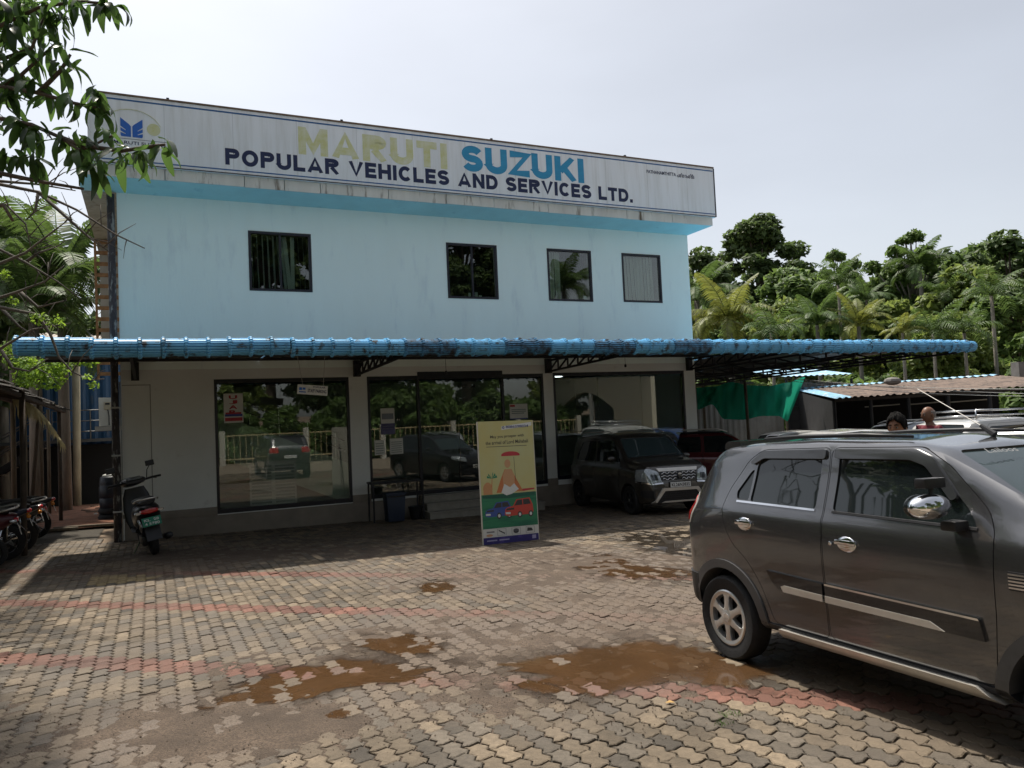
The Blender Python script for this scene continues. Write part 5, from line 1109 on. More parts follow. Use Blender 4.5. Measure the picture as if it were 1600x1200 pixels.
# generic seated figure under a parasol, with palm and hut
m_or = fl('orange', (.50, .18, .07)); m_sk = fl('skin', (.52, .30, .16)); m_rd = fl('red', (.42, .06, .05)); m_hut = fl('hut', (.50, .26, .12))
poly([(.27, .41), (.36, .52), (.44, .60), (.56, .60), (.64, .52), (.76, .41)], m_or, -.003); poly([(.40, .46), (.40, .55), (.45, .60), (.55, .60), (.61, .55), (.61, .46), (.50, .43)], m_sk, -.0034); ell(.495, .645, .055, .035, m_sk, -.0036)
poly([(.36, .41), (.42, .48), (.52, .45), (.60, .48), (.68, .43), (.55, .395), (.45, .385)], m_pw, -.0038); ell(.56, .715, .17, .030, m_rd, -.0032, n=28, a0=-14, a1=194); poly([(.615, .70), (.622, .70), (.635, .50), (.628, .50)], m_pk, -.0031)
ell(.12, .44, .085, .06, m_hut, -.003, a0=0, a1=180, n=16); rect('print_shape', .04, .20, .40, .44, m_hut, -.0031); poly([(.185, .46), (.20, .46), (.21, .53), (.20, .53)], m_or, -.0032)
for k in range(6): a = R(20+28*k); poly([(.205, .53), (.205+.09*math.cos(a)-.01*math.sin(a), .53+.045*math.sin(a)+.01), (.205+.10*math.cos(a), .53+.05*math.sin(a)-.012)], fl('palm', (.03, .22, .12)), -.0035-.0001*k)
poly([(.74, .41), (.97, .42), (.97, .432), (.74, .43)], m_rd, -.003); poly([(.02, .395), (.98, .402), (.98, .375), (.5, .36), (.02, .372)], fl('dark_green', (.02, .10, .07)), -.0026)
def pcar(x, z, w_, hgt, mt, k):
    P_ = [(0, .18), (.02, .45), (.10, .55), (.30, .62), (.42, .95), (.88, 1.0), (.98, .62), (1, .25), (.92, .12), (.1, .1)]
    poly([(x+w_*a, z+hgt*c) for a, c in P_], mt, -.003-.0006*k); poly([(x+w_*a, z+hgt*c) for a, c in [(.34, .62), (.45, .90), (.62, .92), (.62, .64)]], m_pk, -.0033-.0006*k); poly([(x+w_*a, z+hgt*c) for a, c in [(.65, .64), (.65, .92), (.86, .93), (.92, .66)]], m_pk, -.0033-.0006*k)
    for cx in (.52, .90): ell(x+w_*cx, z+hgt*.14, .042, .026, m_pk, -.0034-.0006*k); ell(x+w_*cx, z+hgt*.14, .022, .014, m_pw, -.0036-.0006*k)
    poly([(x+w_*a, z+hgt*c) for a, c in [(.03, .20), (.20, .19), (.20, .30), (.03, .31)]], m_pw, -.0036-.0006*k); poly([(x+w_*a, z+hgt*c) for a, c in [(.05, .40), (.33, .42), (.33, .52), (.08, .50)]], m_pk, -.0034-.0006*k)
pcar(.05, .205, .48, .135, fl('car_blue', (.05, .09, .30)), 0); pcar(.40, .20, .53, .155, fl('car_red', (.50, .07, .05)), 2)
for k, cx in enumerate((.34, .60, .86)):
    x0, x1 = cx-.09, cx+.07; 
    for (a, c, d, e) in ((x0, x1, .064, .066), (x0, x1, .116, .118), (x0, x0+.006, .066, .116), (x1-.006, x1, .066, .116)): rect('print_box', a, c, d, e, fl('grey', (.2, .2, .2)), -.003)
poly([(.27, .103), (.28, .111), (.39, .082), (.38, .074)], m_pk, -.0032); ell(.59, .088, .05, .016, m_pk, -.0032); ell(.59, .097, .05, .013, fl('grey2', (.10, .10, .11)), -.0034); poly([(.79, .08), (.80, .108), (.88, .104), (.90, .08)], m_pk, -.0032)
rect('print_mark', .06, .20, .092, .104, fl('grey', (.2, .2, .2)), -.003); ell(.11, .072, .06, .010, m_sk, -.003)
for (a, c) in ((.06, .24), (.28, .46)): rect('print_mark', a, c, .024, .034, fl('lilac', (.35, .33, .5)), -.003)
rect('print_mark', .88, .95, .015, .045, fl('lilac', (.35, .33, .5)), -.003)
b = MB(); b.bar((.20, .035, Hb*.75), (.22, .55, .0), .02); b.build('prop_leg', m_steel, sd_); b = MB(); b.bar((Wb-.20, .035, Hb*.75), (Wb-.22, .55, .0), .02); b.build('prop_leg', m_steel, sd_)
# ================================================================== people
def person(name, label, pos, face, height, shirt, trouser, skin, hair, hairstyle, turn=0, tilt=0):
    t = thing(name, label, 'person', pos, face)       # faces local +x
    k = height/1.72
    J = {'pel': (0, 0, .93), 'bel': (.01, 0, 1.08), 'che': (.0, 0, 1.30), 'nck': (.0, 0, 1.46), 'hd': (.015, 0, 1.53),
         'sl': (0, .17, 1.40), 'el': (-.02, .24, 1.13), 'wl': (.08, .24, .90), 'hl': (.12, .235, .82), 'sr': (0, -.17, 1.40), 'er': (-.02, -.24, 1.13), 'wr': (.08, -.24, .90), 'hr': (.12, -.235, .82),
         'tl': (0, .09, .88), 'kl': (.02, .10, .49), 'al': (-.02, .10, .09), 'fl': (.15, .11, .03), 'tr': (0, -.09, .88), 'kr': (.02, -.10, .49), 'ar': (-.02, -.10, .09), 'fr': (.15, -.11, .03)}
    E_ = [('pel', 'bel'), ('bel', 'che'), ('che', 'nck'), ('nck', 'hd'), ('che', 'sl'), ('sl', 'el'), ('el', 'wl'), ('wl', 'hl'), ('che', 'sr'), ('sr', 'er'), ('er', 'wr'), ('wr', 'hr'), ('pel', 'tl'), ('tl', 'kl'), ('kl', 'al'), ('al', 'fl'), ('pel', 'tr'), ('tr', 'kr'), ('kr', 'ar'), ('ar', 'fr')]
    rad = {'pel': (.145, .12), 'bel': (.15, .115), 'che': (.155, .115), 'nck': (.058, .058), 'hd': (.055, .055), 'sl': (.075, .075), 'el': (.048, .048), 'wl': (.032, .03), 'hl': (.035, .022), 'sr': (.075, .075), 'er': (.048, .048), 'wr': (.032, .03), 'hr': (.035, .022),
           'tl': (.10, .10), 'kl': (.068, .068), 'al': (.05, .05), 'fl': (.042, .03), 'tr': (.10, .10), 'kr': (.068, .068), 'ar': (.05, .05), 'fr': (.042, .03)}
    names = list(J); me = bpy.data.meshes.new('body'); me.from_pydata([tuple(c*k for c in J[n]) for n in names], [(names.index(a), names.index(c)) for a, c in E_], [])
    o = bpy.data.objects.new('body', me); COL.objects.link(o); sk = o.modifiers.new('s', 'SKIN'); lay = me.skin_vertices[0].data if me.skin_vertices else None
    if lay is None:
        bm = bmesh.new(); bm.from_mesh(me); bm.verts.layers.skin.verify(); bm.to_mesh(me); bm.free(); lay = me.skin_vertices[0].data
    for i, n in enumerate(names): lay[i].radius = (rad[n][0]*k, rad[n][1]*k); lay[i].use_root = (n == 'pel')
    ss = o.modifiers.new('u', 'SUBSURF'); ss.levels = 2; ss.render_levels = 2
    dg = bpy.context.evaluated_depsgraph_get(); dg.update(); m2 = bpy.data.meshes.new_from_object(o.evaluated_get(dg)); bpy.data.objects.remove(o)
    m2.materials.clear()
    for q in (shirt, trouser, skin, m_blk): m2.materials.append(q)
    for p in m2.polygons:
        c = p.center/k; arm = abs(c.y) > .185 and c.z < 1.2
        p.material_index = 2 if (c.z > 1.455 or (arm and c.z < 1.15 and abs(c.y) > .19)) else (3 if c.z < .07 else (1 if c.z < .92 and not arm else 0)); p.use_smooth = True
    bo = link('body', m2, t)
    # fingers
    for s in (-1, 1):
        for f in range(4):
            y = s*(.235+(.027-.018*f)); ln = (.07, .08, .075, .06)[f]; b = MB(); b.tube([((.125)*k, y*k, .80*k), ((.14)*k, y*k, (.80-ln*.5)*k), (.135*k, y*k, (.80-ln)*k)], [.010*k, .009*k, .006*k], 6); b.build('finger', skin, bo, smooth=True)
        b = MB(); b.tube([(.135*k, s*.225*k, .845*k), (.17*k, s*.215*k, .81*k), (.175*k, s*.215*k, .775*k)], [.012*k, .010*k, .007*k], 6); b.build('thumb', skin, bo, smooth=True)
    # head, turned on the neck
    HM = Matrix.Translation((.02*k, 0, 1.60*k)) @ Matrix.Rotation(turn, 4, 'Z') @ Matrix.Rotation(tilt, 4, 'Y')
    nu, nv = 32, 22; P_ = []
    for i in range(nv+1):
        th_ = math.pi*i/nv; row = []
        for j in range(nu):
            ph = 2*math.pi*j/nu; x, y, z = math.sin(th_)*math.cos(ph), math.sin(th_)*math.sin(ph), -math.cos(th_)
            X = .095*x*(1.02 if x > 0 else 1.08); Y = .074*y; Z = .118*z
            if z < 0: Y *= 1-.28*(-z)**1.5; X *= 1-.10*(-z) if x > 0 else 1-.42*(-z)
            if x > .5:
                g = lambda a, c, wa, wc: math.exp(-((y-a)/wa)**2-((z-c)/wc)**2)
                X += .026*g(0, -.16, .12, .16)+.012*g(0, -.02, .08, .16)-.010*(g(.36, .06, .16, .10)+g(-.36, .06, .16, .10))+.006*g(0, .22, .5, .08)+.008*g(0, -.46, .22, .06)-.006*g(0, -.53, .3, .03)+.008*g(0, -.58, .2, .05)+.010*g(0, -.85, .25, .14)
            row.append(HM @ (Vector((X, Y, Z))*k))
        P_.append(row)
    b = MB(); b.grid(P_, closed=True); hd_ = b.build('head', skin, t, smooth=True)
    for s in (-1, 1):
        b = MB(); b.ball((0, 0, 0), .03, 10, 8, sq=(.6, .3, 1.05)); b.v = [tuple(HM @ (Vector(v)*k+Vector((-.005, s*.078, -.005))*k)) for v in b.v]; b.build('ear', skin, hd_, smooth=True)
        b = MB(); b.ball((0, 0, 0), .0105, 10, 6); b.v = [tuple(HM @ (Vector(v)*k+Vector((.0795, s*.030, .008))*k)) for v in b.v]; b.build('eye', mat('eye_white', (.30, .28, .25), .3), hd_, smooth=True)
        b = MB(); b.ball((0, 0, 0), .0065, 8, 6); b.v = [tuple(HM @ (Vector(v)*k+Vector((.0885, s*.030, .008))*k)) for v in b.v]; b.build('pupil', m_ink, hd_, smooth=True)
        b = MB(); b.tube([HM @ (Vector((.092, s*.012, .031))*k), HM @ (Vector((.093, s*.03, .037))*k), HM @ (Vector((.080, s*.05, .031))*k)], [.004, .006, .003], 6); b.build('eyebrow', hair, hd_, smooth=True)
    b = MB(); b.ball((0, 0, 0), .022, 10, 6, sq=(.25, 1, .3)); b.v = [tuple(HM @ (Vector(v)*k+Vector((.094, 0, -.062))*k)) for v in b.v]; b.build('lips', mat('lips', (.22, .09, .07), .5), hd_, smooth=True)
    # hair shell
    rr = random.Random(5); P_ = []
    top = hairstyle == 'full'
    for i in range(15):
        th_ = math.pi*(.0+.60*i/14); row = []
        for j in range(36):
            ph = 2*math.pi*j/36; x, y, z = math.sin(th_)*math.cos(ph), math.sin(th_)*math.sin(ph), math.cos(th_)
            front = max(0, x); lim = ((.74+.10*math.sin(ph*9)) if top else -.05)*front+(-.55)*(1-front) if True else 0
            zz = max(z, lim)
            if z < lim: q_ = math.sqrt(max(0, 1-lim*lim))/max(math.sin(th_), .05); q_ = min(q_, 1.0); x *= q_; y *= q_
            r = 1.0+(.13 if top else .035)*(1 if zz > lim+.03 else .5)+(.10*math.sin(j*1.7+i*.9)*.5+.06*math.sin(j*3.1-i*2.3)+rr.uniform(-.03, .05) if top else rr.uniform(-.01, .01))
            if not top and (z > .5 or x > .12): r = .88
            row.append(HM @ (Vector((.096*x*r*(1.05), .076*y*r, .118*zz*(r if z > 0 else 1)+(.008 if top else 0)))*k))
        P_.append(row)
    b = MB(); b.grid(P_, closed=True); b.build('hair', hair, hd_, smooth=True)
    return t
m_s1 = mat('skin_brown', (.26, .125, .07), .5, var=.08); m_s2 = mat('skin_dark', (.17, .08, .045), .45, var=.1)
m_h1 = mat('hair_black', (.008, .0075, .0075), .8, var=.3, vs=60, bump=.6, bs=90, spec=.15); m_h2 = mat('hair_grey', (.14, .12, .11), .6, var=.4, vs=60)
p1 = at(1402, 660, 7.2); person('person', 'man with thick black hair in a light shirt standing behind the grey hatchback', (p1.x, p1.y, G(p1.x, p1.y)), math.atan2(-.75, -.65), 1.70, mat('shirt_blue', (.20, .25, .38), .8), mat('trouser_grey', (.06, .06, .07), .8), m_s1, m_h1, 'full', R(-6), R(6))
p2 = at(1453, 655, 11.7); person('person', 'balding man in a maroon shirt facing left beside the white cars', (p2.x, p2.y, G(p2.x, p2.y)), math.atan2(-.15, -1), 1.85, mat('shirt_maroon', (.13, .012, .022), .8, var=.2, vs=20), mat('trouser_grey'), m_s2, m_h2, 'short', R(0), R(4))
# ================================================================== scooters and motorbikes
m_pbl = mat('scooter_black', (.010, .010, .012), .35, var=.1); m_pmar = mat('scooter_maroon', (.05, .006, .010), .35, var=.1); m_pblu = mat('bike_blue', (.008, .012, .03), .35, var=.1)
m_seat = mat('seat_vinyl', (.012, .012, .013), .55, bump=.2, bs=60)
m_gplate = mat('plate_green', (.01, .17, .10), .45)
def loft(rings, name, mt, parent, smooth=50):
    b = MB(); b.grid(rings, closed=True); n = len(rings[0]); b.add(rings[0], [tuple(range(n))]); b.add(rings[-1], [tuple(range(n-1, -1, -1))]); return b.build(name, mt, parent, smooth=smooth)
def oval(x, y, z, ry, rz, n=16, p=2.4):
    out = []
    for i in range(n):
        a = 2*math.pi*i/n; c, s = math.cos(a), math.sin(a); out.append((x, y+ry*math.copysign(abs(c)**(2/p), c), z+rz*math.copysign(abs(s)**(2/p), s)))
    return out
def two_wheel(t, rw, x0, x1, mt=m_tyre, wd=.10, alloy=m_blk):
    for x in (x0, x1):
        M = Matrix.Translation((x, 0, rw)) @ Matrix.Rotation(R(90), 4, 'X'); b = MB(); h = wd/2; r = rw
        b.lathe([(r*.62, -h*.7), (r*.8, -h), (r*.95, -h*.75), (r, 0), (r*.95, h*.75), (r*.8, h), (r*.62, h*.7)], 28, M=M); w_ = b.build('wheel', m_tyre, t, smooth=50)
        b = MB(); b.lathe([(r*.63, -h*.6), (r*.60, 0), (r*.63, h*.6)], 24, M=M); b.build('rim', alloy, w_, smooth=50, fix=False)
        for k in range(5):
            a = 2*math.pi*k/5; b = MB(); b.bar(M @ Vector((0, 0, 0)), M @ Vector((r*.62*math.cos(a), r*.62*math.sin(a), 0)), .03, .02); b.build('spoke', alloy, w_)
def small_plate(t, M, txt, mt, ink=m_ink, wd=.21, ht=.115):
    b = MB(); b.box(-wd/2, wd/2, -.004, .004, -ht/2, ht/2, M=M); p = b.build('number_plate', mt, t)
    a, c = txt
    for k, (q, z) in enumerate(((a, .006), (c, -.048))):
        o = link('plate_lettering', text_mesh('plate_lettering', q, ink, wd*.78, .036, .0008, .02), p); o.matrix_local = M @ Matrix.Translation((-wd*.39, -.005, z))
def scooter(label, pos, heading, lean, pnt, pl, pltxt, ink=m_ink, scale=1.1, group=None, steer=R(18)):
    t = thing('scooter', label, 'scooter', pos, heading, group); t.rotation_euler = (lean, 0, heading); t.scale = (scale, scale*1.12, scale)
    two_wheel(t, .215, 0, 1.25)
    # tail body
    loft([oval(-.32, 0, .70, .05, .03), oval(-.26, 0, .68, .11, .075), oval(-.12, 0, .64, .145, .13), oval(.08, 0, .60, .165, .17), oval(.30, 0, .56, .165, .19), oval(.46, 0, .50, .15, .18), oval(.52, 0, .44, .12, .12)], 'tail_body', pnt, t)
    loft([oval(-.22, 0, .775, .09, .025), oval(-.05, 0, .80, .125, .045), oval(.2, 0, .785, .14, .05), oval(.42, 0, .77, .125, .045), oval(.50, 0, .76, .08, .025)], 'seat', m_seat, t)
    b = MB(); b.tube([(-.10, .14, .80), (-.28, .12, .835), (-.33, .06, .84), (-.335, 0, .842), (-.33, -.06, .84), (-.28, -.12, .835), (-.10, -.14, .80)], .013, 8); b.build('grab_rail', m_silv, t, smooth=True)
    loft([oval(-.335, 0, .665, .06, .02), oval(-.325, 0, .665, .10, .035), oval(-.27, 0, .665, .115, .04)], 'tail_lamp', m_redl, t)
    for s in (-1, 1): loft([oval(-.30, s*.13, .655, .03, .018), oval(-.26, s*.14, .655, .035, .022), oval(-.22, s*.145, .66, .02, .015)], 'indicator', m_lens, t)
    # rear mudguard, plate
    b = MB(); b.grid([[(-.20-.12*q, y, .55-.30*q) for y in (-.09, -.05, .05, .09)] for q in np.linspace(0, 1, 5)]); b.build('mudguard', m_blk, t, fix=False)
    M = Matrix.Translation((-.345, 0, .52)) @ Matrix.Rotation(R(-90), 4, 'Z') @ Matrix.Rotation(R(-14), 4, 'X'); small_plate(t, M, pltxt, pl, ink, .22, .125)
    b = MB(); b.tube([(.25, -.16, .20), (-.02, -.18, .22), (-.24, -.18, .26)], [.03, .05, .045], 10); b.build('exhaust', m_blk, t, smooth=True)
    b = MB(); b.box(-.1, .25, .06, .13, .16, .30); b.build('engine_case', m_blk, t, bev=.03)
    b = MB(); b.tube([(-.05, .10, .28), (-.13, .12, .55)], .018, 8); b.build('shock', m_stl, t, smooth=True)
    # floor and leg shield
    loft([oval(.44, 0, .33, .14, .05), oval(.70, 0, .30, .16, .035), oval(.95, 0, .33, .15, .04)], 'footboard', pnt, t)
    loft([oval(.88, 0, .36, .16, .10), oval(.96, 0, .55, .185, .09), oval(1.02, 0, .75, .165, .08), oval(1.03, 0, .90, .11, .06), oval(1.02, 0, .97, .06, .04)], 'leg_shield', pnt, t) if False else None
    P_ = []
    for z, x, w_ in ((.30, .90, .15), (.45, .95, .185), (.62, 1.0, .19), (.80, 1.03, .165), (.93, 1.03, .12)):
        P_.append([(x+.05*math.cos(a)*(1 if math.cos(a) > 0 else .6), w_*math.sin(a), z) for a in np.linspace(0, 2*math.pi, 17)[:-1]])
    loft(P_, 'leg_shield', pnt, t)
    b = MB(); b.tube([(1.03, 0, .92), (1.17, 0, .50), (1.25, .0, .22)], .03, 8); b.build('fork', m_blk, t, smooth=True)
    b = MB(); b.grid([[(1.25+.245*math.cos(a), y, .215+.245*math.sin(a)) for y in (-.06, 0, .06)] for a in np.linspace(R(10), R(150), 9)]); b.build('front_mudguard', pnt, t, fix=False)
    # handlebar unit, turned
    HB = Matrix.Translation((1.02, 0, 1.0)) @ Matrix.Rotation(steer, 4, 'Z'); q = lambda *v: HB @ Vector(v)
    rings = [[q(*p) for p in oval(-.08, 0, .02, .13, .02)], [q(*p) for p in oval(-.02, 0, .03, .17, .06)], [q(*p) for p in oval(.08, 0, .02, .15, .075)], [q(*p) for p in oval(.15, 0, .0, .08, .05)]]
    hb = loft(rings, 'handlebar_cowl', pnt, t)
    b = MB(); b.add([q(-.075, -.10, .055), q(-.075, .10, .055), q(.0, .10, .095), q(.0, -.10, .095)], [(0, 1, 2, 3)]); b.build('instrument_panel', m_lens, hb, fix=False)
    for s in (-1, 1):
        b = MB(); b.tube([q(0, s*.14, .02), q(-.04, s*.25, .03), q(-.07, s*.36, .03)], [.016, .018, .018], 8); b.build('grip', m_seat, hb, smooth=True)
        b = MB(); b.tube([q(.01, s*.22, .03), q(.03, s*.34, .0)], .007, 6); b.build('brake_lever', m_stl, hb)
        b = MB(); b.tube([q(0, s*.19, .04), q(.01, s*.22, .16), q(-.0, s*.26, .22)], .007, 6); mi = b.build('mirror', m_blk, hb)
        b = MB(); b.cbox(q(-.0, s*.27, .255), (.022, .12, .085), rot=(0, 0, steer)); b.build('mirror_head', m_blk, mi, bev=.01)
    b = MB(); b.tube([(.35, .10, .22), (.30, .24, -.005), (.25, .25, -.005)], .011, 6); b.build('side_stand', m_stl, t)
    return t
sc = gnd(243, 866)
scooter('black scooter with a green number plate standing against the end of the building', (sc.x, sc.y, G(sc.x, sc.y)), math.atan2(.90, -.43)+R(7), R(-9), m_pbl, m_gplate, ('KL  28', '4 5780'), m_plate, 1.12)
GB = 'two-wheelers parked under the lean-to'
def motorbike(label, pos, heading, lean, pnt, pltxt, group=GB):
    t = thing('motorbike', label, 'motorbike', pos, heading, group); t.rotation_euler = (lean, 0, heading)
    two_wheel(t, .30, 0, 1.27, wd=.095)
    loft([oval(.55, 0, .82, .07, .05), oval(.70, 0, .86, .13, .10), oval(.88, 0, .88, .14, .12), oval(1.0, 0, .87, .08, .07)], 'tank', pnt, t)
    loft([oval(-.18, 0, .82, .07, .03), oval(.05, 0, .84, .11, .045), oval(.35, 0, .80, .13, .045), oval(.60, 0, .82, .09, .04)], 'seat', m_seat, t)
    loft([oval(-.34, 0, .80, .04, .03), oval(-.20, 0, .76, .09, .06), oval(.1, 0, .70, .12, .09), oval(.35, 0, .66, .11, .10), oval(.45, 0, .62, .05, .06)], 'tail_body', pnt, t)
    loft([oval(-.37, 0, .79, .05, .02), oval(-.35, 0, .79, .075, .035), oval(-.30, 0, .79, .07, .03)], 'tail_lamp', m_redl, t)
    b = MB(); b.cbox((.60, 0, .42), (.42, .26, .34)); b.build('engine', m_blk, t, bev=.05)
    b = MB(); b.tube([(.7, -.14, .30), (.2, -.17, .28), (-.25, -.17, .36)], [.022, .04, .05], 10); b.build('exhaust', m_stl, t, smooth=True)
    b = MB(); b.tube([(1.02, .09, .95), (1.27, .09, .30)], .024, 8); b.tube([(1.02, -.09, .95), (1.27, -.09, .30)], .024, 8); b.build('fork', m_stl, t, smooth=True)
    b = MB(); b.tube([(.9, .38, 1.05), (1.0, .2, 1.06), (1.03, 0, 1.0), (1.0, -.2, 1.06), (.9, -.38, 1.05)], .014, 8); hb = b.build('handlebar', m_blk, t, smooth=True)
    b = MB(); b.ball((1.12, 0, .93), .11, 14, 8); b.build('headlamp', m_lens, t, smooth=True)
    for s in (-1, 1):
        b = MB(); b.tube([(.97, s*.26, 1.07), (.95, s*.32, 1.20)], .007, 6); mi = b.build('mirror', m_blk, hb); b = MB(); b.ball((.94, s*.33, 1.23), .055, 10, 6, sq=(.25, 1, .8)); b.build('mirror_head', m_blk, mi, smooth=True)
        b = MB(); b.tube([(-.05, s*.11, .70), (0.0, s*.11, .32)], .022, 8); b.build('shock', m_stl, t, smooth=True); b = MB(); b.ball((-.32, s*.15, .72), .035, 8, 6); b.build('indicator', mat('amber', (.6, .2, .02), .2), t, smooth=True)
    b = MB(); b.grid([[(.33*math.cos(a), y, .30+.33*math.sin(a)) for y in (-.06, 0, .06)] for a in np.linspace(R(60), R(185), 9)]); b.build('mudguard', m_blk, t, fix=False)
    M = Matrix.Translation((-.36, 0, .60)) @ Matrix.Rotation(R(-90), 4, 'Z') @ Matrix.Rotation(R(-18), 4, 'X'); small_plate(t, M, pltxt, m_plate, m_ink, .2, .11)
    b = MB(); b.tube([(.5, .12, .25), (.45, .26, -.0)], .011, 6); b.build('side_stand', m_stl, t)
    return t
def gp(s, p): v = SP(s, p); return v
hl = math.atan2((-DV).y, (-DV).x)
def parked(k, s, p, f, *a): v = gp(s, p); return f(a[0], v, hl+a[1], a[2], *a[3:])
scooter('maroon-tailed scooter with a white plate, foremost under the lean-to', gp(-1.72, 2.55), hl+R(12), R(-6), m_pmar, m_plate, ('KL03', 'K 139'), m_ink, 1.1, GB)
motorbike('blue-black motorbike second from the front under the lean-to', gp(-1.67, 1.55), hl+R(10), R(-7), m_pblu, ('KL26', 'D 511'))
motorbike('black motorbike third from the front under the lean-to', gp(-1.62, .55), hl+R(8), R(-7), m_pbl, ('KL03', 'Y 204'))
scooter('dark scooter fourth from the front under the lean-to', gp(-1.67, -.6), hl+R(10), R(-6), m_pbl, m_plate, ('KL26', 'C 902'), m_ink, 1.05, GB)
motorbike('rearmost motorbike by the second post of the lean-to', gp(-1.67, -1.9), hl+R(8), R(-6), m_pbl, ('KL03', 'A 77'))
# ================================================================== left of the building
m_oldsheet = mat('old_sheet', (.075, .068, .062), .8, var=.35, vs=3, col2=(.16, .10, .07), c2amt=.36, bump=.2)
m_wood = mat('old_wood', (.13, .105, .075), .85, var=.3, vs=6, st=(3, 3, .5), bump=.3)
m_wooddk = mat('dark_wood', (.07, .055, .045), .85, var=.3, vs=6, bump=.3)
m_bluew = mat('blue_wall_sheet', (.013, .055, .13), .55, var=.2, vs=1.5, st=(1, 1, .3), col2=(.05, .06, .07), c2amt=.35)
def corr(name, o, u, v, nu, nv, pitch, amp, mt, parent, thick=False):
    """corrugated sheet: origin o, along u (corrugation repeats) and v"""
    o = Vector(o); u = Vector(u); v = Vector(v); L = u.length; n = u.cross(v).normalized(); k = max(2, int(L/pitch*4)); P_ = []
    for j in range(nv+1): P_.append([o+u*(i/k)+v*(j/nv)+n*amp*(1 if (i//2) % 2 else -1)*(1 if True else 0) for i in range(k+1)])
    b = MB(); b.grid(P_); return b.build(name, mt, parent, fix=False)
lt = thing('lean_to', 'low lean-to of rusty sheets on thin posts over the parked bikes', 'shed', tuple(P0), TH)
for k in range(11):
    y0 = -3.6+k*.93; rz = random.Random(k).uniform(-.02, .02); corr('roof_sheet', (-1.38+rz, y0, 2.50-.012*k+rz*.5), (0, .97, 0), (-3.0, 0, .75), 0, 3, .11, .012, m_oldsheet, lt)
for s_, z_ in ((-1.5, 2.44), (-2.6, 2.72), (-4.1, 3.08)): b = MB(); b.bar((s_, -3.5, z_), (s_, 6.5, z_-.10), .07); b.build('purlin', m_wooddk, lt)
for k, (s_, y_) in enumerate([(-1.47, -1.02), (-1.85, 2.2), (-1.6, 6.2), (-2.15, 9.2), (-4.1, -3.3), (-4.1, 1.5), (-4.1, 6.2)]):
    v = SP(s_, -y_); b = MB(); b.tube([(s_, y_, v.z-.1), (s_, y_, 2.5 if s_ > -3 else 3.05)], .045, 8); b.build('post', m_wood if k % 2 else m_wooddk, lt, smooth=True)
for y_ in (-3.2, -.9, 1.5, 3.8, 6.2): b = MB(); b.bar((-1.45, y_, 2.42), (-4.2, y_, 3.06), .06); b.build('rafter', m_wooddk, lt)
# dry frond hanging from the eave
m_dry = mat('dry_frond', (.42, .36, .20), .8, var=.3, vs=5)
df = thing('dry_palm_frond', 'dry straw-coloured palm frond hanging off the lean-to eave', 'palm frond', tuple(P0), TH)
A0 = Vector((-1.9, 1.2, 2.42)); pts = [A0+Vector((.22*i/9*3.4, .55*i/9, .02-.9*(i/9)**2.2)) for i in range(10)]
b = MB(); b.tube(pts, [.018*(1-i/12) for i in range(10)], 6); b.build('rachis', m_dry, df, smooth=True)
rr = random.Random(2)
for i in range(46):
    q = i/46*9; a = int(q); p = pts[a]+(pts[min(a+1, 9)]-pts[a])*(q-a); ln = .42*(1-.35*i/46)
    for s in (-1, 1):
        e = p+Vector((rr.uniform(.0, .12), s*rr.uniform(.02, .10), -ln*rr.uniform(.75, 1))); b = MB(); w_ = Vector((.010, .006, 0)); m_ = (p+e)/2+Vector((.02, 0, .02))
        b.add([p-w_, p+w_, m_+w_*1.2, m_-w_*1.2, e], [(0, 1, 2, 3), (3, 2, 4)]); b.build('leaflet', m_dry, df, fix=False)
# timber edging and bits on the earth
for k, (a, c, z) in enumerate([((-3.4, 3.35), (-1.0, 3.25), .05), ((-1.5, 3.55), (-.08, 3.42), .06), ((-2.6, 3.2), (-1.9, 3.5), .10)]):
    va = SP(a[0], -a[1]); vb = SP(c[0], -c[1]); b = MB(); b.bar((va.x, va.y, va.z+z), (vb.x, vb.y, vb.z+z), .10, .06); tag(b.build('timber_plank', m_wood, bev=.006), ['old timber plank edging the red earth', 'shorter timber plank lying by the corner post', 'crooked timber offcut across the plank edging'][k], 'plank')
for k, (x, y, r, lab) in enumerate([(98, 786, .10, 'pale round stone by the foot of the timber pole'), (108, 788, .13, 'larger pale stone near the timber pole'), (150, 806, .05, 'small pale stone on the red earth')]):
    g = gnd(x, y); b = MB(); b.ball((g.x, g.y, g.z+.05), r, 9, 6, sq=(1, .8, .6)); b.v = [(v[0]+.02*math.sin(40*v[1]), v[1]+.02*math.sin(31*v[0]), v[2]) for v in b.v]; tag(b.build('stone', mat('pale_stone', (.45, .43, .40), .8, var=.2), smooth=True), lab, 'stone')
for k in range(5):
    g = gnd(128+7*k, 800-3*k+(k % 2)*6); b = MB(); b.bar((g.x, g.y, g.z+.06), (g.x+.5, g.y+.25*(k-2), g.z+.09), .05, .02); tag(b.build('wood_scrap', m_wood), ORD[k]+' pale wood scrap from the timber pole on the red earth', 'scrap', 'wood scraps on the red earth')
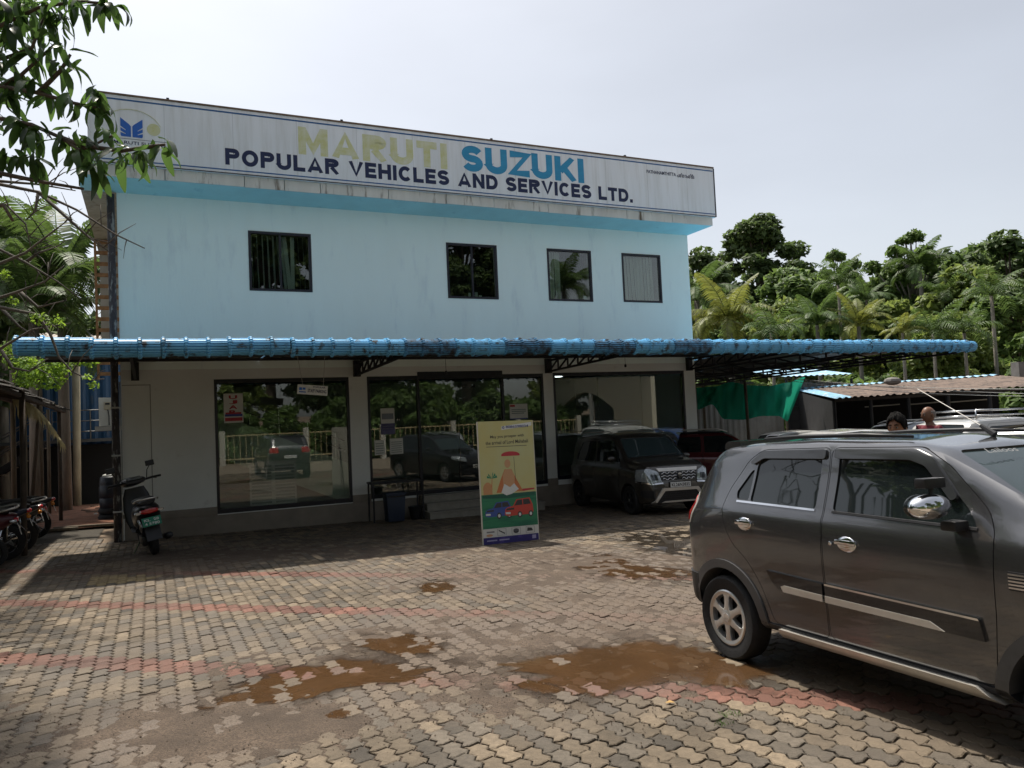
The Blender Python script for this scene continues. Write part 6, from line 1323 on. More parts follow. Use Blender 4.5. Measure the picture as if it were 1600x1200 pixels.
# barrel on tyres beside the wall
bz = SP(-.42, -5.6); br_ = thing('barrel', 'dark blue plastic barrel with pale rags on top beside the corner', 'barrel', (bz.x, bz.y, bz.z+.30), TH)
b = MB(); b.lathe([(.0, 0), (.26, 0), (.28, .04), (.29, .25), (.275, .27), (.29, .30), (.29, .55), (.275, .57), (.285, .62), (.26, .78), (.24, .80), (0, .80)], 24); b.build('drum', mat('barrel_blue', (.008, .011, .02), .45), br_, smooth=50)
b = MB(); b.ball((-.08, -.05, .82), .13, 10, 6, sq=(1, 1, .4)); b.build('rag', m_paper, br_, smooth=True); b = MB(); b.ball((.12, .03, .83), .10, 10, 6, sq=(1, 1, .5)); b.build('rag', m_paper, br_, smooth=True)
for k in range(2):
    b = MB(); b.lathe([(.20, .0), (.30, .01), (.33, .07), (.30, .14), (.20, .15), (.19, .08), (.20, 0)], 26); tag(b.build('old_tyre', m_tyre, smooth=50, loc=(bz.x, bz.y, bz.z+.02+.155*k)), ['bottom old tyre of the stack under the dark blue barrel', 'upper old tyre of the stack under the dark blue barrel'][k], 'tyre')
# meter box on a bracket shelf off the side wall
mb = thing('meter_box', 'white electric meter box on a concrete shelf at the side wall', 'meter box', tuple(P0), TH)
b = MB(); b.box(-.62, -.003, 3.0, 3.5, 1.78, 1.88); b.build('shelf', mat('concrete', (.40, .39, .36), .9, var=.2), mb)
b = MB(); b.box(-.54, -.20, 3.05, 3.35, 1.885, 2.52); bx_ = b.build('box', m_paper, mb, bev=.01)
b = MB(); b.box(-.44, -.29, 3.02, 3.049, 2.25, 2.42); mt_ = b.build('meter', mat('meter_cream', (.52, .47, .36), .5), bx_, bev=.008); b = MB(); b.box(-.41, -.32, 3.014, 3.019, 2.36, 2.40); b.build('meter_window', m_frame, bx_)
b = MB(); b.tube([(-.36, 3.035, 2.25), (-.34, 3.035, 2.10), (-.34, 3.04, 1.9)], .01, 6); b.build('cable', m_blk, bx_)
# ladder up to the roof
ld = thing('ladder', 'rusty brown steel ladder rising to the roof slab behind the corner post', 'ladder', tuple(P0), TH)
for x in (-.60, -.10): b = MB(); b.bar((x, 4.4, 3.0), (x, 4.05, 6.33), .08, .05); b.build('rail', m_lad if False else mat('ladder_rust', (.34, .185, .09), .8, var=.3, vs=8), ld)
for k in range(13): z = 3.15+.26*k; b = MB(); b.bar((-.58, 4.4-.35*(z-3)/3.33, z), (-.12, 4.4-.35*(z-3)/3.33, z), .06, .085); b.build('rung', mat('ladder_rust'), ld)
# grey cladding behind the ladder
b = MB(); b.box(-.55, -.004, 4.9, 5.0, 3.9, 6.33); tag(link('wall_panel', b.mesh('wall_panel', mat('clad_grey', (.42, .42, .39), .8, var=.15, vs=3)), bld, None), None)
# blue workshop behind
ws = thing('blue_workshop', 'dark blue corrugated workshop with outside steel stair behind the showroom', 'building', tuple(P0), TH)
corr('wall_sheet', (-9.5, 14.5, -.9), (9.4, 0, 0), (0, 0, 6.0), 0, 1, .36, .02, m_bluew, ws); corr('wall_sheet', (-4.6, 9.5, -.9), (0, 5, 0), (0, 0, 4.9), 0, 1, .36, .02, m_bluew, ws)
for k in range(9): corr('roof_sheet', (-9.6+k*1.06, 14.2, 5.05), (1.08, 0, 0), (0, 4.5, .9), 0, 2, .16, .015, mat('pale_sheet', (.42, .38, .34), .7, var=.2, vs=3), ws)
b = MB(); b.box(-4.5, -.05, 14.0, 14.45, -.9, 1.4); b.build('shade_block', m_well, ws)  # near-black block standing in for the shade under the landing
b = MB(); b.box(-4.4, -.05, 12.6, 14.4, 1.5, 1.6); b.build('landing', mat('landing_steel', (.06, .065, .07), .6), ws)
for z in (1.85, 2.2, 2.55): b = MB(); b.tube([(-2.4, 12.6, z), (-.1, 12.6, z)], .018, 6); b.build('landing_rail', mat('dull_steel', (.12, .12, .12), .5, .5), ws)
for x in (-2.4, -1.3, -.2): b = MB(); b.tube([(x, 12.6, 1.6), (x, 12.6, 2.55)], .02, 6); b.build('landing_post', mat('dull_steel', (.12, .12, .12), .5, .5), ws)
for k in range(11): b = MB(); b.box(-5.6+k*.28, -5.3+k*.28, 11.6, 12.6, -.55+k*.19, -.52+k*.19); b.build('stair_tread', m_wood, ws)
for y in (11.6, 12.6):
    for q in (.5, .95): b = MB(); b.tube([(-5.6, y, -.4+q), (-2.5, y, 1.55+q)], .02, 6); b.build('stair_rail', mat('dull_steel', (.12, .12, .12), .5, .5), ws)
    b = MB(); b.bar((-5.6, y, -.5), (-2.5, y, 1.5), .05, .2); b.build('stringer', m_steel, ws)
pz = gnd(121, 792); b = MB(); b.tube([(pz.x, pz.y, pz.z-.2), (pz.x+.05, pz.y, pz.z+5.0)], .12, 10); tag(b.build('timber_pole', mat('pale_pole', (.34, .31, .23), .85, var=.25, vs=5, st=(1, 1, .3)), smooth=True), 'thick pale timber pole in front of the blue workshop', 'pole')
for k, (x, dep, w_) in enumerate(((20, 19, .06), (62, 21, .07))):
    v = at(x, 640, dep); b = MB(); b.tube([(v.x, v.y, G(v.x, v.y)-.2), (v.x, v.y, 3.4)], w_, 8); tag(b.build('timber_pole', m_wood, smooth=True), ['slim timber pole at the left edge behind the bikes', 'timber pole with peeling bark left of the steel stair'][k], 'pole')
# slatted fence at the back left
fnc = thing('slat_fence', 'weathered timber slat fence behind the parked bikes', 'fence', tuple(P0), TH)
for k in range(26): b = MB(); x = -8.2+k*.155; b.box(x, x+.09, 8.0+.01*(k % 3), 8.03+.01*(k % 3), -.8, .75+.08*math.sin(k*2.1)); b.build('slat', m_wood, fnc)
for z in (-.1, .5): b = MB(); b.box(-8.3, -4.2, 8.05, 8.10, z, z+.08); b.build('rail', m_wooddk, fnc)
# things by the door: stand, bin, small table
tb = SP(4.95, .45); tbl = thing('metal_table', 'dark metal side table below the shop window left of the steps', 'table', tuple(tb), TH)
b = MB(); b.box(-.35, .78, -.25, .2, .80, .84); b.build('table_top', m_steel, tbl)
for x in (-.32, .75):
    for y in (-.22, .17): b = MB(); b.bar((x, y, .015), (x, y, .80), .03); b.build('leg', m_steel, tbl)
bn = thing('litter_bin', 'dark blue litter bin standing in front of the metal table', 'bin', tuple(SP(5.02, .82)), TH)
b = MB(); b.prism([(-.20, -.17), (.20, -.17), (.20, .17), (-.20, .17)], lambda u, v: (u*.85, v*.85, .03), lambda u, v: (u, v, .58)); b.build('body', mat('bin_navy', (.02, .03, .055), .5), bn, bev=.02); b = MB(); b.box(-.22, .22, -.19, .19, .585, .62); b.build('lid', mat('bin_navy'), bn, bev=.012); b = MB(); b.tube([(-.18, -.20, .55), (.18, -.20, .55)], .012, 6); b.build('handle', m_stl, bn)
fp = thing('flower_pot', 'black round plant pot beside the lowest step', 'pot', tuple(SP(5.56, .55)), TH)
b = MB(); b.lathe([(0, .01), (.10, .01), (.15, .25), (.16, .28), (.14, .28), (.12, .24), (0, .24)], 18); b.build('pot', m_blk, fp, smooth=50)
# ================================================================== right of the building
m_net = leaf_mat('green_net', (.012, .19, .135), .02, .5, .8)
nt_ = thing('shade_net', 'green shade net hung as a screen under the far canopy', 'net', (0, 0, 0))
def at2(x, y, dep): return at(x, y, dep)
top = [(1088, 606), (1115, 604), (1143, 597), (1170, 602), (1200, 603), (1230, 598), (1258, 589)]; bot = [(1090, 640), (1112, 632), (1132, 655), (1160, 656), (1193, 650), (1216, 650), (1231, 658)]
P_ = []; nr = 16
for j in range(nr+1):
    row = []
    for i in range(49):
        q = i/48*6; a = min(int(q), 5); f = q-a; f2 = f*f*(3-2*f); tx = top[a][0]*(1-f)+top[a+1][0]*f; ty = top[a][1]*(1-f2)+top[a+1][1]*f2; bx = bot[a][0]*(1-f)+bot[a+1][0]*f; by = bot[a][1]*(1-f2)+bot[a+1][1]*f2
        g = j/nr; x = tx*(1-g)+bx*g; y = ty*(1-g)+by*g; dep = 25.2+.14*math.sin(i*.55+g*2)+.06*math.sin(i*1.3-g*5)+(.35*math.sin(i*.9+g*6)*(1-i/16) if i < 16 else 0)
        row.append(at2(x, y, dep))
    P_.append(row)
b = MB(); b.grid(P_); b.build('cloth', m_net, nt_, smooth=True, fix=False)
b = MB(); a = at(1164, 596, 25.0); c = at(1169, 664, 25.0); b.tube([a, (c.x, c.y, G(c.x, c.y)-.1)], .05, 8); b.build('prop', m_wood, nt_, smooth=True)
m_gsheet = mat('grey_sheet', (.16, .155, .15), .6, var=.2, vs=2, st=(1, 1, .3), col2=(.12, .09, .07), c2amt=.36)
gw = thing('sheet_wall', 'grey corrugated sheet wall behind the green net', 'wall', (0, 0, 0))
def panel(x0, x1, ytop, dep, mt, parent, nm='sheet', zt=None):
    a = at(x0, ytop, dep); c = at(x1, ytop, dep); k = max(1, int((c-a).length/1.0))
    for i in range(k):
        p = a+(c-a)*(i/k); q = a+(c-a)*((i+1)/k); z0 = G(p.x, p.y)-.3; corr(nm, (p.x, p.y, z0), (q.x-p.x, q.y-p.y, 0), (0, 0, p.z-z0+(.0)), 0, 1, .2, .014, mt, parent)
panel(1224, 1314, 598, 27.6, m_gsheet, gw); panel(1085, 1222, 608, 28.2, mat('pale_grey_sheet', (.30, .30, .29), .6, var=.15, vs=2), gw)
b = MB(); a = at(1224, 636, 27.4); c = at(1314, 632, 27.4); b.bar(a, c, .06); b.build('girt', m_steel, gw)
for x in (1098, 1226, 1313): a = at(x, 600, 27.3); b = MB(); b.tube([a, (a.x, a.y, G(a.x, a.y)-.2)], .05, 8); b.build('post', m_wood, gw)
# blue roof sheet peeping over
bs_ = thing('roof_sheets', 'faded pale blue roofing sheets sloping above the green net', 'roofing', (0, 0, 0)); m_pbl2 = mat('faded_blue_sheet', (.22, .42, .58), .5, var=.2, vs=2, col2=(.5, .55, .58), c2amt=.4)
for k in range(4):
    a = at(1226+27*k, 588-1.0*k, 27.2); c = at(1226+27*(k+1), 588-1.0*(k+1), 27.2); corr('roof_sheet', a, c-a, Vector((-.6, 3.0, .42)), 0, 2, .2, .015, m_pbl2, bs_)
for x_ in (1228, 1330): a = at(x_, 590, 27.3); b = MB(); b.tube([(a.x, a.y, a.z-.03), (a.x, a.y, G(a.x, a.y)-.1)], .05, 8); b.build('post', m_steel, bs_)
# open dark shed with brown sheet roof
sh_ = thing('open_shed', 'long open shed with a rust-brown sheet roof at the right', 'shed', (0, 0, 0))
m_tile = mat('rust_roof', (.15, .108, .085), .8, var=.3, vs=2, col2=(.085, .062, .052), c2amt=.45, noise2=2.5)
e0 = at(1306, 622, 23.5); e1 = at(1690, 598, 20.5); n_ = 14; up_ = Vector((.35, 4.2, .40))
for k in range(n_):
    a = e0+(e1-e0)*(k/n_); c = e0+(e1-e0)*((k+1.04)/n_); corr('roof_sheet', a+Vector((0, 0, .008*(k % 2))), c-a, up_, 0, 3, .17, .018, m_tile if k > 0 else m_pbl2, sh_)
for k in range(n_):
    a = e0+(e1-e0)*(k/n_)+up_; c = e0+(e1-e0)*((k+1.0)/n_)+up_; corr('ridge_sheet', a+Vector((0, -.25, .02)), c-a, Vector((0, .3, .03)), 0, 1, .2, .015, m_pbl2, sh_)
b = MB(); a = e0+Vector((0, .1, -.08)); c = e1+Vector((0, .1, -.08)); b.bar(a, c, .08); b.build('eave_beam', m_wooddk, sh_)
for k in range(7):
    a = e0+(e1-e0)*(k/6); b = MB(); b.tube([(a.x, a.y+.15, a.z-.08), (a.x, a.y+.15, G(a.x, a.y)-.2)], .06, 8); b.build('post', m_steel, sh_)
bk0 = e0+up_; bk1 = e1+up_; b = MB(); b.add([(bk0.x-.4, bk0.y-.1, -1.2), (bk1.x, bk1.y-.1, -1.2), (bk1.x, bk1.y-.1, bk1.z-.05), (bk0.x-.4, bk0.y-.1, bk0.z-.05)], [(0, 1, 2, 3)]); b.build('back_wall', mat('shed_shade_wall', (.022, .022, .024), .9, var=.3), sh_, fix=False)  # walls painted near black for the shade inside the open shed
b = MB(); b.add([(e0.x, e0.y+.2, -1.2), (bk0.x, bk0.y, -1.2), (bk0.x, bk0.y, bk0.z-.06), (e0.x, e0.y+.2, e0.z-.1)], [(0, 1, 2, 3)]); b.build('end_wall', mat('shed_shade_wall'), sh_, fix=False)
for k in range(3): a = e0+(e1-e0)*(.30+.2*k)+Vector((0, 2.5, -.35)); b = MB(); b.tube([a, a+Vector((1.0, -.3, .04))], .02, 6); b.build('tube_lamp', m_paper, sh_)
for k, (x, y) in enumerate(((1395, 597), (1596, 584))):
    a = at(x, y, 24.8); b = MB(); b.ball((0, 0, 0), .24, 9, 6, sq=(1.2, .8, .55)) if k == 0 else b.box(-.2, .2, -.2, .2, -.15, .35); b.v = [(v[0]+a.x, v[1]+a.y, v[2]+a.z+.03) for v in b.v]; b.build('ridge_weight' if k == 0 else 'vent_box', mat('dull_concrete', (.17, .16, .15), .9, var=.3), sh_)
# overhead wires
for k, (y0, y1, y2) in enumerate(((587, 604, 607), (589, 606, 617), (591, 612, 619))):
    a = at(1210, y0, 24.6); c = at(1400, y1, 22.5); e = at(1680, y2, 19); P_ = []
    for i in range(13):
        t_ = i/12; P_.append(a*(1-t_)*(1-2*t_)+c*4*t_*(1-t_)+e*t_*(2*t_-1))
    b = MB(); b.tube(P_, .009, 5); tag(b.build('overhead_wire', mat('wire_pale', (.4, .4, .38), .5)), ['uppermost', 'middle', 'lowest'][k]+' of the thin pale wires crossing to the open shed', 'wire')
# ================================================================== behind the viewer: boundary rail and house seen in the glass
rl = thing('boundary_railing', 'yellow steel boundary railing along the road, mirrored in the shop glass', 'railing', tuple(P0), TH)
m_yrail = mat('rail_yellow', (.50, .40, .22), .6, var=.15)
for z in (1.42, .35): b = MB(); b.bar((-4, -20.5, z), (22, -20.5, z), .05); b.build('rail', m_yrail, rl)
for k in range(100): b = MB(); x = -3.9+k*.26; b.bar((x, -20.5, .1), (x, -20.5, 1.40), .022); b.build('baluster', m_yrail, rl)
for k in range(8): b = MB(); x = -4+k*3.7; b.box(x-.12, x+.12, -20.65, -20.38, -.3, 1.65); b.build('pier', mat('pier_cream', (.50, .48, .42), .8), rl)
hs_ = thing('cream_house', 'cream house with an arched porch, mirrored in the right-hand shop window', 'house', (21.5, 6.0, 0), math.atan2(.9, -.43)+R(0))
m_cream = mat('cream_wall', (.50, .46, .36), .85, var=.06)
ar = [(-3.4, 0), (-3.4, 1.9)]+[(-3.4+6.0*(i/14), 1.9+1.0*math.sin(math.pi*i/14)) for i in range(1, 14)]+[(2.6, 1.9), (2.6, 0)]
b = MB(); out = [(-6, -.6), (-6, 4.2), (6, 4.2), (6, -.6), (2.6, -.6)]+ar[::-1]+[(-3.4, -.6)]
b.prism(out, lambda u, v: (u, -.1, v), lambda u, v: (u, .15, v)); b.build('front_wall', m_cream, hs_); b = MB(); b.box(-5.9, 5.9, -4, -3.8, -.6, 4.1); b.build('back_wall', m_dark, hs_); b = MB(); b.box(-6.2, 6.2, -4.2, .6, 4.21, 4.4); b.build('roof', m_cream, hs_)
b = MB(); b.box(-3.3, 2.5, .16, .30, -.6, .9); b.build('parapet', m_cream, hs_); b = MB(); b.tube([(.2, .05, .9), (.2, .05, 2.85)], .12, 10); b.build('pillar', m_paper, hs_)
# weeds between the stones, fallen leaf
m_weed = mat('weed', (.10, .20, .03), .7)
for k, (x, y, lab) in enumerate(((1143, 1117, 'upper small tuft of grass in the paving joint'), (1130, 1131, 'lower small tuft of grass in the paving joint'))):
    g = gnd(x, y); b = MB(); rr = random.Random(k)
    for i in range(34):
        a = rr.uniform(0, 6.28); r = rr.uniform(0, .045); p = Vector((g.x+1.6*r*math.cos(a), g.y+r*math.sin(a), g.z)); e = p+Vector((rr.uniform(-.03, .03), rr.uniform(-.03, .03), rr.uniform(.012, .035))); w_ = Vector((.002, .001, 0)); b.add([p-w_, p+w_, e], [(0, 1, 2)])
    tag(b.build('grass_tuft', m_weed, fix=False), lab, 'grass', kind='stuff')
g = gnd(1047, 1101); b = MB(); b.add([(g.x-.03, g.y, g.z+.012), (g.x, g.y-.018, g.z+.02), (g.x+.032, g.y+.004, g.z+.010), (g.x+.002, g.y+.018, g.z+.022)], [(0, 1, 2, 3)]); tag(b.build('fallen_leaf', mat('yellow_leaf', (.55, .35, .12), .6), fix=False), 'small yellow fallen leaf on the red paving band', 'leaf')
# ================================================================== vegetation
L_dark = leaf_mat('leaf_dark', (.075, .12, .038)); L_mid = leaf_mat('leaf_mid', (.10, .165, .042)); L_light = leaf_mat('leaf_light', (.15, .205, .05)); L_mango = leaf_mat('leaf_mango', (.045, .095, .022), .55, .55, .32); L_palm = leaf_mat('leaf_palm', (.065, .115, .028), .4, .35); L_palmy = leaf_mat('leaf_palm_yellow', (.15, .175, .035), .4, .35); L_brt = leaf_mat('leaf_bright', (.15, .26, .03), .35, .5)
m_bark = mat('bark_brown', (.085, .065, .05), .9, var=.35, vs=6, st=(2, 2, .5), bump=.5); m_barkp = mat('bark_pale', (.21, .19, .16), .9, var=.3, vs=5, st=(2, 2, .4), bump=.3)
def leaf_cloud(clumps, n, size, seed, flat=.5, asp=.55):
    rs = np.random.RandomState(seed); C = np.array([c[:3] for c in clumps]); Rr = np.array([c[3] for c in clumps]); w_ = Rr**2; k = rs.choice(len(clumps), n, p=w_/w_.sum())
    d = rs.normal(size=(n, 3)); d /= np.linalg.norm(d, axis=1)[:, None]; rad = Rr[k]*(rs.rand(n)**.38); p = C[k]+d*rad[:, None]*np.array([1, 1, .72])
    nrm = rs.normal(size=(n, 3))*flat+np.array([0, 0, .55])+d*.55; nrm /= np.linalg.norm(nrm, axis=1)[:, None]
    a = np.cross(nrm, rs.normal(size=(n, 3))); a /= np.linalg.norm(a, axis=1)[:, None]; c = np.cross(nrm, a); s = size*rs.uniform(.6, 1.35, n)[:, None]
    V = np.stack([p-a*s, p+c*s*asp-nrm*s*.15, p+a*s, p-c*s*asp-nrm*s*.15], 1).reshape(-1, 3); F = np.arange(4*n).reshape(n, 4)
    return V, F
def cloud_mesh(name, clumps, n, size, seed, mt, **q):
    V, F = leaf_cloud(clumps, n, size, seed, **q); me = bpy.data.meshes.new(name); me.from_pydata(V.tolist(), [], F.tolist()); me.materials.append(mt); return me
def tree_shape(seed, h, spread, ht, nb=7, clump=1.0, nc=44):
    """trunk to height h, limbs out to leaf clumps filling an uneven crown of height ht"""
    rr = random.Random(seed); b = MB(); pts = [Vector((0, 0, -.5)), Vector((rr.uniform(-.1, .1), rr.uniform(-.1, .1), h*.5)), Vector((rr.uniform(-.25, .25), rr.uniform(-.25, .25), h)), Vector((rr.uniform(-.4, .4), rr.uniform(-.4, .4), h+ht*.6))]
    r0 = .05+.018*(h+ht); b.tube(pts, [r0, r0*.8, r0*.62, r0*.2], 9); cl = []
    lob = [(rr.uniform(0, 6.28), rr.uniform(.15, .95), rr.uniform(.75, 1.15)) for _ in range(6)]
    for i in range(nc):
        a = rr.uniform(0, 6.28); f = rr.random(); zf = f**.85; prof = math.sin(math.pi*min(1, .18+.80*zf))**.7; g = max(.62, max(q[2]*math.exp(-((math.cos(a-q[0])-1)/.5)**2-((zf-q[1])/.35)**2) for q in lob))
        r = spread*prof*(rr.random()**.42)*g; e = Vector((r*math.cos(a), r*math.sin(a), h+ht*(zf*.92-.05))); cl.append((e.x, e.y, e.z, clump*rr.uniform(.45, 1.0)*(1-.25*zf)))
        if i < nb*2:
            s = Vector((0, 0, h*.8+max(0, e.z-h)*.55)); m_ = (s+e)/2+Vector((0, 0, -.05*r)); b.tube([s, m_, e], [r0*.34, r0*.2, r0*.06], 6)
    return b, cl
SHAPES = {}
TOT = {}
def make_tree(kind, seed, h, spread, ht, n, size, lm, bm_, nb=7, clump=1.0, nc=44):
    TOT[kind] = h+ht; b, cl = tree_shape(seed, h, spread, ht, nb, clump, nc); SHAPES[kind] = (b.mesh('trunk', bm_, smooth=True), cloud_mesh('crown', cl, n, size, seed, lm))
make_tree('big', 3, 7, 3.9, 10, 17000, .21, L_dark, m_bark, 10, 1.2, 85)
make_tree('round', 5, 3, 3.3, 6, 8000, .20, L_mid, m_bark, 8, 1.1, 50)
make_tree('light', 8, 2.5, 3.0, 5.5, 7000, .19, L_light, m_bark, 8, 1.0, 46)
make_tree('sparse', 12, 8, 3.2, 6.5, 5200, .19, L_mid, m_barkp, 12, .75, 40)
make_tree('wide', 17, 3.2, 4.6, 7, 11000, .22, L_dark, m_bark, 10, 1.25, 64)
make_tree('bush', 21, .2, 2.0, 2.4, 4500, .15, L_mid, m_bark, 7, .75, 34)
def tree(kind, label, px, base_dep, scale, rz, group, name='broadleaf_tree', cat='tree', world=None, hs=1.0):
    v = world or at(px, 640, base_dep); z = G(v.x, v.y); t = thing(name, label, cat, (v.x, v.y, z), rz, group); t.scale = (scale, scale, scale*hs); a, c = SHAPES[kind]; link('trunk', a, t); link('crown', c, t); return t
GT = 'trees beyond the yard'
for k, (kd, lab, px, top, dep, ws_, rz) in enumerate([
    ('big', 'tallest dark round-topped tree right of the showroom', 1198, 332, 62, 1.22, .3), ('wide', 'dark spreading tree hard against the showroom wall', 1112, 388, 56, .85, 1.1), ('round', 'mid-green tree under the right side of the tallest tree', 1258, 415, 54, 1.0, 2.0), ('sparse', 'slim tree with a lone dark crown standing clear in the sky gap', 1326, 388, 66, .95, .4),
    ('light', 'bright bushy tree between the coconut palm and the sky gap', 1235, 462, 44, .9, 4.0), ('sparse', 'tall pale-trunked open tree above the canopy end', 1440, 360, 52, 1.05, 2.6), ('wide', 'dark tree behind the pale-trunked open tree', 1492, 392, 64, .9, 3.3), ('round', 'green tree left of the pale-trunked open tree', 1396, 412, 54, .9, 5.2),
    ('wide', 'broad tree rising highest at the right edge', 1590, 362, 52, 1.0, .9), ('light', 'yellow-green tree in the middle of the right-hand woods', 1528, 408, 46, 1.1, 2.2), ('round', 'green tree low at the right edge of the woods', 1600, 440, 40, 1.1, 1.3), ('round', 'green tree half hidden behind the areca palm', 1548, 376, 60, 1.0, 3.8),
    ('light', 'small light tree beyond the end of the canopy', 1505, 480, 36, 1.0, 1.0), ('round', 'small round tree in the sky gap behind the palms', 1345, 462, 52, 1.1, 3.0), ('wide', 'low dark tree behind the feathery palm', 1300, 470, 60, 1.1, 4.4), ('light', 'pale green tree close to the rust-brown roof', 1455, 490, 33, 1.0, 5.0), ('round', 'green tree just past the right edge of the woods', 1690, 380, 44, 1.0, 2.7),
    ('light', 'light green tree beside the pale trunk of the open tree', 1412, 462, 45, 1.1, .6), ('round', 'green tree filling the gap under the tallest tree', 1172, 470, 50, 1.1, 1.9), ('wide', 'dark tree low across the bottom of the sky gap', 1372, 445, 62, .9, 2.9), ('wide', 'dark tree deep between the two right-hand palms', 1540, 440, 50, 1.0, 5.6)]):
    v = at(px, 640, dep); hgt = at(px, top, dep).z-G(v.x, v.y); sc_ = 1.045*hgt/TOT[kd]; t = tree(kd, lab, px, dep, sc_, rz, GT); t.scale = (sc_*ws_, sc_*ws_, sc_)
# scrub layer below
for k in range(18):
    px = 1080+k*34+random.Random(k).uniform(-8, 8); dep = 31+random.Random(k+50).uniform(0, 16); kd = 'bush'; s = random.Random(k+9).uniform(1.2, 1.9)
    t = tree(kd, ORD[k]+' green shrub from the showroom wall in the thicket behind the sheds', px, dep, s, k*1.7, 'shrubs in the thicket behind the sheds', 'shrub', 'shrub')
# ---- palms
def frond_mesh(name, L, droop, nl, ll, mt, seed, up=.9):
    rr = random.Random(seed); b = MB(); pts = []; n = 12
    for i in range(n+1):
        s = i/n; a = up-droop*s**1.3; pts.append(None if False else (pts[-1]+Vector((math.cos(a), 0, math.sin(a)))*(L/n) if pts else Vector((0, 0, 0))))
    b.tube(pts, [.035*(1-.85*i/n)*L/3 for i in range(n+1)], 5)
    for i in range(nl):
        s = .12+.88*i/(nl-1); q = s*n; a = min(int(q), n-1); p = pts[a]+(pts[a+1]-pts[a])*(q-a); tg = (pts[a+1]-pts[a]).normalized(); ln = ll*(math.sin(math.pi*min(1, s*.85+.12))**.6)*rr.uniform(.85, 1.1)
        for sd in (-1, 1):
            o = Vector((0, sd, 0))*.82+tg*.45+Vector((0, 0, -.10-.15*rr.random())); o.normalize(); e = p+o*ln+Vector((0, 0, -.30*ln)); m_ = p+o*ln*.55+Vector((0, 0, .02*ln)); w_ = tg*(.036*L/3+.012)
            b.add([p-w_*.5, p+w_*.5, m_+w_, m_-w_, e], [(0, 1, 2, 3), (3, 2, 4)])
    return b.mesh(name, mt)
FR = [frond_mesh('frond', 3.4, 1.7, 34, .75, L_palm, 1), frond_mesh('frond', 3.4, 2.3, 34, .75, L_palm, 2, .6), frond_mesh('frond', 3.4, 1.0, 34, .75, L_palm, 3, 1.25)]
FY = [frond_mesh('frond', 3.0, 1.6, 30, .7, L_palmy, 4), frond_mesh('frond', 3.0, 2.3, 30, .7, L_palmy, 5, .6), frond_mesh('frond', 3.0, .9, 30, .7, L_palmy, 6, 1.25)]
FA = [frond_mesh('frond', 1.7, 1.5, 16, .55, L_palm, 7), frond_mesh('frond', 1.7, 2.1, 16, .55, L_palm, 8, .6), frond_mesh('frond', 1.7, .9, 16, .55, L_palm, 9, 1.2)]
def palm(label, pos, h, fr, n, scale, trunk_r, group, name='coconut_palm', lean=(0, 0), seed=0, mt=None):
    t = thing(name, label, 'palm', pos, seed*1.3, group); rr = random.Random(seed); b = MB(); top_ = Vector((lean[0], lean[1], h)); b.tube([(0, 0, -.5), Vector((lean[0]*.35, lean[1]*.35, h*.5)), top_], [trunk_r*1.25, trunk_r, trunk_r*.85], 9); b.build('trunk', mt or m_barkp, t, smooth=True)
    for i in range(n):
        me = fr[2] if i < n*.3 else (fr[0] if i < n*.72 else fr[1]); o = link('frond', me, t, top_, (rr.uniform(-.15, .15), rr.uniform(-.2, .2), i*2.399+rr.uniform(-.2, .2)), scale*rr.uniform(.85, 1.1))
    return t
def wpos(px, dep): v = at(px, 640, dep); return (v.x, v.y, G(v.x, v.y))
def hz(py, px, dep): return at(px, py, dep).z-G(*at(px, 640, dep).xy)
GP = 'palms among the trees'
for k, (lab, px, py, dep, fr, n, sc_, r, nm) in enumerate([
    ('yellow-green coconut palm just right of the showroom', 1147, 505, 38, FY, 18, 1.05, .16, 'coconut_palm'), ('coconut palm with upright crown touching the showroom edge', 1098, 470, 42, FR, 16, .95, .16, 'coconut_palm'), ('slender areca palm below the sky gap', 1322, 445, 45, FA, 13, 1.25, .09, 'areca_palm'),
    ('low feathery palm in front of the bright bushy tree', 1285, 508, 36, FR, 15, .62, .10, 'areca_palm'), ('low yellowish palm below the slender areca palm', 1350, 510, 35, FY, 14, .62, .10, 'areca_palm'), ('areca palm with a long straight pale trunk near the right edge', 1562, 462, 34, FA, 13, 1.1, .085, 'areca_palm'),
    ('coconut palm tucked inside the pale-trunked tree', 1452, 420, 50, FR, 14, .8, .14, 'coconut_palm'), ('small palm over the end of the canopy', 1515, 520, 31, FA, 12, .9, .07, 'areca_palm'), ('small palm left of the canopy end', 1466, 522, 31, FA, 12, 1.0, .07, 'areca_palm'),
    ('areca palm mid-height in the right-hand woods', 1492, 462, 46, FA, 13, 1.2, .09, 'areca_palm'), ('dark palm at the foot of the sky gap', 1365, 468, 48, FR, 13, .6, .10, 'areca_palm'), ('low palm over the roof beside the showroom', 1212, 520, 34, FA, 12, 1.0, .08, 'areca_palm'), ('low bright palm above the middle of the canopy', 1418, 520, 31, FY, 11, .36, .07, 'areca_palm')]):
    v = wpos(px, dep); palm(lab, v, hz(py, px, dep), fr, n, sc_, r, GP, nm, (0, 0), k+1)
GL = 'palms behind the lean-to'
for k, (lab, px, py, dep, n, sc_) in enumerate([('coconut palm with its crown left of the ladder', 100, 440, 23, 20, .98), ('coconut palm at the left edge behind bare branches', 5, 430, 25, 18, 1.0), ('low coconut palm whose fronds show above the canopy end', 55, 505, 21, 16, .85)]):
    palm(lab, wpos(px, dep), hz(py, px, dep), FR, n, sc_, .15, GL, 'coconut_palm', (0, 0), k+30)
for k, (px, dep, s, kd, lab) in enumerate(((20, 30, 1.0, 'round', 'green tree far behind the left palms'), (130, 34, .85, 'light', 'pale green tree between the palms and the ladder'), (-60, 26, 1.1, 'wide', 'dark tree just outside the left edge behind the palms'), (75, 36, .75, 'wide', 'dark low tree far behind the blue workshop'))):
    tree(kd, lab, px, dep, s, k*2.0, 'trees behind the lean-to')
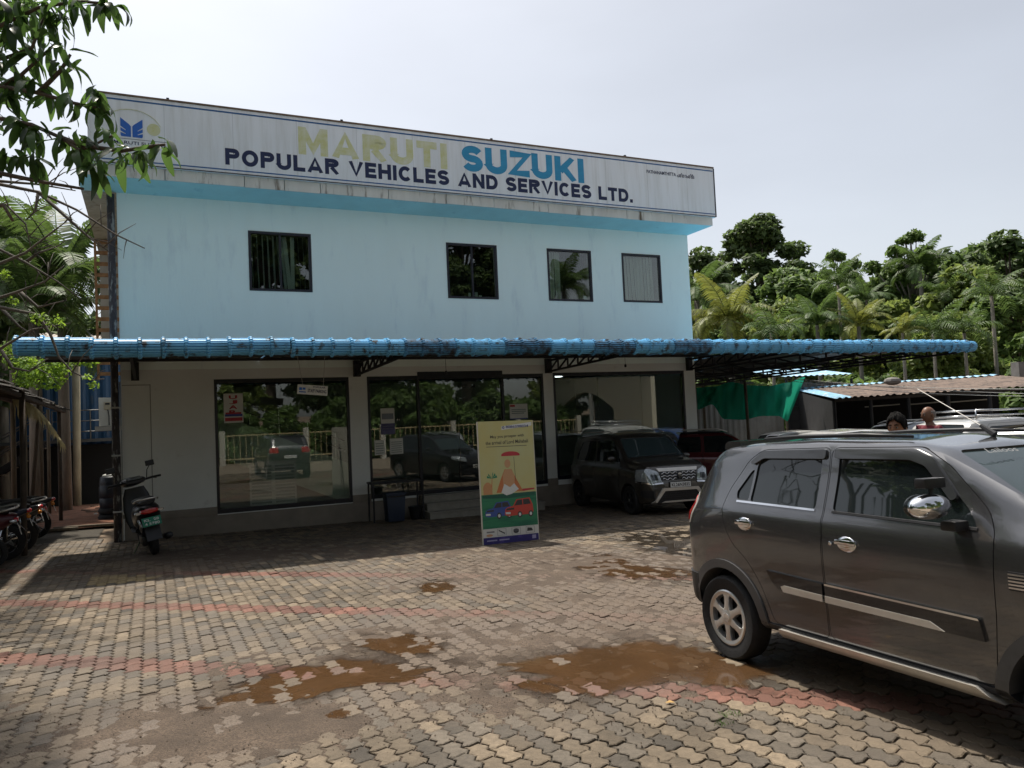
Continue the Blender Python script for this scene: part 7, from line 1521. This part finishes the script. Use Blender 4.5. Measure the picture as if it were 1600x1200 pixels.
# bright young tree over the lean-to
v = at(62, 590, 17.5); b = MB(); b.tube([(v.x-.3, v.y, G(v.x, v.y)-.1), (v.x-.1, v.y, 1.6), (v.x, v.y, 3.2)], [.05, .04, .02], 7)
yt = thing('young_tree', 'small tree with fresh bright green leaves over the lean-to roof', 'tree', (0, 0, 0)); b.build('trunk', m_bark, yt, smooth=True)
cl = [(*at(x, y, d_), r) for x, y, d_, r in ((30, 562, 17.5, .35), (58, 572, 17.3, .45), (85, 578, 17.4, .40), (70, 590, 17.2, .40), (45, 590, 17.6, .35), (98, 566, 17.2, .22), (84, 600, 17, .22), (120, 562, 17, .25), (140, 565, 17, .18), (20, 545, 17.6, .3))]
link('crown', cloud_mesh('crown', cl, 1500, .055, 4, L_brt), yt)
# ---- the mango tree over the viewer's left: big drooping leaves, each a piece
mg = thing('mango_tree', 'large-leaved mango tree reaching in from the upper left corner', 'tree', (0, 0, 0))
TR = Vector((-5.2, 3.6, G(-5.2, 3.6)))
b = MB(); b.tube([TR-Vector((0, 0, .3)), TR+Vector((.1, .1, 2.2)), TR+Vector((.3, .4, 4.4))], [.24, .20, .15], 12); b.build('trunk', m_bark, mg, smooth=True)
def leafm(L, W, fold, droop, seed):
    b = MB(); n = 7; rows = []
    for i in range(n+1):
        s = i/n; w_ = W*math.sin(math.pi*min(1, s*.93+.04))**.75*(1-.25*s); a = -droop*s; x = L*(math.sin(droop*s)/max(droop, .01)); z = -L*(1-math.cos(droop*s))/max(droop, .01); rows.append([(x, -w_, z+fold*w_+.004*math.sin(9*s+seed)), (x, 0, z), (x, w_, z+fold*w_+.004*math.cos(8*s+seed))])
    b.grid(rows); return b.mesh('leaf', L_mango, smooth=True)
LM = [leafm(.17, .027, .35, .5, 0), leafm(.20, .030, .2, 1.1, 1), leafm(.15, .026, .45, 1.5, 2), leafm(.22, .031, .25, .9, 3), leafm(.12, .021, .5, .3, 4), leafm(.18, .028, .6, 1.9, 5), leafm(.14, .018, .3, .7, 6)]
BR = [[(-70, 60, 4.9), (0, 40, 4.8), (60, 12, 4.7), (120, 2, 4.6), (175, 6, 4.5)], [(-60, 150, 4.8), (0, 135, 4.7), (60, 145, 4.6), (110, 160, 4.55), (150, 168, 4.5), (165, 158, 4.5)], [(-60, 200, 4.8), (0, 185, 4.7), (50, 195, 4.6), (95, 215, 4.5), (125, 235, 4.4), (150, 225, 4.4), (175, 212, 4.35)], [(95, 215, 4.5), (130, 228, 4.4), (190, 236, 4.3), (240, 228, 4.2), (258, 226, 4.2)], [(-50, 260, 4.6), (20, 275, 4.5), (70, 285, 4.5), (130, 295, 4.4)], [(-50, 100, 4.9), (10, 90, 4.8), (50, 75, 4.7), (70, 22, 4.7)], [(-30, 330, 4.3), (5, 320, 4.3), (20, 345, 4.3)], [(60, 145, 4.6), (95, 110, 4.6), (110, 85, 4.6)], [(0, 135, 4.7), (30, 120, 4.7), (85, 70, 4.7)]]
for br in BR:
    P_ = [at(*q) for q in br]; b = MB(); n = len(P_); b.tube(P_, [.016*(1-.7*i/n) for i in range(n)], 6); b.build('branch', m_bark, mg, smooth=True)
for br in BR[:3]+BR[4:7]:
    b = MB(); a = at(*br[0]); b.tube([TR+Vector((.3, .4, 4.0)), (TR+Vector((.3, .4, 4.0))).lerp(a, .5)+Vector((0, 0, .3)), a], [.07, .04, .018], 7); b.build('limb', m_bark, mg, smooth=True)
CL = [(8, 12, 4.7, 12), (40, 8, 4.7, 11), (75, 10, 4.65, 9), (112, 4, 4.6, 8), (128, 10, 4.55, 7), (170, 6, 4.5, 9), (60, 40, 4.7, 9), (95, 25, 4.65, 5), (20, 55, 4.75, 13), (5, 95, 4.75, 12), (45, 85, 4.7, 9), (30, 125, 4.7, 11), (70, 70, 4.65, 5), (8, 150, 4.65, 13), (62, 140, 4.6, 9), (88, 60, 4.6, 4), (92, 105, 4.6, 6), (110, 88, 4.55, 5), (110, 158, 4.5, 8), (150, 150, 4.5, 11), (160, 172, 4.45, 8), (30, 195, 4.65, 12), (60, 205, 4.55, 10), (95, 215, 4.5, 8), (125, 212, 4.4, 9), (168, 215, 4.35, 6), (12, 240, 4.55, 12), (55, 255, 4.5, 10), (130, 240, 4.4, 10), (150, 262, 4.35, 11), (190, 240, 4.3, 8), (215, 245, 4.25, 10), (250, 228, 4.2, 9), (150, 290, 4.4, 10), (195, 270, 4.3, 7), (25, 285, 4.5, 9), (70, 232, 4.5, 6), (5, 325, 4.3, 8), (18, 350, 4.3, 5), (225, 275, 4.25, 3)]
rr = random.Random(12); tot = 0
for (x, y, dep, n) in CL:
    c = at(x, y-4, dep)
    for i in range(n):
        if tot >= 298: break
        o = link('leaf', LM[rr.randrange(7)], mg, c+Vector((rr.uniform(-.035, .035), rr.uniform(-.06, .06), rr.uniform(-.03, .03))), (rr.uniform(-.6, .6), rr.uniform(.0, 1.2), i*2.4+rr.uniform(-.4, .4)), rr.uniform(.8, 1.12)); tot += 1
# remaining crown, up and behind to the left (also shades the yard edge)
rs = random.Random(6); cl = []
for i in range(34):
    x = rs.uniform(-330, 45); y = rs.uniform(-420, 250); d_ = rs.uniform(5.0, 8.0)
    if x > 20 and y > 60: continue
    v = at(x, y, d_); cl.append((v.x, v.y, v.z, rs.uniform(.35, .6)))
for i in range(12):
    v = at(rs.uniform(-260, 15), rs.uniform(-380, 90), rs.uniform(10, 13.5)); cl.append((v.x, v.y, v.z, rs.uniform(.6, 1.0)))
for i in range(22): cl.append((rs.uniform(-9, -5.6), rs.uniform(4.6, 8.6), rs.uniform(5.6, 10.5), rs.uniform(.5, 1.0)))
tag(link('crown', cloud_mesh('crown', cl, 9000, .10, 9, L_mango, flat=.9, asp=.26), mg), kind='stuff')
# ---- dry bare branches across the left
m_dryb = mat('bare_bark', (.13, .115, .10), .9, var=.3, vs=8)
bt = thing('bare_tree', 'bare dry branches reaching across from the left edge', 'tree', (0, 0, 0)); v0 = at(-160, 640, 8.2); b = MB(); b.tube([(v0.x, v0.y, G(v0.x, v0.y)-.2), (v0.x-.1, v0.y, 2.0), (v0.x, v0.y, 4.6)], [.10, .08, .05], 8); b.build('trunk', m_dryb, bt, smooth=True)
BB = [[(-160, 300), (0, 288), (60, 300), (120, 328), (180, 366), (226, 388)], [(60, 300), (110, 345), (140, 372), (170, 393)], [(-160, 300), (0, 283), (60, 288), (118, 298)], [(-160, 500), (-20, 420), (40, 395), (85, 360), (105, 345)], [(-160, 470), (0, 480), (60, 492), (80, 525), (92, 558), (112, 580), (140, 594), (163, 592)], [(-160, 560), (0, 545), (50, 515), (110, 505)], [(-160, 380), (0, 390), (40, 410), (90, 440), (130, 470)], [(-160, 440), (0, 465), (30, 455), (70, 440), (100, 415)], [(-60, 330), (10, 320), (40, 350), (50, 395)], [(30, 455), (60, 480), (100, 470)], [(40, 410), (60, 395), (90, 385)], [(0, 545), (20, 575), (45, 580), (75, 560)], [(60, 300), (55, 330), (40, 345)], [(0, 480), (30, 510), (60, 530)]]
rr = random.Random(3)
for k, br in enumerate(BB):
    dp = 7.6+.12*k; P_ = [at(x, y, dp) for x, y in br]; b = MB(); n = len(P_); b.tube(P_, [.022*(1-.78*i/(n-1)) for i in range(n)], 6)
    for j in range(5):
        i = rr.randrange(1, n); s = P_[i-1].lerp(P_[i], rr.random()); e = s+Vector((rr.uniform(-.1, .35), rr.uniform(-.2, .2), rr.uniform(-.25, .3))); b.tube([s, (s+e)/2+Vector((0, 0, .03)), e], [.007, .005, .002], 4)
    b.build('branch', m_dryb, bt, smooth=True)
cl = [(*at(x, y, 7.8), r) for x, y, r in ((60, 497, .10), (88, 503, .10), (20, 470, .07), (138, 590, .06), (146, 602, .07), (10, 430, .08))]
tag(link('young_leaves', cloud_mesh('young_leaves', cl, 260, .022, 8, L_brt), bt), kind='stuff')
# ---- trees behind the viewer across the road: mirrored in the glass, shading the low sky
for k in range(12):
    v = SP(-7+k*2.7, 22.6+.6*math.sin(k*1.9)); tree('bush', ORD[k]+' roadside shrub behind the boundary railing, seen only in the glass', 0, 0, 1.25+.2*math.sin(k), k*2.1, 'roadside shrubs behind the railing', 'shrub', 'shrub', world=v)
for k, (x, y, s_) in enumerate(((-12, 7, 1.0), (-11.5, 1.5, 1.1), (-10, -4, 1.0), (-13.5, -1.5, 1.2), (-7.5, -7, 1.0))):
    tree(['wide', 'round', 'light'][k % 3], ORD[k]+' tree on the open left side of the yard, seen only in the car windows', 0, 0, s_, k*1.3, 'trees beside the yard entrance', world=Vector((x, y, 0)))
for k in range(9):
    v = SP(-9+k*4.6, 25.5+2.0*math.sin(k*2.3)); tree(['wide', 'round', 'big', 'light'][k % 4] if k % 4 != 2 else 'round', ORD[k]+' roadside tree behind the boundary railing, seen only in the glass', 0, 0, .78+.10*math.sin(k*1.7), k*1.9, 'roadside trees behind the railing', world=v)
tree('big', 'tall roadside tree mirrored in the second upper window', 0, 0, 1.0, .5, 'roadside trees behind the railing', world=SP(17.6, 26))
tree('big', 'unseen tall roadside tree added to darken the reflection in the first upper window', 0, 0, 1.0, 2.5, 'roadside trees behind the railing', world=SP(6.6, 28))  # unseen tree added to keep bright sky out of this window's reflection
v = SP(24.2, 25.5); palm('coconut palm by the road mirrored in the third upper window', (v.x, v.y, v.z), 9.6, FR, 16, .9, .15, GP, 'coconut_palm', (0, 0), 77)
for k, (x, y, s_) in enumerate(((-10.5, 5.0, 1.7), (-11.5, 8.0, 1.9), (-12.5, 10.5, 1.9), (-11, 2.4, 1.7), (-12.5, 6.5, 2.2))):
    tree('bush', ORD[k]+' shrub on the open left side of the yard, seen only in the car windows', 0, 0, s_, k*1.3, 'shrubs beside the yard entrance', 'shrub', 'shrub', world=Vector((x, y, 0)))
for o in COL.objects:
    if o.name.startswith(('lettering', 'plate_lettering', 'sticker_lettering')): o['kind'] = 'stuff'
